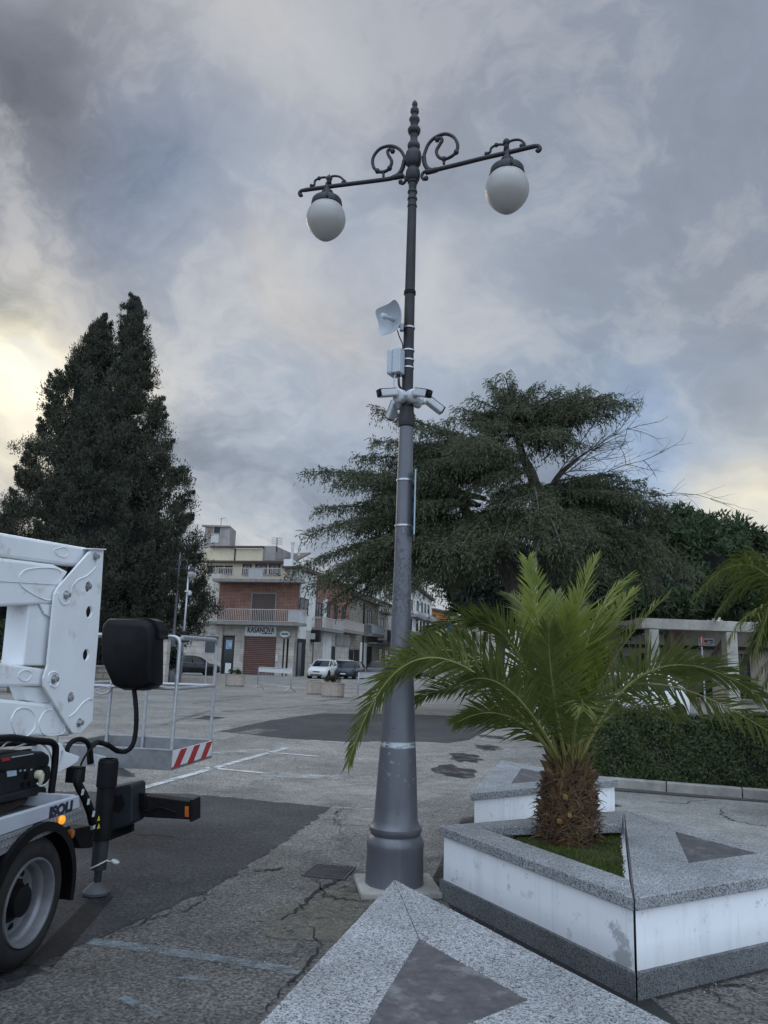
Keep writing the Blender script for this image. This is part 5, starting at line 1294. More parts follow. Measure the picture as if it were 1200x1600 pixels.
mb = MB(); mb.lathe([(-.26, .2), (-.25, .31), (-.2, R_t), (-.06, R_t), (0, .31), (.01, .2)], wcen + TW * -.26, 36, axis=TW); mb.build('inner_wheel', M['rubber'], truck, smooth=True, auto=RAD(40))
mb = MB(); mb.tube([wcen + TW * -.15, wcen + TW * -1.5], .06, 10); mb.build('axle', M['black_matt'], truck)
# mudguard
mb = MB(); vs = []; fs = []; k = 0
for i in range(25):
    a = RAD(-14 + 200 * i / 24); o = TL * cos(a) + UP * sin(a); r1 = R_t + .075
    for (r, q) in ((r1, .03), (r1 - .05, .035), (r1 - .045, .02), (r1 - .012, .015), (r1 - .012, -.30), (r1, -.30)): vs.append(wcen + o * r + TW * q)
for i in range(24):
    for j in range(6): fs.append((i * 6 + j, i * 6 + (j + 1) % 6, (i + 1) * 6 + (j + 1) % 6, (i + 1) * 6 + j))
fs += [tuple(range(6)), tuple(24 * 6 + j for j in range(6))]
mb.add(vs, fs); mb.build('mudguard', M['black_plastic'], truck, smooth=True, auto=RAD(40))
# --- flatbed: white side board, chequer strip, floor, chassis
sb = tprism('side_board', [(-160, 1328), (-160, 1363), (125, 1262), (124, 1243)], 0, .035, M['bed_paint'], bevel=.005)
tprism('chequer_strip', [(-160, 1365), (-160, 1400), (0, 1338), (20, 1327), (108, 1290), (128, 1285), (131, 1281), (130, 1262), (124, 1263.5)], .004, .03, M['alu_strip'] if 'alu_strip' in M else M['alu'], bevel=.003)
e = TP(124, 1262, 0); et, _, ez = tco(e); f = TP(0, 1304, 0); ft, _, fz = tco(f); BT = et
print('bed end', tco(e), 'bed', tco(f), 'wheel', tco(wcen))
mb = MB()                                    # chequer bumps
a0, a1 = TP(-20, 1328, .005), TP(128, 1273, .005)
for i in range(26):
    for j in range(2):
        u = (i + .5 * j + .25) / 26; c = a0.lerp(a1, u) + UP * (.022 - .040 * j); s = .017; mb.add([c + TL * s, c + UP * s, c - TL * s, c - UP * s, c + TW * .003], [(0, 1, 4), (1, 2, 4), (2, 3, 4), (3, 0, 4)])
mb.build('tread_pattern', M['steel'], truck)
tb('bed_floor', -3.2, BT, -1.62, -.036, ez - .03, ez - .005, pm('bed_floor', (.085, .087, .092), (.055, .056, .06), scale=7, rough=.7, bump=.2))
tb('rear_board', BT - .03, BT, -1.60, -.036, ez - .004, ez + .075, M['bed_paint'], bevel=.004)
tb('chassis', -3.2, BT - .02, -1.30, -.30, ez - .25, ez - .031, M['black_matt'])
tb('side_board', -3.2, BT, -1.655, -1.62, ez - .08, ez + .10, M['bed_paint'], bevel=.005)
lx0 = TP(75, 1271, 0); lx1 = TP(113, 1258, 0); lc = (TP(77, 1281, .0) + TP(112, 1258.5, .0)) / 2; 
hgt = (TP(95, 1260, 0) - TP(95, 1277, 0)).z; dd = (TP(113, 1263, 0) - TP(76, 1276, 0)); dd = TL + UP * (dd.z / dd.dot(TL)) * 0
M['navy'] = pm('navy_lettering', (.012, .015, .035), rough=.5)
letters('ISOLI', hgt * 1.25, .001, M['navy'], sb, frame4(lc + TW * .0015 + UP * .016, TL, UP), bold=.005, xs=(lx1 - lx0).dot(TL) / (hgt * 1.25 * 2.35))
c = TP(97, 1281, .012)
mb = MB(); mb.lathe([(-.012, .024), (.006, .024), (.012, .018), (.014, .004)], c, 18, axis=TW); mb.build('side_marker_lamp', M['amber'], truck, smooth=True, auto=RAD(50))
c = TP(114, 1303, -.04); mb = MB(); mb.lathe([(-.03, .026), (.0, .026), (.006, .018)], c, 14, axis=(TW + TL * .2)); mb.build('indicator', M['orange_lens'], truck, smooth=True, auto=RAD(50))
mb = MB(); mb.lathe([(-.06, .034), (-.01, .034)], TP(108, 1300, -.06), 12, axis=TW); mb.build('lamp_housing', M['black_plastic'], truck)
# --- outrigger leg at the rear corner
of = flat(G(150, 1399)); ot, ow, _ = tco(of)
def ow_at(z): return V((of.x, of.y, z))
def zt_at(px, py): return P(px, py, of, TL)[1]
z_top = zt_at(143, 1192); z_mid = zt_at(146, 1290); z_lo = zt_at(146, 1362); 
mb = MB(); mb.lathe([(z_mid - .12, .062), (z_top - .03, .062), (z_top, .050)], (of.x, of.y, 0), 24); lg = mb.build('outrigger_leg', M['black_matt'], truck, smooth=True, auto=RAD(40))
mb = MB(); mb.lathe([(z_top - .19, .075), (z_top - .02, .075), (z_top - .01, .068), (z_top, .068)], (of.x, of.y, 0), 8); mb.build('cylinder_head', M['black_matt'], lg)
mb = MB(); mb.lathe([(z_lo, .052), (z_mid - .06, .056), (z_mid - .06, .05)], (of.x, of.y, 0), 24); mb.lathe([(z_lo - .10, .026), (z_lo + .01, .026)], (of.x, of.y, 0), 16); mb.build('piston', pm('grimy_steel', (.045, .046, .055), (.030, .030, .036), scale=8, rough=.5, metal=.4), lg, smooth=True, auto=RAD(40))
mb = MB(); mb.lathe([(.012, .092), (.03, .094), (.04, .085), (z_lo - .085, .032), (z_lo - .08, .02)], (of.x, of.y, 0), 24); mb.build('foot_plate', M['foot'], lg, smooth=True, auto=RAD(40))
mb = MB(); z = z_lo + .03; pts = [ow_at(z) + TW * .055 * cos(a) + TL * .055 * sin(a) + UP * .03 * cos(a) for a in [i * pi / 8 for i in range(17)]]; mb.tube(pts, .006, 5)
q = ow_at(z) + TW * .09 + TL * .02 + UP * .02; mb.tube([pts[0], q], .006, 5); mb.build('wire', M['cable'], lg, smooth=True)
mb = MB(); mb.lathe([(-.006, .018), (.0, .030), (.008, .030), (.012, .012)], q + TW * .02, 12, axis=TW * .4 + UP); mb.build('tag', M['cable'], lg)
# hydraulic bracket with hoses on the near side of the leg
mb = MB(); hb_ = [TP(124, 1205, ow + .07), TP(121, 1222, ow + .08), TP(132, 1245, ow + .10), TP(141, 1268, ow + .10), TP(145, 1285, ow + .09)]
mb.tube(catmull(hb_, 5), .030, 8); mb.box(TP(118, 1210, ow + .02), (.10, .07, .10), Matrix.Rotation(RAD(-10), 3, 'Z')); mb.build('hydraulic_block', M['black_matt'], lg, smooth=True, auto=RAD(40))
for px, py in ((129, 1237), (138, 1252), (146, 1271), (147, 1290)):
    c = TP(px, py, ow + .135 if py < 1285 else ow + .066); mb = MB(); mb.prism([c - TL * .016 - UP * .02, c + TL * .012 - UP * .022, c + TL * .018 + UP * .014, c - TL * .010 + UP * .018], TW * .002); mb.build('label_sticker', M['white_plastic'], lg)
M['warn'] = pm('warning_yellow', (.55, .50, .02), rough=.5)
for py in (1279, 1291):
    c = TP(154, py, ow + .064); mb = MB(); mb.prism([c - TL * .018 - UP * .014, c + TL * .018 - UP * .014, c + UP * .018], TW * .003); mb.build('warning_sticker', M['warn'], lg)
# black housing and the beam that sticks out of the side
def twp(pxs, t):                            # traced on the plane across the truck at station t
    out = []
    for px, py in pxs:
        s, z, p = P(px, py, TO + TL * t, TW); out.append(p)
    return out
t_h = ot + .12
hp = twp([(158, 1236), (163, 1232), (203, 1225), (207, 1229), (206, 1284), (201, 1290), (165, 1302), (160, 1298)], t_h)
mb = MB(); mb.prism(hp, TL * .22); ho = mb.build('rear_housing', pm('housing', (.014, .016, .021), (.022, .024, .029), scale=8, rough=.5, spec=.2), truck, bevel=.012)
cen_ = sum(twp([(176, 1245), (194, 1240), (197, 1262), (186, 1271), (177, 1268)], t_h), V()) / 5
mb = MB(); mb.prism([p - TL * .0025 for p in twp([(177, 1244), (191, 1241), (195, 1258), (186, 1270), (177, 1267)], t_h)], TL * .004); mb.build('opening', M['black_matt'], ho)
t_b = ot + .25
bp_ = twp([(206, 1241), (300, 1253), (300, 1281), (206, 1276)], t_b)
mb = MB(); mb.prism(bp_, TL * .12); bo = mb.build('outrigger_beam', M['black_matt'], truck, bevel=.006)
mb = MB(); ep = twp([(296, 1250), (301, 1250), (301, 1284), (296, 1284)], t_b - .01); mb.prism(ep, TL * .15); mb.build('end_plate', M['black_matt'], bo, bevel=.003)
mb = MB(); mb.prism(twp([(288.5, 1260), (294.5, 1260.5), (294.5, 1277), (288.5, 1276.5)], t_b - .012), TL * .011); mb.build('lamp', M['orange_lens'], bo, bevel=.003)
mb = MB(); mb.prism(twp([(207, 1238), (226, 1240), (228, 1262), (207, 1262)], t_b - .03), TL * .03); mb.tube(catmull(twp([(215, 1255), (230, 1268), (250, 1262), (275, 1270)], t_b - .02), 5), .007, 5); mb.build('hinge_plate', M['black_plastic'], bo, bevel=.004)
mb = MB(); mb.prism(twp([(206, 1283), (140, 1298), (140, 1325), (206, 1300)], t_h + .1), TL * .04); mb.build('crossmember', M['black_matt'], truck)
tprism('underrun_bracket', [(112, 1296), (142, 1290), (142, 1325), (126, 1326), (118, 1308)], ow + .03, .5, M['black_matt'])
# --- white turret bracket
tprism('turret_bracket', [(60, 1153), (97, 1162), (103, 1174), (125, 1182), (122, 1190), (112, 1197), (80, 1213), (60, 1215)], -.30, .05, M['white_paint'], bevel=.006)
tprism('turret_base', [(150, 1178), (166, 1182), (166, 1216), (210, 1213), (210, 1209), (166, 1206), (156, 1212)], -.75, .03, M['white_paint'])
# --- lifting arm
AW = -.42                                   # near face of the arm assembly
def hollow_ring(px, w, mat, parent, r=.006):
    mb = MB(); k = catmull([TP(x, y, w) for x, y in px] + [TP(*px[0], w)], 6); mb.tube(k, r, 6); return mb.build('weld_pad', mat, parent, smooth=True)
ua = tprism('upper_link', [(-260, 786), (-260, 838), (120, 885), (146, 880), (150, 862), (143, 857)], AW - .05, .11, M['white_paint'], bevel=.02)
hollow_ring([(85, 858), (100, 855), (106, 862), (102, 870), (92, 868), (85, 862)], AW - .049, M['white_paint'], ua, .004)
ma = tprism('main_boom', [(-260, 840), (-260, 960), (84, 944), (100, 905), (108, 893), (86, 882)], AW - .03, .20, M['white_paint'], bevel=.018)
hollow_ring([(30, 900), (42, 890), (78, 887), (95, 895), (90, 925), (78, 938), (55, 930), (33, 915)], AW - .029, M['white_paint'], ma, .005)
mb = MB(); mb.tube([TP(-260, 892, AW - .028), TP(90, 914, AW - .028)], .002, 4); mb.build('seam', M['grey_plastic'], ma)
tprism('upright', [(46, 944), (84, 944), (78, 1036), (75, 1040), (36, 1040)], AW - .05, .16, M['white_paint'], bevel=.01)
tprism('gusset', [(62, 944), (84, 944), (82, 966), (70, 960)], AW - .035, .012, M['white_paint'])
ll = tprism('lower_link', [(-260, 1004), (-260, 1078), (69, 1072), (76, 1046), (36, 1040)], AW - .04, .14, M['white_paint'], bevel=.016)
hollow_ring([(29, 1052), (38, 1047), (48, 1050), (48, 1058), (40, 1064), (30, 1060)], AW - .039, M['white_paint'], ll, .004)
lo_ = tprism('lower_boom', [(-260, 1066), (-260, 1180), (0, 1152), (108, 1150), (120, 1146), (88, 1101), (30, 1095)], AW - .03, .22, M['white_paint'], bevel=.02)
hollow_ring([(17, 1125), (25, 1110), (40, 1106), (53, 1115), (55, 1135), (42, 1150), (25, 1147)], AW - .029, M['white_paint'], lo_, .005)
hollow_ring([(60, 1130), (70, 1112), (90, 1110), (100, 1130), (98, 1146), (70, 1148)], AW - .029, M['white_paint'], lo_, .005)
tprism('cylinder_lug', [(34, 1072), (72, 1075), (82, 1098), (60, 1099), (44, 1095)], AW - .06, .10, M['white_paint'], bevel=.01)
# slide plate between the arms, with bolts and holes
PLT = [(144, 858), (162, 859), (158.5, 920), (153, 1000), (147, 1070), (144.5, 1126), (126, 1145), (113, 1145), (70, 1073), (69, 1060), (75, 1040), (86, 928), (92, 917), (103, 905)]
HOLES = [(138, 917, 8.5), (139.5, 956, 9), (134.5, 1023, 9), (110.5, 1090, 8.5)]
BOLTS = [(148, 869.5), (102.5, 929.5), (83.5, 1061), (123, 1129)]
def plate_with_holes(w, th):
    import bmesh
    bm = bmesh.new(); n2 = []
    from mathutils.geometry import delaunay_2d_cdt
    pts = []; edges = []; fc = []
    P3 = [TP(x, y, w) for x, y in PLT]
    def to2(p): q = p - TO; return (q.dot(TL), p.z)
    poly = [to2(p) for p in P3]; pts += poly; n = len(poly); edges += [(i, (i + 1) % n) for i in range(n)]; rings = []
    for hx, hy, hr in HOLES:
        c = to2(TP(hx, hy, w)); r = hr * depth(TP(hx, hy, w)) / FPX * 1.02; o = len(pts); m = 22
        pts += [(c[0] + cos(2 * pi * k / m) * r, c[1] + sin(2 * pi * k / m) * r) for k in range(m)]; edges += [(o + k, o + (k + 1) % m) for k in range(m)]; rings.append((c, r))
    v2, e2, f2, *_ = delaunay_2d_cdt([__import__('mathutils').Vector(p) for p in pts], edges, [], 1, 1e-6)
    for f in f2:
        cx = sum(v2[i][0] for i in f) / 3; cy = sum(v2[i][1] for i in f) / 3
        if any((cx - c[0]) ** 2 + (cy - c[1]) ** 2 < (r * .98) ** 2 for c, r in rings): continue
        fc.append(list(f))
    vs = []; 
    for off in (0, th):
        for p in v2: vs.append(TO + TL * p[0] + UP * p[1] + TW * (w - off))
    m = len(v2); fs = [f for f in fc] + [[i + m for i in f[::-1]] for f in fc]
    cnt = {}
    for f in fc:
        for i in range(len(f)):
            a, b = f[i], f[(i + 1) % len(f)]; cnt[(a, b)] = 1
    for (a, b) in cnt:
        if (b, a) not in cnt: fs.append([a, b, b + m, a + m])
    mb = MB(); mb.add(vs, fs); return mb
pl = plate_with_holes(AW, .016).build('slide_plate', M['white_paint'], truck)
plate_with_holes(AW - .24, .016).build('slide_plate', M['white_paint'], truck)
# raised rib along the plate's outline and round the bolts
def rib(px, r=.0055): 
    mb = MB(); mb.tube(catmull([TP(x, y, AW + .001) for x, y in px], 6), r, 6); mb.build('rib', M['white_paint'], pl, smooth=True)
rib([(143, 870), (150, 880), (148, 888), (135, 900), (122, 906), (112, 918), (110, 935), (106, 943), (98, 944), (92, 935), (91, 925)])
rib([(76, 1066), (76, 1054), (84, 1050), (91, 1054), (92, 1066), (86, 1074), (78, 1070)]); rib([(108, 1120), (118, 1112), (130, 1098), (140, 1092), (144, 1094)])
rib([(140, 868), (141, 862), (148, 859), (156, 862)])
mb = MB(); mb.prism([TP(143, 856.5, AW + .02), TP(166, 857.5, AW + .02), TP(166, 859.2, AW + .02), TP(143, 858.2, AW + .02)], TW * -.30); mb.build('top_flange', M['white_paint'], pl)
for bx, by in BOLTS + [(135.5, 916), (107, 1090.5)]:
    c = TP(bx, by, AW + (.0 if (bx, by) in BOLTS else -.03)); mb = MB(); mb.lathe([(0, .030), (.006, .030), (.0065, .022), (.016, .022)], c, 16, axis=TW); mb.lathe([(.016, .019), (.032, .019), (.034, .014)], c, 6, axis=TW)
    mb.build('bolt', M['steel'], pl, smooth=True, auto=RAD(30))
mb = MB(); 
for bx, by in BOLTS: mb.tube([TP(bx, by, AW - .01), TP(bx, by, AW - .26)], .026, 14)
mb.build('pin', M['steel'], truck, smooth=True, auto=RAD(40))
# inner sheave glimpsed behind the upright
mb = MB(); mb.lathe([(-.05, .09), (.0, .09), (.004, .075)], TP(84, 1010, AW - .06), 28, axis=TW); mb.build('sheave', M['grey_plastic'], truck, smooth=True, auto=RAD(40))
# --- work basket
BC = None
bz0 = .72; C0 = G(267, 1202, bz0); bt0, bw0, _ = tco(C0); C1 = G(329, 1182, bz0); bt1 = tco(C1)[0]; W_ = (bw0 - tco(G(84, 1190, bz0))[1]); W_ = min(max(W_, .9), 1.4)
ztop = P(276, 995, C0, TW)[1]; zmid = P(272, 1090, C0, TW)[1]
zmid = bz0 + (ztop - bz0) * .60
print('basket', bt0, bt1, bw0, 'W', W_, 'ztop', ztop, 'depth', depth(C0))
bk = (bt0, bt1, bw0 - W_, bw0)
def bpt(t, w, z): return tw(t, w, z)
t0, t1, w0, w1 = bk; KB = .15; rr_ = .017
tb('basket_floor', t0, t1, w0, w1, bz0 - .012, bz0 + .012, M['alu'])
for (a0, a1, b0, b1) in ((t0, t0 + .006, w0, w1), (t1 - .006, t1, w0, w1), (t0, t1, w0, w0 + .006)): tb('kick_board', a0, a1, b0, b1, bz0 + .0125, bz0 + KB, M['alu'])
for (a0, a1, b0, b1) in ((t0 - .004, t0 + .010, w0, w1), (t1 - .01, t1 + .004, w0, w1)): tb('kick_rim', a0, a1, b0, b1, bz0 + KB + .0005, bz0 + KB + .012, M['galv'])
st = tb('kick_board', t0, t1, w1 - .006, w1, bz0 - .012, bz0 + KB, M['white_refl'])
n = 4; LL = t1 - t0 - .03; h = KB - .005
for k in range(3):
    s0 = t0 + .02 + LL * (k * .335 + .015); wd = LL * .155; sk = LL * .16
    mb = MB(); q = [(s0, bz0), (s0 + wd, bz0), (s0 + wd + sk, bz0 + h), (s0 + sk, bz0 + h)]; mb.prism([tw(a, w1 + .0005, z) for a, z in q], TW * .0015); mb.build('red_stripe', M['red'], st)
def urail(pts, name='rail'):
    out = [V(pts[0])]
    for i in range(1, len(pts) - 1):
        p = V(pts[i]); a = (V(pts[i - 1]) - p).normalized(); b = (V(pts[i + 1]) - p).normalized(); r = .075
        s = p + a * r; e = p + b * r
        for k in range(7): out.append(bez(s, p, e, k / 6))
    out.append(V(pts[-1])); mb = MB(); mb.tube(out, rr_, 10); return mb.build(name, M['galv'], truck, smooth=True, auto=RAD(60))
zb = bz0 + .01
urail([bpt(t0 + .02, w0 + .02, zb), bpt(t0 + .02, w0 + .02, ztop), bpt(t0 + .02, w1 - .018, ztop), bpt(t0 + .02, w1 - .018, zb)])
urail([bpt(t0 + .06, w1 - .018, ztop), bpt(t1 - .02, w1 - .018, ztop), bpt(t1 - .02, w1 - .018, zb)])
urail([bpt(t1 - .02, w1 - .06, ztop), bpt(t1 - .02, w0 + .02, ztop), bpt(t1 - .02, w0 + .02, zb)])
urail([bpt(t0 + .06, w0 + .02, ztop), bpt(t1 - .06, w0 + .02, ztop)])
for (a, b) in (((t0 + .02, w0), (t0 + .02, w1 - .02)), ((t0 + .02, w1 - .018), (t1 - .02, w1 - .018)), ((t1 - .02, w0), (t1 - .02, w1 - .02)), ((t0 + .02, w0 + .02), (t1 - .02, w0 + .02))):
    mb = MB(); mb.tube([bpt(*a, zmid), bpt(*b, zmid)], rr_ * .9, 10); mb.build('mid_rail', M['galv'], truck, smooth=True, auto=RAD(60))
for (a, b) in ((t1 - .02, w0 + W_ * .36), (t0 + .02, w0 + W_ * .44)):
    mb = MB(); mb.tube([bpt(a, b, zb), bpt(a, b, zmid if a > t0 + .1 else ztop)], rr_ * .9, 10); mb.build('post', M['galv'], truck, smooth=True, auto=RAD(60))
mb = MB(); k = [twp([(x, y)], t0)[0] for x, y in ((146, 1078), (155, 1076), (165, 1073), (172, 1076), (170, 1081), (158, 1084), (148, 1080))]; mb.tube(catmull(k, 5), .006, 6); mb.build('latch_ring', M['galv'], truck, smooth=True)
# control box cover on the basket's front rail
t_c = t0 - .10
outl = [(167, 978), (170, 973), (176, 967), (222, 968), (236, 969), (244, 974), (249, 985), (249, 997), (248, 1070), (238, 1077), (228, 1079), (199, 1078), (184, 1072), (166, 1031), (165, 1000)]
fr = twp(outl, t_c); cx_ = sum(fr, V()) / len(fr)
mb = MB(); layers = [(-.13, .80), (-.115, .90), (-.085, .97), (-.05, 1.0), (.06, 1.0), (.10, .98)]; vs = []; fs = []; n = len(fr)
for (o, k) in layers:
    for p in fr: vs.append(cx_.lerp(p, k) + TL * o + UP * (-.012 if o < -.1 else 0))
for i in range(len(layers) - 1):
    for j in range(n): fs.append((i * n + j, i * n + (j + 1) % n, (i + 1) * n + (j + 1) % n, (i + 1) * n + j))
fs += [tuple(range(n))[::-1], tuple((len(layers) - 1) * n + j for j in range(n))]
mb.add(vs, fs); cbx = mb.build('control_box', M['black_plastic'], truck, smooth=True, auto=RAD(28), bevel=.01)
hood = twp([(165, 982), (172, 970), (178, 965.5), (232, 965.5), (243, 970), (250, 984), (250, 998), (240, 998), (236, 984), (226, 975), (180, 975), (172, 983)], t_c - .05)
mb = MB(); mb.prism(hood, TL * .17); mb.build('hood', M['black_plastic'], cbx, bevel=.006)
q = twp([(171, 1008), (208, 1008.5), (190, 1010)], t_c - .1305); q = [cx_.lerp(p, 1) for p in q]
letters('ISOLI', .055, .001, M['black_matt'], cbx, frame4(twp([(190, 1011)], t_c - .133)[0] , TW, UP), bold=.003, xs=1.25)
# hose from the box down and round to the leg
mb = MB(); hz = [twp([(x, y)], t_)[0] for x, y, t_ in ((209, 1074, t_c - .04), (212, 1100, t_c - .05), (213, 1125, t_c - .06), (211, 1150, t_c - .06), (206, 1166, t_c - .08), (196, 1174, t_c - .12), (183, 1173, t_c - .25), (168, 1164, t_c - .4), (152, 1160, t_c - .5), (142, 1166, ot + .05), (140, 1180, ot), (141, 1194, ot))]
hk = catmull(hz, 6); mb.tube(hk, .020, 9); ho = mb.build('hose', M['black_matt'], truck, smooth=True)
mb = MB()
for i in range(6, len(hk) - 20, 6):
    d = (hk[i + 1] - hk[i]).normalized(); mb.lathe([(-.005, .0225), (.005, .0225)], hk[i], 9, axis=d)
mb.build('cable_ties', M['black_plastic'], ho)
mb = MB(); k = catmull([TP(x, y, -.35) for x, y in ((104, 1180), (106, 1168), (114, 1158), (126, 1155), (136, 1160), (141, 1172), (143, 1192))], 6); mb.tube(k, .017, 8); mb.build('hose', M['black_matt'], truck, smooth=True)
mb = MB(); k = catmull([TP(x, y, -.30) for x, y in ((126, 1196), (131, 1185), (140, 1172), (150, 1164))], 6); mb.tube(k, .008, 6); mb.build('hose', M['black_matt'], truck, smooth=True)
# black frame tube round the generator
mb = MB(); k = catmull([TP(x, y, -.20) for x, y in ((-80, 1158), (0, 1154), (20, 1153), (50, 1157), (76, 1159), (84, 1163), (87, 1172), (85, 1200), (81, 1230), (79, 1252))], 6); mb.tube(k, .021, 10); mb.build('frame_tube', M['black_plastic'], truck, smooth=True)
mb = MB(); k = catmull([TP(x, y, -.32) for x, y in ((-80, 1172), (0, 1164), (15, 1162), (40, 1162), (70, 1160))], 6); mb.tube(k, .016, 8); mb.build('frame_tube', M['black_plastic'], truck, smooth=True)
# --- generator standing on the bed: a thing of its own
gA = TP(82, 1268, -.26); gt, gw, _ = tco(gA); gz0 = ez
gbase = tw(gt - .4, -.5, gz0)
gen = thing('generator', 'dirty black portable generator standing on the truck bed with a pale plug in its panel', 'generator', tuple(gbase))
def gp_(px, w, th, name, mat, parent=gen, bevel=.012): return tprism(name, px, w, th, mat, parent, bevel)
M['gen_black'] = pm('gen_black', (.009, .010, .012), (.018, .019, .021), scale=7, rough=.5, spec=.2, bump=.2, c3=(.06, .055, .045), scale3=5, f3=.60)
gp_([(-120, 1205), (0, 1186), (56, 1175), (70, 1174), (79, 1180), (79, 1192), (75, 1200), (0, 1207), (-120, 1232)], -.27, .42, 'tank', M['gen_black'], bevel=.03)
pn = gp_([(-120, 1228), (0, 1206), (74, 1194), (80, 1198), (80, 1214), (72, 1228), (40, 1234), (0, 1246), (-120, 1280)], -.285, .36, 'panel', M['gen_black'], bevel=.012)
gp_([(-120, 1275), (0, 1244), (68, 1227), (74, 1232), (72, 1240), (0, 1256), (-120, 1290)], -.265, .06, 'bumper', M['gen_black'], bevel=.01)
gp_([(-60, 1275), (0, 1258), (46, 1246), (40, 1256), (20, 1266), (0, 1275), (-60, 1295)], -.32, .3, 'engine', pm('engine_rust', (.06, .045, .035), (.03, .025, .022), scale=9, rough=.85), bevel=.01)
gp_([(-60, 1296), (0, 1284), (40, 1264), (60, 1262), (36, 1274), (0, 1290), (-60, 1306)], -.30, .4, 'skid', M['black_matt'], bevel=.006)
gp_([(-100, 1190), (0, 1177), (50, 1170), (58, 1171), (59, 1176), (0, 1183), (-100, 1200)], -.38, .03, 'carry_handle', M['black_plastic'], bevel=.008)
mb = MB(); mb.prism([TP(x, y, -.268) for x, y in ((2, 1185.5), (15, 1183), (16, 1187.5), (3, 1190))], TW * .002); mb.build('red_label', M['red'], gen)
mb = MB(); mb.prism([TP(x, y, -.2835) for x, y in ((10, 1204.5), (25, 1202.5), (25.5, 1211.5), (11, 1214))], TW * .003); mb.build('display', pm('display', (.42, .52, .62), rough=.3), pn)
mb = MB(); mb.prism([TP(x, y, -.269) for x, y in ((18, 1182.5), (52, 1177), (52, 1178.5), (18, 1184))], TW * .002); mb.build('stripe', M['white_plastic'], gen)
for x, y, r in ((41, 1212, .022), (35, 1226, .016), (45, 1224, .016), (31, 1204, .008), (38, 1203, .008), (48, 1201, .010)):
    c = TP(x, y, -.284); mb = MB(); mb.lathe([(0, r), (.006, r), (.007, r * .7), (.003, r * .6)], c, 16, axis=TW); mb.build('socket' if r > .015 else 'switch', M['black_plastic'] if r > .01 else M['grey_plastic'], pn, smooth=True, auto=RAD(30))
c = TP(57, 1210, -.283); mb = MB(); mb.lathe([(0, .026), (.03, .026), (.04, .018)], c, 14, axis=TW); k = [c + TW * .03, c + TW * .035 - UP * .03, c + TW * .03 - UP * .055]; mb.tube(k, [.022, .017, .011], 10); plug = mb.build('plug', pm('ivory', (.52, .49, .36), rough=.5), pn, smooth=True, auto=RAD(40))
mb = MB(); k = catmull([TP(x, y, -.23) for x, y in ((58, 1224), (63, 1228), (72, 1225), (79, 1215), (81, 1198), (80, 1183), (74, 1170), (64, 1162), (52, 1159), (40, 1162), (20, 1170))], 6); mb.tube(k, .006, 6); mb.build('flex', M['cable'], plug, smooth=True)
mb = MB(); k = catmull([TP(x, y, -.22) for x, y in ((-20, 1182), (0, 1170), (10, 1161), (18, 1158))], 6); mb.tube(k, .005, 6); mb.build('flex', M['cable'], truck, smooth=True)
mb = MB(); k = catmull([TP(x, y, -.29) for x, y in ((98, 1172), (97, 1182), (92, 1192), (86, 1200))], 6); mb.tube(k, .005, 6); mb.build('wire', M['grey_plastic'], truck, smooth=True)
# ------------------------------------------------------------------ the street behind the square
M['brick'] = brickmat('brick_red', (.235, .088, .058), (.165, .068, .050), (.25, .185, .15), 1.0, .5, .12, .018)
M['cream'] = render_wall('cream_render', (.54, .51, .44), .7)
M['white_wall'] = render_wall('white_render', (.62, .62, .60), .7)
M['beige_wall'] = render_wall('beige_render', (.40, .35, .29), .62)
M['yellow_wall'] = render_wall('yellow_render', (.47, .42, .31), .78)
M['orange_wall'] = render_wall('orange_render', (.42, .20, .09), .7)
M['grey_wall'] = render_wall('grey_render', (.27, .26, .25), .6)
M['brown_wall'] = render_wall('brown_render', (.22, .17, .14), .6)
M['stone_tile'] = brickmat('stone_cladding', (.47, .435, .385), (.40, .37, .33), (.30, .28, .255), 1.0, 1.3, .55, .02)
M['rubble'] = brickmat('rubble_stone', (.28, .25, .20), (.20, .18, .15), (.13, .12, .10), 1.0, .7, .3, .04)
M['roof'] = pm('roof_tiles', (.12, .10, .085), (.075, .065, .06), scale=5, rough=.9, bump=.4)
M['brownline'] = pm('brown_fascia', (.075, .045, .038), rough=.7)
M['shutter_brown'] = pm('roller_shutter', (.105, .040, .030), (.085, .032, .026), scale=3, rough=.6)
M['shutter_grey'] = pm('grey_blind', (.17, .165, .165), (.14, .135, .135), scale=3, rough=.7)
M['blind'] = pm('brown_blind', (.085, .062, .050), (.07, .05, .042), scale=3, rough=.7)
M['rail_white'] = pm('white_railing', (.52, .48, .45), (.42, .38, .35), scale=6, rough=.6)
M['rail_panel'] = pm('railing_panel', (.42, .43, .44), (.36, .37, .38), scale=6, rough=.6)
M['slab'] = pm('balcony_slab', (.24, .23, .22), (.17, .16, .155), scale=4, rough=.9)
M['frame_dark'] = pm('dark_frame', (.012, .011, .011), rough=.6, spec=.3)
M['sign_white'] = pm('sign_white', (.60, .62, .62), (.55, .57, .57), scale=4, rough=.5)
M['ac'] = pm('ac_unit', (.45, .45, .43), (.36, .36, .34), scale=5, rough=.6)
M['green_cloth'] = pm('green_net', (.012, .045, .032), (.02, .03, .028), scale=6, rough=.9)

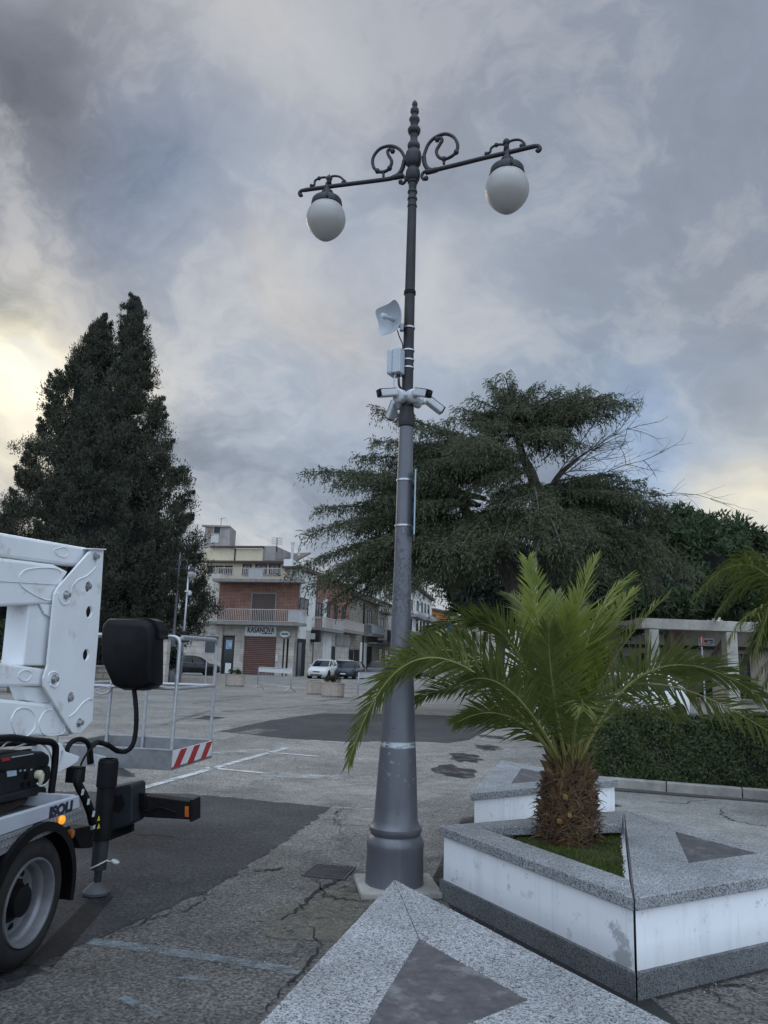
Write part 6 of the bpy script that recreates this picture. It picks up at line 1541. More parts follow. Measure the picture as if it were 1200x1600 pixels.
class Facade:
    """a vertical wall plane; parts are traced from the photo onto it and built as real boxes"""
    def __init__(s, A, B, parent):
        s.A = flat(A); d = flat(B) - s.A; s.len = d.length; s.d = d.normalized(); s.n = V((s.d.y, -s.d.x, 0)); s.par = parent
        if (CAM - s.A).dot(s.n) < 0: s.n = -s.n
    def at(s, px, py): a, z, p = P(px, py, s.A, s.d); return a, z
    def rect(s, x0, y0, x1, y1):
        xm, ym = (x0 + x1) / 2, (y0 + y1) / 2
        return s.at(x0, ym)[0], s.at(x1, ym)[0], s.at(xm, y1)[1], s.at(xm, y0)[1]
    def box(s, mb, r, n0, n1): mb.span(s.A, s.d, s.n, r[0], r[1], r[2], r[3], n0, n1)
    def part(s, name, px, mat, n0=0.0, n1=.06, parent=None, ground=False):
        r = list(s.rect(*px)); 
        if ground: r[2] = 0.0
        mb = MB(); s.box(mb, r, n0, n1); return mb.build(name, mat, parent or s.par)
    def mass(s, name, s0, s1, z0, z1, dep, mat, n1=0.0, parent=None):
        mb = MB(); mb.span(s.A, s.d, s.n, s0, s1, z0, z1, -dep, n1); return mb.build(name, mat, parent or s.par)
    def window(s, px, blind=None, parent=None, name='window', ground=False, depth_=.12):
        r = list(s.rect(*px)); 
        if ground: r[2] = .08
        w, h = r[1] - r[0], r[3] - r[2]; f = min(.07, w * .12)
        mb = MB(); s.box(mb, (r[0] - .06, r[0] + f, r[2], r[3]), .002, .05); s.box(mb, (r[1] - f, r[1] + .06, r[2], r[3]), .002, .05); s.box(mb, (r[0] - .06, r[1] + .06, r[3] + .001, r[3] + f), .002, .055)
        s.box(mb, ((r[0] + r[1]) / 2 - f / 2, (r[0] + r[1]) / 2 + f / 2, r[2], r[3]), .004, .040)
        o = mb.build(name, M['frame_dark'], parent or s.par)
        mb = MB(); s.box(mb, (r[0] + f, r[1] - f, r[2], r[3]), .003, .015); mb.build('pane', M['glass_dark'], o)
        if blind:
            mb = MB(); s.box(mb, (r[0] + f * .5, r[1] - f * .5, r[2] + h * (1 - blind), r[3] - .01), .016, .030); mb.build('blind', M['shutter_grey'], o)
        mb = MB(); s.box(mb, (r[0] - .12, r[1] + .12, r[2] - .09, r[2] - .002), .0, .12)
        if not ground: mb.build('sill', M['slab'], o)
        return o
    def shutter(s, px, mat, rows=18, name='roller_shutter'):
        r = list(s.rect(*px)); r[2] = .02; mb = MB(); h = (r[3] - r[2]) / rows
        for k in range(rows): s.box(mb, (r[0], r[1], r[2] + k * h, r[2] + (k + .86) * h), .004, .03 + .012 * (k % 2))
        return mb.build(name, mat, s.par)
    def balcony(s, px, out=1.0, bars=.14, panel=None, slab_px=4.5, mat='rail_white', rail_r=.028):
        r = s.rect(*px); zs = s.at((px[0] + px[2]) / 2, px[3] + slab_px)[1]
        mb = MB(); s.box(mb, (r[0], r[1], zs, r[2]), .001, out); b = mb.build('balcony', M['slab'], s.par)
        mb = MB(); n = max(2, int((r[1] - r[0]) / bars))
        s.box(mb, (r[0], r[1], r[3] - .05, r[3]), out - .06, out - .01); s.box(mb, (r[0], r[1], r[2] + .06, r[2] + .10), out - .05, out - .02)
        for k in range(n + 1):
            a = r[0] + (r[1] - r[0]) * k / n; s.box(mb, (a - rail_r / 2, a + rail_r / 2, r[2] + .0, r[3] - .051), out - .05, out - .02)
        for e in (r[0], r[1]):
            mb.span(s.A, s.d, s.n, e - .02, e + .02, r[3] - .05, r[3], .0, out - .061)
            for k in range(1, 7): mb.span(s.A, s.d, s.n, e - .014, e + .014, r[2], r[3] - .051, out * k / 7 - .02, out * k / 7)
        mb.build('railing', M[mat], b)
        if panel:
            for p in panel:
                q = s.rect(p[0], px[1], p[1], px[3]); mb = MB(); s.box(mb, (q[0], q[1], r[2] + .11, r[3] - .06), out - .066, out - .052); mb.build('panel', M['rail_panel'], b)
        return b

# ---- corner block with the brick front
YK = 66.0
K0 = flat(D(200, 1050, YK + 3)); K1 = flat(D(461, 1056, YK))
kb_ = thing('corner_building', 'corner building with red brick first floor, two balconies and brown roller shutter', 'building', tuple((K0 + K1) / 2))
F1 = Facade(K0, K1, kb_)
sB = F1.at(341, 950)[0]; zG = F1.at(400, 977)[1]; zT = F1.at(400, 908)[1]; zTop = F1.at(400, 900)[1]
F1.mass('wall', 0, sB - .02, 0, zT + .6, 9, M['cream'])
F1.mass('brick_front', sB, F1.len, zG, zT, 9, M['brick'], .03)
F1.mass('ground_floor', sB, F1.len, 0, zG - .01, 9, M['stone_tile'], .02)
F1.mass('ground_floor', 0, sB - .03, 0, F1.at(320, 975)[1], .3, M['stone_tile'], .06)
F1.part('ledge', (225, 971, 341, 974), M['slab'], .06, .2)
def setback(name, px, back, mat, dep=7):                  # storeys set back from the front
    A_ = F1.A - F1.n * back; f2 = Facade(A_, A_ + F1.d * 10, kb_); f2.n = F1.n; r = f2.rect(*px); mb = MB(); mb.span(f2.A, f2.d, f2.n, r[0], r[1], zT - .2, r[3], -dep, 0); return f2, r, mb.build(name, mat, kb_)
f2, r2, _ = setback('top_floor', (322, 880, 458, 905), 1.6, M['yellow_wall'])
for px in ((380, 883, 392, 897), (400, 883, 416, 897), (421, 883, 437, 897)): f2.window(px, .9)
for px in ((326, 885, 335, 896), (338, 885, 348, 896), (352, 885, 362, 896)): f2.window(px)
f2.part('eave', (318, 877, 462, 880), M['brownline'], -.2, .5)
f3, r3, _ = setback('attic', (316, 857, 410, 880), 3.0, M['yellow_wall'], 6)
f3.part('eave', (330, 853.5, 412, 856), M['brownline'], -.2, .3); f3.part('pipe', (366.5, 857, 368, 878), M['frame_dark'], .001, .08)
f3b, _, _ = setback('gable', (410, 853, 430, 880), 3.2, M['grey_wall'], 6)
rp = [D(424, 872, YK + 5), D(489, 868, YK + 9), D(484, 863, YK + 12), D(440, 866, YK + 11)]
mb = MB(); mb.prism([D(410, 877, YK + 2.5), D(460, 877, YK + 2.5), D(486, 863, YK + 12), D(426, 866, YK + 12)], (0, 0, -.15)); mb.build('roof', M['roof'], kb_)
for px, y0, y1, w in ((456, 850, 878, .45), (467, 859, 868, .30)):
    a = D(px, y1, YK + 3); b = D(px, y0, YK + 3); mb = MB(); mb.box((a.x, a.y, (a.z + b.z) / 2), (w * .5, w * .5, b.z - a.z)); mb.box((a.x, a.y, b.z + .1), (w * .7, w * .7, .18)); mb.build('chimney', M['galv'], kb_)
for px, y0, y1 in ((433, 840, 860), (434, 848, 866)): pass
a = D(432.5, 862, YK + 4); b = D(433, 840, YK + 4)
mb = MB(); mb.tube([a, b], .04, 5)
for k in range(4): q = a.lerp(b, .55 + .14 * k); mb.tube([q - V((.5, 0, 0)), q + V((.5, 0, 0))], .022, 4)
mb.build('antenna', M['frame_dark'], kb_)
# brick front details
dr = F1.part('door_blind', (394, 928, 430, 975), M['blind'], .032, .06)
mb = MB(); r = F1.rect(394, 928, 430, 975)
for e0, e1 in ((r[0] - .12, r[0]), (r[1], r[1] + .12)): F1.box(mb, (e0, e1, r[2], r[3] + .12), .031, .12)
F1.box(mb, (r[0], r[1], r[3] + .001, r[3] + .12), .031, .12); mb.build('door_frame', M['slab'], kb_)
F1.balcony((342, 890, 478, 907), 1.3, .16, panel=[(458, 477), (396, 418)]); F1.balcony((337, 953, 480, 973), 1.2, .16, panel=[(457, 479)])
F1.part('door_recess', (347, 993, 366, 1053), M['frame_dark'], .021, .05, ground=True); F1.part('poster', (353.5, 1000, 363, 1014), pm('poster_blue', (.10, .25, .42), (.45, .5, .55), scale=3, rough=.5), .052, .06); F1.part('poster', (352, 1036, 361, 1052), M['sign_white'], .052, .06)
F1.part('sliding_door', (350, 996, 364, 1053), M['glass_dark'], .0505, .0515, ground=True)
F1.shutter((381.5, 995, 430.5, 1054), M['shutter_brown'], 20)
sg = F1.part('shop_sign', (384, 978.5, 433, 994), M['sign_white'], .03, .22)
rr = F1.rect(389, 981, 429, 989); cz_ = (rr[2] + rr[3]) / 2; c = F1.A + F1.d * (rr[0] + rr[1]) / 2 + F1.n * .2205 + UP * cz_
letters('KASANOVA', (rr[3] - rr[2]) * 1.55, .012, M['frame_dark'], sg, frame4(c, F1.d, UP), bold=.012, xs=(rr[1] - rr[0]) / ((rr[3] - rr[2]) * 1.55 * 5.1))
F1.part('small_print', (410, 989.6, 427, 990.9), M['frame_dark'], .2205, .225, parent=sg)
r = F1.rect(440, 986, 455.5, 996); c = F1.A + F1.d * (r[0] + r[1]) / 2 + UP * (r[2] + r[3]) / 2 + F1.n * .35
mb = MB(); pts = [c + F1.d * cos(a) * (r[1] - r[0]) / 2 + UP * sin(a) * (r[3] - r[2]) / 2 for a in [2 * pi * k / 28 for k in range(28)]]; mb.prism(pts, F1.n * .12); ov = mb.build('oval_sign', M['sign_white'], kb_)
mb = MB(); q = [c + F1.n * .1205 + F1.d * a * (r[1] - r[0]) * .33 + UP * b * (r[3] - r[2]) * .10 for a, b in ((-1, -1), (1, -1), (1, 1), (-1, 1))]; mb.prism(q, F1.n * .004); mb.build('small_print', M['frame_dark'], ov)
F1.part('doorway', (441.5, 998, 450, 1054), M['frame_dark'], .021, .03, ground=True); F1.part('pillar', (444.5, 998, 447.5, 1054), M['stone_tile'], .031, .12, ground=True)
F1.part('letterbox', (431, 1024, 434, 1033), M['sign_white'], .021, .1)
F1.part('pillar', (366.5, 990, 381, 1054), M['stone_tile'], .021, .16, ground=True); F1.part('pillar', (452, 978, 460.5, 1055), M['stone_tile'], .021, .16, ground=True); F1.part('pillar', (331, 978, 347, 1053), M['stone_tile'], .021, .12, ground=True)
F1.window((312, 931, 321.5, 952)); F1.part('ledge', (300, 946, 341, 947.5), M['slab'], .001, .05)
for y in (970, 982.5):
    o = F1.part('air_conditioner', (311, y, 319.5, y + 10.5), M['ac'], .07, .45); c = F1.A + F1.d * (sum(F1.rect(311, y, 319.5, y + 10.5)[:2]) / 2) + UP * (sum(F1.rect(311, y, 319.5, y + 10.5)[2:]) / 2) + F1.n * .4505
    mb = MB(); mb.lathe([(0, .20), (.02, .20), (.021, .05)], c, 16, axis=F1.n); mb.build('fan_grille', M['frame_dark'], o)
F1.part('dark_shopfront', (225, 993, 300, 998), M['frame_dark'], .061, .2)
# tower behind
tw_ = thing('stair_tower', 'small weathered concrete tower rising above the yellow roofs', 'tower', tuple(flat(D(338, 1056, 78))))
tA = D(318, 860, 78); tB = D(358, 860, 78); FT = Facade(tA, tB, tw_); zt1 = FT.at(338, 822)[1]
FT.mass('wall', 0, FT.len, 0, zt1, 3, M['grey_wall'], parent=tw_); FT.part('cornice', (316, 821, 360, 823.5), M['slab'], -.3, .2)
FT.window((336, 825, 342.5, 833)); FT.part('panel', (330, 834, 342, 848), M['ac'], .002, .06); FT.part('panel', (325, 825, 331, 840), M['brown_wall'], .002, .05)
mb = MB(); a = D(345, 823, 78); mb.tube([a, a + V((0, 0, .9))], .03, 5); mb.tube([a + V((-.1, 0, .8)), a + V((.5, 0, .95))], .02, 4); mb.build('antenna', M['frame_dark'], tw_)

# ---- the street running away behind the lamp post
S0 = flat(K1) + V((.12, .03, 0)); S1 = flat(D(603, 1048, 108))
side = thing('side_wing', 'narrow white end wing of the brick corner block beside the parked white hatchback', 'building', tuple(S0))
SD = (S1 - S0).normalized()
def street(obj, px0, px1):
    f = Facade(S0, S1, obj); s0 = f.at(px0, 1040)[0]; s1 = f.at(px1, 1040)[0]; return f, s0, s1
f, s0, s1 = street(side, 462, 488.5); s0 = .02; f.mass('wall', s0, s1, 0, f.at(475, 893)[1], 1.3, M['white_wall']); f.window((468, 936, 481, 959), .55)
f.part('doorway', (463.5, 998, 476, 1053), M['frame_dark'], .002, .04, ground=True); f.part('door_glass', (464.5, 1004, 469.5, 1053), pm('shop_glass', (.06, .10, .14), (.03, .05, .08), scale=2, rough=.15), .041, .06, ground=True); f.part('pillar', (476.5, 985, 487, 1053), M['stone_tile'], .002, .06, ground=True); f.part('sign', (484, 984, 486.5, 1003), M['frame_dark'], .1, .9)
f.part('roof', (463, 890, 490, 893), M['brownline'], -1.3, .4); f.part('top_floor', (466, 878, 486, 890), M['white_wall'], -1.3, -.6)
def bld(name, label, px0, px1, ytop, mat, dep=9):
    o = thing(name, label, 'building', (0, 0, 0)); f, s0, s1 = street(o, px0, px1); p = f.A + f.d * (s0 + s1) / 2
    ORI[o.name] = p.copy(); o.location = p; z1 = f.at((px0 + px1) / 2, ytop)[1]
    f.mass('wall', s0 + .01, s1 - .01, 0, z1, dep, mat); mb = MB(); mb.span(f.A, f.d, f.n, s0, s1, z1 + .001, z1 + .22, -dep, .5); mb.build('eave', M['roof'], o)
    mb = MB(); q = [f.A + f.d * a + f.n * b + UP * (z1 + .22) for a, b in ((s0, .5), (s1, .5), (s1, -dep), (s0, -dep))]; m1, m2 = f.A + f.d * s0 - f.n * dep / 2 + UP * (z1 + 1.9), f.A + f.d * s1 - f.n * dep / 2 + UP * (z1 + 1.9)
    mb.add(q + [m1, m2], [(0, 1, 5, 4), (2, 3, 4, 5), (1, 2, 5), (3, 0, 4)]); mb.build('roof', M['roof'], o)
    return o, f
o, f = bld('terraced_house', 'brick and cream terraced house with long balcony behind the white hatchback', 489, 544, 908, M['brick'])
f.part('ground_floor', (489, 988, 544, 1052), M['stone_tile'], .002, .05, ground=True)
f.balcony((488, 967, 521, 983), 1.1, .18, panel=[(504, 520)]); f.balcony((522, 971, 556, 985), 1.0, .18)
for px in ((493, 943, 502, 966), (510, 943, 514.5, 966), (522, 946, 526.5, 968), (534, 949, 539, 970)): f.window(px, name='window')
f.part('wall_pier', (504, 935, 510, 983), M['white_wall'], .002, .05); f.shutter((487.5, 1003, 502, 1050), M['shutter_brown'], 16); f.shutter((528.5, 1011, 538.5, 1045), M['shutter_grey'], 12); f.part('door', (516.5, 1010, 522.5, 1045), M['frame_dark'], .052, .07, ground=True)
f.part('air_conditioner', (483.5, 990, 491, 999), M['ac'], .052, .5); f.part('shop_sign', (523, 994, 544, 1009), M['grey_wall'], .052, .2); f.part('wall_pier', (502.5, 987, 516, 1050), M['white_wall'], .052, .09, ground=True)
o, f = bld('terraced_house', 'old bare stone terraced house with one tall window above the dark estate car', 544, 589, 938, M['rubble'])
f.window((574, 955, 580, 976)); f.balcony((570, 977, 590, 991), .9, .2, mat='rail_panel', panel=[(571, 589)]); f.part('ground_floor', (562, 1005, 589, 1048), M['white_wall'], .002, .05, ground=True); f.part('doorway', (572, 1010, 580, 1046), M['frame_dark'], .052, .07, ground=True)
for px in ((545, 1016, 551, 1042), (553, 1016, 560, 1042)): f.window(px, ground=True)
f.part('drainpipe', (566, 942, 567.2, 1048), M['frame_dark'], .002, .15, ground=True); f.part('canopy', (573, 1005, 600, 1007.5), M['slab'], .06, 1.2)
o, f = bld('terraced_house', 'white terraced house with green netting on its balcony left of the lamp post', 589, 616, 945, M['white_wall'])
f.window((594, 967, 598.5, 987)); b = f.balcony((590, 986, 613, 1002), 1.2, .25); f.part('net', (591, 986, 612, 1002), M['green_cloth'], 1.21, 1.25, parent=b); f.part('balcony_slab', (592, 957, 606, 959.5), M['slab'], .002, .9); f.window((596, 947, 601, 957), name='window')
for px in ((592, 1014, 596, 1044), (601, 1016, 606, 1044)): f.window(px, ground=True)
# right of the lamp the street bends a little toward us
S2 = flat(D(640, 1046, 92)); S3 = flat(D(676, 1042, 118))
def bld2(name, label, A_, B_, px0, px1, ytop, mat, dep=2):
    o = thing(name, label, 'building', (0, 0, 0)); f = Facade(A_, B_, o); s0 = f.at(px0, 1035)[0]; s1 = f.at(px1, 1035)[0]; p = f.A + f.d * (s0 + s1) / 2; ORI[o.name] = p.copy(); o.location = p
    z1 = f.at((px0 + px1) / 2, ytop)[1]; f.mass('wall', s0, s1, 0, z1, dep, mat); mb = MB(); mb.span(f.A, f.d, f.n, s0 - .1, s1 + .1, z1 + .001, z1 + .3, -dep, .5); mb.build('roof', M['roof'], o); return o, f
o, f = bld2('white_house', 'tall white house with rows of shuttered windows just right of the lamp post', S2, S3, 638, 673, 925, M['white_wall'])
f.balcony((640, 958, 654, 962), 1, .3, mat='rail_panel'); f.balcony((657, 962, 671, 967), 1, .3, mat='rail_panel')
for px in ((641, 938, 644.5, 953), (651, 940, 654, 954), (658, 943, 660.5, 956), (663, 944, 665.5, 957), (668, 946, 670.5, 958), (641, 967, 643, 985), (650, 967, 653, 986), (656, 971, 658, 987), (661, 971, 663, 988), (667, 974, 669, 988)): f.window(px)
f.part('ground_floor', (646, 1000, 673, 1042), M['brown_wall'], .002, .05, ground=True); f.part('canopy', (640, 994, 692, 999), M['slab'], .1, 2.2)
for px in ((648, 1007, 654, 1036), (656, 1007, 661, 1036), (666, 1009, 671, 1036)): f.window(px, ground=True)
S4 = flat(D(672, 1042, 116)); S5 = flat(D(712, 1041, 128))
o, f = bld2('orange_house', 'orange house glimpsed beyond the white one, under the dark tree', S4, S5, 674, 700, 956, M['orange_wall']); f.window((676, 961, 680, 972)); f.part('lower_wall', (673, 976, 700, 1042), M['yellow_wall'], .003, .2, ground=True); f.part('canopy', (672, 972, 702, 976), M['slab'], .05, .8)
S6 = flat(D(698, 1042, 125)); S7 = flat(D(800, 1046, 112))
o, f = bld2('cream_house', 'low cream house seen through the palm fronds beyond the blue sign', S6, S7, 702, 790, 978, M['cream'])
for px in ((712, 985, 717, 992), (722, 985, 726, 998), (738, 988, 743, 1000), (756, 988, 762, 1002), (774, 990, 780, 1002)): f.window(px)

# ---- low block behind the pergola on the right
RA = flat(D(935, 1062, 47)); RB_ = flat(D(1290, 1072, 44))
rb = thing('low_building', 'low brownish building behind the pergola with a banner and dark shop openings', 'building', tuple((RA + RB_) / 2)); f = Facade(RA, RB_, rb); z1 = f.at(1080, 986)[1]
f.mass('wall', 0, f.len, 0, z1, 8, M['beige_wall']); f.part('fascia', (940, 1010, 1280, 1015), M['frame_dark'], .002, .9); f.part('parapet', (940, 982, 1280, 987), M['slab'], -.2, .3)
bn = f.part('banner', (1091, 997, 1116, 1010), M['sign_white'], .002, .06)
for x0, y0, x1, y1, m in ((1093, 999, 1096, 1006, 'green'), (1096, 1002, 1098, 1004.5, 'green'), (1100, 1000, 1106, 1004, 'red'), (1107, 1000, 1114, 1002, 'navy'), (1109, 1003.5, 1115, 1005, 'navy'), (1101, 1006, 1112, 1007, 'navy')):
    f.part('lettering', (x0, y0, x1, y1), {'green': pm('banner_green', (.03, .20, .10)), 'red': M['red'], 'navy': M['navy']}[m], .061, .066, parent=bn)
for px in ((948, 1020, 958, 1045), (962, 1018, 972, 1048), (1003, 1022, 1017, 1060), (1055, 1024, 1068, 1060), (1078, 1040, 1092, 1062), (1095, 1040, 1110, 1062), (1150, 1024, 1170, 1062)): f.window(px, ground=True)
f.part('red_panel', (975, 1025, 1000, 1048), M['brown_wall'], .002, .1); f.part('lamp_box', (1003, 986.5, 1016, 991.5), M['sign_white'], .31, .5)
hb2 = thing('old_house', 'brown brick house with tiled gable peeping above the pergola behind palm fronds', 'building', tuple(flat(D(975, 1062, 60)))); f = Facade(D(950, 1060, 60), D(1016, 1060, 60), hb2); f.mass('wall', 0, f.len, 0, f.at(980, 950)[1], 6, M['brown_wall'])
f.part('eave', (948, 947, 1000, 951), M['slab'], -.3, .6); f.part('chimney', (985, 940, 994, 950), M['beige_wall'], -2, -1.2); f.window((958, 955, 966, 972))
hb3 = thing('small_gable', 'pale little gable roof just above the pergola beam', 'building', tuple(flat(D(1055, 1062, 55)))); f = Facade(D(1044, 1060, 55), D(1066, 1060, 55), hb3); zz = f.at(1055, 966)[1]
mb = MB(); q = [f.A + UP * 0, f.A + f.d * f.len, f.A + f.d * f.len + UP * zz, f.A + f.d * f.len * .5 + UP * (f.at(1055, 957)[1]), f.A + UP * zz]; mb.prism(q, -f.n * 5); mb.build('wall', M['cream'], hb3)
# pergola
PA = flat(D(985, 1090, 26)); PB2 = flat(D(1190, 1098, 26.6))
pg = thing('pergola', 'concrete pergola with flat beam and square pillars behind the hedge on the right', 'pergola', tuple((PA + PB2) / 2)); f = Facade(PA, PB2, pg)
zb0, zb1 = f.at(1070, 984)[1], f.at(1070, 968)[1]
M['pale_conc'] = render_wall('pale_concrete', (.34, .325, .285), .55, 1.5)
mb = MB(); mb.span(f.A, f.d, f.n, f.at(1003, 980)[0], f.at(1300, 980)[0], zb0, zb1, -.55, 0); mb.span(f.A, f.d, f.n, f.at(1003, 980)[0], f.at(1300, 980)[0], zb0 + .12, zb1, -3.2, -2.7); mb.build('beam', M['pale_conc'], pg, bevel=.02)
mb = MB(); mb.span(f.A, f.d, f.n, f.at(1003, 980)[0], f.at(1300, 980)[0], zb0 + .16, zb0 + .30, -2.69, -.56); mb.build('soffit', M['slab'], pg)
for px, w, b in ((1024, 15, .0), (1146, 17, 0), (1012, 14, 2.7), (1126, 14, 2.7), (1258, 17, 0)):
    a0 = f.at(px - w / 2, 1030)[0]; a1 = f.at(px + w / 2, 1030)[0]
    if b: a0 += (f.at(px, 1030)[0]) * 0
    mb = MB(); mb.span(f.A, f.d, f.n, a0, a1, 0, zb0 - .02 + (.14 if b else 0), -b - .36, -b - .02)
    if not b:
        for z in (1.2, 2.2): mb.span(f.A, f.d, f.n, a0 - .012, a1 + .012, z, z + .02, -b - .37, -b - .01)
    mb.build('pillar', M['pale_conc'] if not b else M['brown_wall'], pg, bevel=.01)
sp = flat(D(1101, 1075, 34)); t = thing('road_sign', 'round red and white sign on a thin pole seen under the pergola', 'road sign', tuple(sp)); zt_ = D(1100, 998, 34).z
mb = MB(); mb.tube([sp, V((sp.x - .05, sp.y, zt_))], .035, 8); mb.build('pole', M['galv'], t); mb = MB(); mb.lathe([(0, .26), (.02, .26)], (sp.x - .05, sp.y - .05, zt_ - .1), 20, axis=(-1, .24, 0)); d_ = mb.build('disc', M['red'], t); mb = MB(); mb.lathe([(.0205, .17), (.0215, .17)], (sp.x - .05, sp.y - .05, zt_ - .1), 20, axis=(-1, .24, 0)); mb.build('centre', M['white_refl'], d_)
sp = flat(D(838, 1062, 23.2)); t = thing('utility_pole', 'slim grey metal pole standing against the cedar trunk', 'pole', tuple(sp)); zt_ = D(838, 829, 23.2).z
mb = MB(); mb.lathe([(0, .085), (zt_ * .5, .065), (zt_, .055)], sp, 12); mb.build('shaft', M['galv'], t, smooth=True, auto=RAD(40)); mb = MB(); mb.lathe([(zt_, .06), (zt_ + .05, .05), (zt_ + .07, .01)], sp, 12); mb.build('cap', M['pole_dark'], t, smooth=True)
# blue round sign by the street
sp = flat(D(699, 1065, 48)); t = thing('road_sign', 'round blue mandatory sign with white arrow beside the street, above the palm fronds', 'road sign', tuple(sp)); zc_ = D(697, 982, 48).z
mb = MB(); mb.tube([sp, V((sp.x, sp.y, zc_ + .3))], .04, 8); mb.build('pole', M['galv'], t); rs = 7 * 48 / FPX
c = V((sp.x - .03, sp.y - .07, zc_)); mb = MB(); mb.lathe([(-.01, rs), (.012, rs)], c, 28, axis=(0, -1, 0)); d_ = mb.build('disc', pm('sign_blue', (.012, .13, .38), rough=.4), t)
mb = MB(); mb.prism([c + V((x * rs, -.0125, z * rs)) for x, z in ((-.65, -.75), (.55, -.75), (.45, -.55), (-.15, -.50), (.05, -.25), (-.45, .0), (-.55, -.35))], (0, -.004, 0)); mb.build('arrow', M['white_refl'], d_)

# ------------------------------------------------------------------ parked cars
def carpaint(name, c, rough=.25):
    m = pm(name, c, tuple(x * .9 for x in c), scale=2, rough=rough, spec=.22); m.node_tree.nodes['Principled BSDF'].inputs['Coat Weight'].default_value = .25; return m
CP = {'white': carpaint('white_car', (.62, .62, .61)), 'blue': carpaint('dark_blue_car', (.030, .036, .055)), 'black': carpaint('black_car', (.012, .013, .016)), 'grey': carpaint('dark_grey_car', (.045, .046, .05))}
M['head'] = pm('headlamp', (.55, .57, .60), rough=.15); M['tail'] = pm('tail_lamp', (.22, .01, .01), rough=.25)
def loft(mb, rings, mi=None, cap=True):
    n = len(rings[0]); vs = [p for r in rings for p in r]; fs = []
    for i in range(len(rings) - 1):
        for k in range(n): fs.append((i * n + k, i * n + (k + 1) % n, (i + 1) * n + (k + 1) % n, (i + 1) * n + k))
    if cap: fs += [tuple(range(n))[::-1], tuple((len(rings) - 1) * n + k for k in range(n))]
    mb.add(vs, fs, mi)
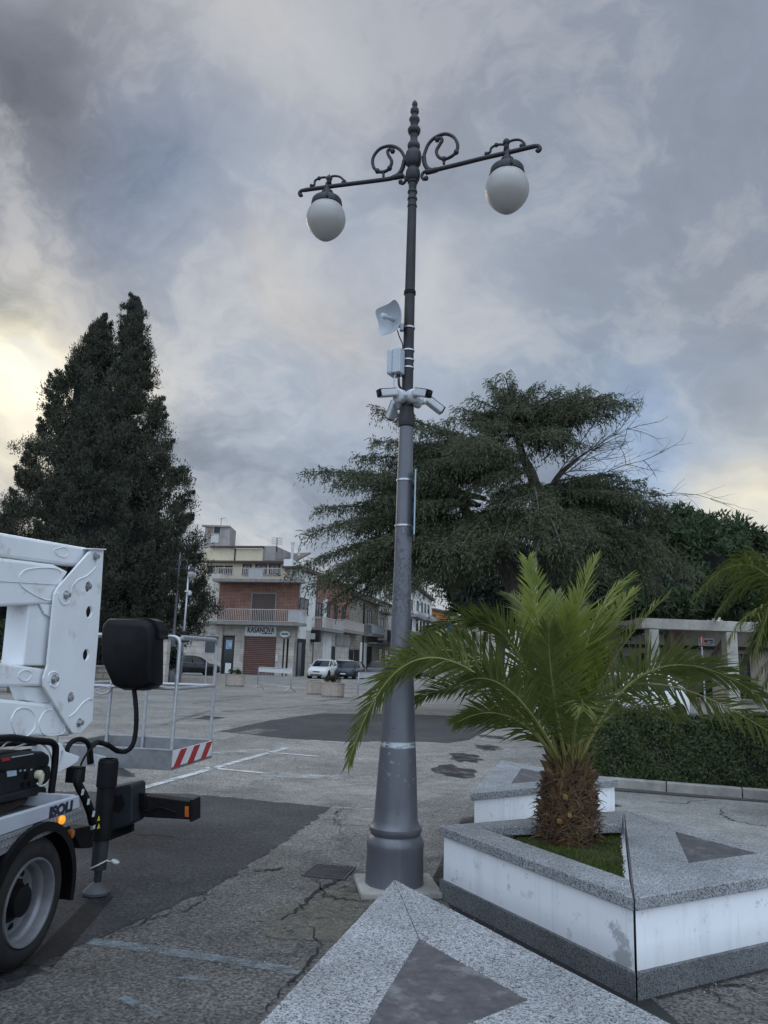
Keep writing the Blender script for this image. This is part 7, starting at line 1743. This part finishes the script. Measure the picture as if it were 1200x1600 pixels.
def car(label, paint, loc, rz, kind='hatch', scale=1.0):
    t = thing('parked_car', label, 'car', loc, rz, world=False); t.scale = (scale,) * 3
    est = kind == 'estate'; xr = 2.12 if est else 1.92
    st_ = [(-1.97, .56, .36, .60), (-1.92, .70, .24, .68), (-1.75, .79, .20, .78), (-1.35, .835, .19, .88), (-.95, .845, .19, .95), (-.3, .85, .19, .97), (.6, .85, .19, .99), (1.2, .845, .19, 1.01), (xr - .35, .82, .20, 1.02), (xr - .08, .75, .26, .98), (xr, .64, .34, .86)]
    def ring(x, hw, zb, zt): 
        zs = [zb, zb + .10, (zb + zt) / 2, zt - .10, zt]; ws = [hw * .86, hw * .97, hw, hw * .955, hw * .86]
        return [V((x, w, z)) for w, z in zip(ws, zs)] + [V((x, -w, z)) for w, z in zip(ws[::-1], zs[::-1])]
    mb = MB(); loft(mb, [ring(*a) for a in st_]); body = mb.build('body', paint, t, smooth=True, auto=RAD(38))
    e = .42 if est else .0
    cab = [(-1.02, .70, .60, .90, .95), (-.62, .735, .62, .93, 1.22), (-.30, .74, .60, .95, 1.40), (.10, .745, .59, .95, 1.475), (.65, .745, .58, .96, 1.475), (1.15 + e * .8, .735, .56, .97, 1.41), (1.50 + e, .71, .55, .98, 1.20), (1.74 + e * .6, .68, .58, .98, 1.03)]
    mb = MB(); loft(mb, [[V((x, a, zb)), V((x, (a * .45 + b * .55), zb + (zt - zb) * .6)), V((x, b, zt - .03)), V((x, b * .85, zt)), V((x, -b * .85, zt)), V((x, -b, zt - .03)), V((x, -(a * .45 + b * .55), zb + (zt - zb) * .6)), V((x, -a, zb))] for x, a, b, zb, zt in cab])
    mb.build('glasshouse', M['glass_dark'], t, smooth=True, auto=RAD(38))
    mb = MB(); rf = [c for c in cab if -.31 <= c[0] <= 1.2 + e]; loft(mb, [[V((x, b + .012, zt - .05)), V((x, b + .008, zt - .01)), V((x, b * .8, zt + .014)), V((x, -b * .8, zt + .014)), V((x, -b - .008, zt - .01)), V((x, -b - .012, zt - .05))] for x, a, b, zb, zt in rf]); roof = mb.build('roof', paint, t, smooth=True, auto=RAD(38))
    for s in (-1, 1):
        mb = MB(); mb.tube([V((-1.0, s * .715, .95)), V((-.62, s * .66, 1.22)), V((-.30, s * .615, 1.385))], .032, 6); mb.tube([V((.22, s * .765, .96)), V((.26, s * .61, 1.45))], .034, 6)
        mb.tube([V((1.15 + e, s * .755, .98)), V((1.10 + e, s * .585, 1.40))], .05 if not est else .04, 6); mb.tube([V((1.70 + e * .6, s * .69, 1.0)), V((1.48 + e, s * .575, 1.22)), V((1.15 + e * .8, s * .565, 1.40))], .07, 6); mb.build('pillar', paint, t, smooth=True)
        mb = MB(); mb.box((-.72, s * .90, 1.0), (.10, .16, .12)); mb.build('wing_mirror', paint, t, bevel=.02)
        mb = MB(); loft(mb, [[V((-1.90 + .30 * u, s * (.50 + .27 * u), .66 + .05 * u)), V((-1.93 + .30 * u, s * (.50 + .27 * u), .60)), V((-1.80 + .30 * u, s * (.46 + .25 * u), .60)), V((-1.78 + .30 * u, s * (.46 + .25 * u), .73 + .07 * u))] for u in (0, .5, 1)]); mb.build('headlight', M['head'], t)
        mb = MB(); mb.box((xr - .07, s * .70, .88), (.12, .13, .26)); mb.build('tail_light', M['tail'], t, bevel=.03)
        for x in (-1.22, 1.24):
            mb = MB(); mb.lathe([(-.10, .20), (-.095, .28), (-.07, .305), (.05, .305), (.085, .285), (.095, .24), (.08, .20)], (x, s * .755, .305), 24, axis=(0, s, 0)); w = mb.build('wheel', M['rubber'], t, smooth=True, auto=RAD(40))
            mb = MB(); mb.lathe([(.078, .20), (.085, .195), (.06, .17), (.05, .08), (.07, .05), (.072, .01)], (x, s * .755, .305), 20, axis=(0, s, 0))
            for k in range(7): a = 2 * pi * k / 7; mb.tube([V((x + cos(a) * .05, s * .825, .305 + sin(a) * .05)), V((x + cos(a) * .18, s * .83, .305 + sin(a) * .18))], .018, 5)
            mb.build('rim', M['alu'], w, smooth=True, auto=RAD(40))
            mb = MB(); mb.lathe([(-.12, .37), (.088, .37), (.09, .315)], (x, s * .755, .315), 24, axis=(0, s, 0)); mb.build('wheel_arch', M['black_matt'], t)
    mb = MB(); q = [(-.30, .58), (.30, .58), (.20, .42), (0, .36), (-.20, .42)]; mb.prism([V((-1.985, y, z)) for y, z in q], (.10, 0, 0)); mb.build('grille', M['black_matt'], t, bevel=.02)
    mb = MB(); mb.box((-1.96, 0, .30), (.10, 1.0, .07)); mb.build('air_intake', M['black_matt'], t, bevel=.02)
    for x in (-2.005, xr + .012): mb = MB(); mb.box((x, 0, .44 if x < 0 else .62), (.015, .44, .10)); mb.build('number_plate', M['white_refl'], t)
    mb = MB(); mb.box((xr - .03, 0, .42), (.10, 1.3, .14)); mb.build('bumper', M['black_matt'], t, bevel=.03)
    for s in (-1, 1):
        for x in (-.12, .62): mb = MB(); mb.box((x + .15, s * .856, .86), (.16, .02, .03)); mb.build('door_handle', paint, t, bevel=.006)
    return t
def at_ground(px, py): p = G(px, py); return (p.x, p.y, 0)
p = D(508, 1056, 63); car('white hatchback with dark grille parked nose towards us before the terraced house', CP['white'], (p.x - .1, 62.5, 0), RAD(77))
p = D(550, 1055, 66); car('dark blue estate car parked beside the white hatchback', CP['blue'], (p.x - .1, 64.0, 0), RAD(75), 'estate', .96)
p = D(531, 1050, 70); car('white car mostly hidden behind the dark blue estate', CP['white'], (p.x + .2, 70.5, 0), RAD(75))
p = D(592, 1052, 70); car('very dark car parked on the street just left of the lamp shaft', CP['grey'], (p.x, 69, 0), RAD(78), 'estate')
p = D(288, 1056, 58); car('black hatchback seen through the basket rails, parked by the stone wall', CP['black'], (p.x, 60.5, 0), RAD(205))
p = D(985, 1098, 23); car('white car behind the hedge, half hidden by palm fronds', CP['white'], (p.x, 23.5, 0), RAD(28), 'hatch', 1.02)
p = D(655, 1052, 70); car('silver grey car half hidden by the palm fronds right of the lamp shaft', CP['grey'], (p.x, 72, 0), RAD(120))

# ------------------------------------------------------------------ planters, barriers, lamps and boards on the square
def stone_box(label, px, py, wpx, rz, shrub, h=.62):
    c = G(px, py); Wd = wpx * depth(c) / FPX; t = thing('flower_box', label, 'flower planter', (c.x, c.y + .3, 0), rz, group='stone planters across the square', world=False)
    a, b = Wd * .52, Wd * .36
    pl_ = [(-a, -b * .55), (-a * .72, -b), (a * .72, -b), (a, -b * .55), (a, b * .55), (a * .72, b), (-a * .72, b), (-a, b * .55)]
    mb = MB(); mb.prism([V((x * .94, y * .94, 0)) for x, y in pl_], (0, 0, .06)); mb.build('base', M['slab'], t)
    mb = MB(); mb.prism([V((x, y, .061)) for x, y in pl_], (0, 0, h - .12)); mb.build('tub', M['pink_stone'], t, bevel=.015)
    mb = MB(); mb.prism([V((x * 1.04, y * 1.04, h - .058)) for x, y in pl_], (0, 0, .06)); mb.build('rim', M['pink_stone'], t, bevel=.012)
    mb = MB(); mb.prism([V((x * .8, y * .8, h + .003)) for x, y in pl_], (0, 0, .01)); mb.build('soil', M['soil'], t)
    if shrub:
        r = np.random.default_rng(int(px)); n = 14; cs = np.stack([r.uniform(-a * .6, a * .6, n), r.uniform(-b * .5, b * .5, n), h + .10 + r.uniform(0, .12, n)], 1)
        q = clump_leaves(cs, np.full(n, .14), 60, .08, .035, r); quads('plant', q, M['hedge'] if shrub == 1 else M['oxide'], t)
    return t
M['oxide'] = leafmat('brown_leaf', (.045, .035, .020), (.050, .052, .022), 4, .7, .1)
stone_box('pinkish stone planter with a low green plant in front of the roller shutter', 365, 1073, 28, RAD(4), 1)
stone_box('smaller bare pinkish stone planter left of its larger neighbour', 490, 1086, 22, RAD(20), 0)
stone_box('larger pinkish stone planter with brownish shrub, nearest of the stone planters', 519, 1090, 33, RAD(-18), 2)
def barrier(label, pa, pb):
    A_, B_ = G(*pa), G(*pb); A_.z = B_.z = 0; d = (B_ - A_).normalized(); L = (B_ - A_).length; n = V((-d.y, d.x, 0)); t = thing('crowd_barrier', label, 'barrier', tuple((A_ + B_) / 2)); z = UP
    mb = MB(); mb.tube([A_ + z * .18, A_ + z * 1.02, A_ + z * 1.08 + d * .06, B_ + z * 1.08 - d * .06, B_ + z * 1.02, B_ + z * .18], .024, 7); mb.tube([A_ + z * .25, B_ + z * .25], .02, 6); fr_ = mb.build('frame', M['galv'], t, smooth=True)
    mb = MB(); k = int(L / .13)
    for i in range(1, k): q = A_ + d * L * i / k; mb.tube([q + z * .25, q + z * .83], .008, 5)
    mb.build('bars', M['galv'], fr_)
    mb = MB(); mb.span(A_, d, n, .04, L - .04, .86, 1.06, -.006, .006); mb.build('panel', M['sign_white'], t)
    for q in (A_ + d * .08, B_ - d * .08):
        mb = MB(); mb.tube([q + n * .32 + z * .02, q + n * .05 + z * .20, q - n * .05 + z * .20, q - n * .32 + z * .02], .018, 6); mb.build('foot', M['galv'], t, smooth=True)
barrier('galvanised crowd barrier with white strip in front of the roller shutter', (402, 1077), (454, 1082))
barrier('galvanised crowd barrier seen at its end between lamp post and stone planters', (559, 1092), (640, 1085))
# ornate grey lamp post in the distance, and a slim pole with a pear-shaped lantern and a camera
b0 = flat(G(265, 1068)); Y0 = b0.y
t = thing('street_lamp', 'distant ornate lamp post with thick base standing before the cypress', 'street lamp', tuple(b0))
def zq(px, py): return D(px, py, Y0).z
kq = depth(b0) / FPX
mb = MB(); mb.lathe([(0, 7.6 * kq), (zq(263, 1052), 7.2 * kq), (zq(263, 1050), 6 * kq), (zq(264, 1030), 5.2 * kq), (zq(264, 1026), 4.2 * kq), (zq(268, 985), 3.0 * kq)], b0, 16); mb.build('pedestal', M['pole'], t, smooth=True, auto=RAD(40))
ztp = zq(279, 862); mb = MB(); mb.lathe([(zq(268, 985), 2.6 * kq), (zq(273, 940), 2.2 * kq), (zq(273, 938), 2.6 * kq), (zq(273, 935), 1.8 * kq), (ztp - .5, 1.3 * kq), (ztp - .3, 2.2 * kq), (ztp - .1, .9 * kq), (ztp, .2 * kq)], b0, 12); mb.build('shaft', M['pole'], t, smooth=True, auto=RAD(40))
for s in (-1, 1):
    dv = V((cos(RAD(-18)), sin(RAD(-18)), 0)) * s; za = ztp - .95; mb = MB(); mb.tube([b0 + UP * za, b0 + UP * za + dv * 1.1], .025, 6); mb.tube(catmull([b0 + UP * za + dv * (.30 + .22 * cos(a)) + UP * (.28 + .22 * sin(a)) for a in [k * pi / 5 - 1.2 for k in range(9)]], 4), .018, 6); ar = mb.build('arm', M['pole'], t, smooth=True)
    mb = MB(); c = b0 + dv * .95 + UP * (za - .1); mb.lathe([(0, .03), (-.1, .09), (-.14, .15)], c, 12); mb.build('fitter', M['pole_dark'], ar, smooth=True); mb = MB(); mb.lathe([(-.14, .14), (-.28, .18), (-.42, .12), (-.5, .02)], c, 14); mb.build('globe', M['globe'], ar, smooth=True)
b1 = flat(G(281, 1070)); Y1 = b1.y; t = thing('street_lamp', 'slim grey pole with a pear shaped lantern and small camera in front of the cypress', 'street lamp', tuple(b1))
def zr_(px, py): return D(px, py, Y1).z
kq = depth(b1) / FPX; zt_ = zr_(296, 885)
mb = MB(); mb.lathe([(0, 2.0 * kq), (zt_ * .6, 1.6 * kq), (zt_, 1.3 * kq)], b1, 10); mb.build('pole', M['galv'], t, smooth=True)
c = V((b1.x + 4.5 * kq, b1.y - .1, zt_)); mb = MB(); mb.tube(catmull([b1 + UP * (zt_ - .02), b1 + UP * (zt_ + .08) + V((.05, 0, 0)), c + UP * .06], 5), .025, 6); ar = mb.build('arm', M['galv'], t, smooth=True)
mb = MB(); mb.lathe([(.05, 1 * kq), (-2 * kq, 2.4 * kq), (-7 * kq, 5 * kq), (-9 * kq, 5.6 * kq)], c, 16); la = mb.build('lantern', M['pole_dark'], ar, smooth=True, auto=RAD(40)); mb = MB(); mb.lathe([(-9 * kq, 5.3 * kq), (-13 * kq, 5.2 * kq), (-17 * kq, 3.6 * kq), (-19.5 * kq, .6 * kq)], c, 16); mb.build('globe', M['globe'], la, smooth=True)
c = V((b1.x + 2 * kq, b1.y - .12, zr_(294, 927))); mb = MB(); mb.lathe([(-.14, .02), (-.1, .1), (0, .12), (.08, .12)], c + V((.10, 0, 0)), 14); mb.box(c + V((0, 0, .1)), (.3, .1, .08)); mb.build('dome_camera', M['white_plastic'], t, smooth=True, auto=RAD(40))
mb = MB(); mb.box(V((b1.x + 2 * kq, b1.y - .1, zr_(290, 995))), (.25, .16, .6)); mb.build('junction_cabinet', M['frame_dark'], t, bevel=.02)
# dark notice board on two posts
n0, n1 = flat(G(318, 1072)), flat(G(335, 1072)); t = thing('notice_board', 'dark notice board on two thin posts in front of the shop door', 'notice board', tuple((n0 + n1) / 2)); yb = n0.y
za, zb_ = D(331, 1020, yb).z, D(331, 994, yb).z; xa, xb = D(321, 1007, yb).x, D(341, 1007, yb).x
mb = MB(); mb.box(((xa + xb) / 2, yb - .03, (za + zb_) / 2), (xb - xa, .05, zb_ - za)); mb.build('board', pm('board_dark', (.030, .036, .048), (.04, .046, .056), scale=3, rough=.5), t, bevel=.01)
for x in (xa + .12, xb - .1): mb = MB(); mb.tube([(x, yb + .03, 0), (x, yb + .03, zb_ + .1)], .035, 7); mb.build('post', M['galv'], t)
# white glass notice panel on the wall beyond
p0 = flat(D(268, 1060, 57)); t = thing('poster_panel', 'pale glass poster panel beside the black hatchback', 'poster panel', tuple(p0)); za, zb_ = D(270, 1032, 57).z, D(270, 1003, 57).z; xa, xb = D(261, 1015, 57).x, D(284, 1015, 57).x
mb = MB(); mb.box(((xa + xb) / 2, 57, (za + zb_) / 2), (xb - xa, .06, zb_ - za)); mb.build('panel', pm('pale_panel', (.48, .52, .56), (.40, .45, .50), scale=2, rough=.3), t)
for x in (xa, xb): mb = MB(); mb.box((x, 57, zb_ / 2), (.07, .075, zb_ + .05)); mb.build('post', M['galv'], t)
# garden wall with iron railings and a stone gate pier behind the basket
wA, wB = flat(D(-60, 1070, 37)), flat(D(251, 1062, 39)); t = thing('garden_wall', 'low rubble garden wall with iron railings behind the basket', 'wall', tuple((wA + wB) / 2)); f = Facade(wA, wB, t); zw = f.at(170, 1043)[1]
f.mass('wall', 0, f.len, 0, zw, .45, M['rubble']); f.mass('cap', 0, f.len, zw + .001, zw + .09, .52, M['slab'], .06)
mb = MB(); zr2 = f.at(170, 1003)[1]; k = int(f.len / .16)
mb.span(f.A, f.d, f.n, 0, f.len, zw + .25, zw + .29, -.24, -.20); mb.span(f.A, f.d, f.n, 0, f.len, zr2 - .16, zr2 - .12, -.24, -.20)
for i in range(k): a = f.len * i / k; mb.span(f.A, f.d, f.n, a, a + .025, zw + .091, zr2, -.2325, -.2075)
mb.build('railing', M['frame_dark'], t)
gpz = D(252, 997, 38).z; gx = D(252, 1050, 38); t2 = thing('gate_pier', 'square stone gate pier right of the black control box', 'gate pier', (gx.x, 38, 0)); wv_ = .55
mb = MB(); mb.box((gx.x, 38, gpz / 2), (wv_, .6, gpz)); mb.build('pier', M['stone_tile'], t2, bevel=.02); mb = MB(); mb.box((gx.x, 38, gpz + .08), (wv_ + .16, .76, .15)); mb.build('cap', M['slab'], t2, bevel=.02)
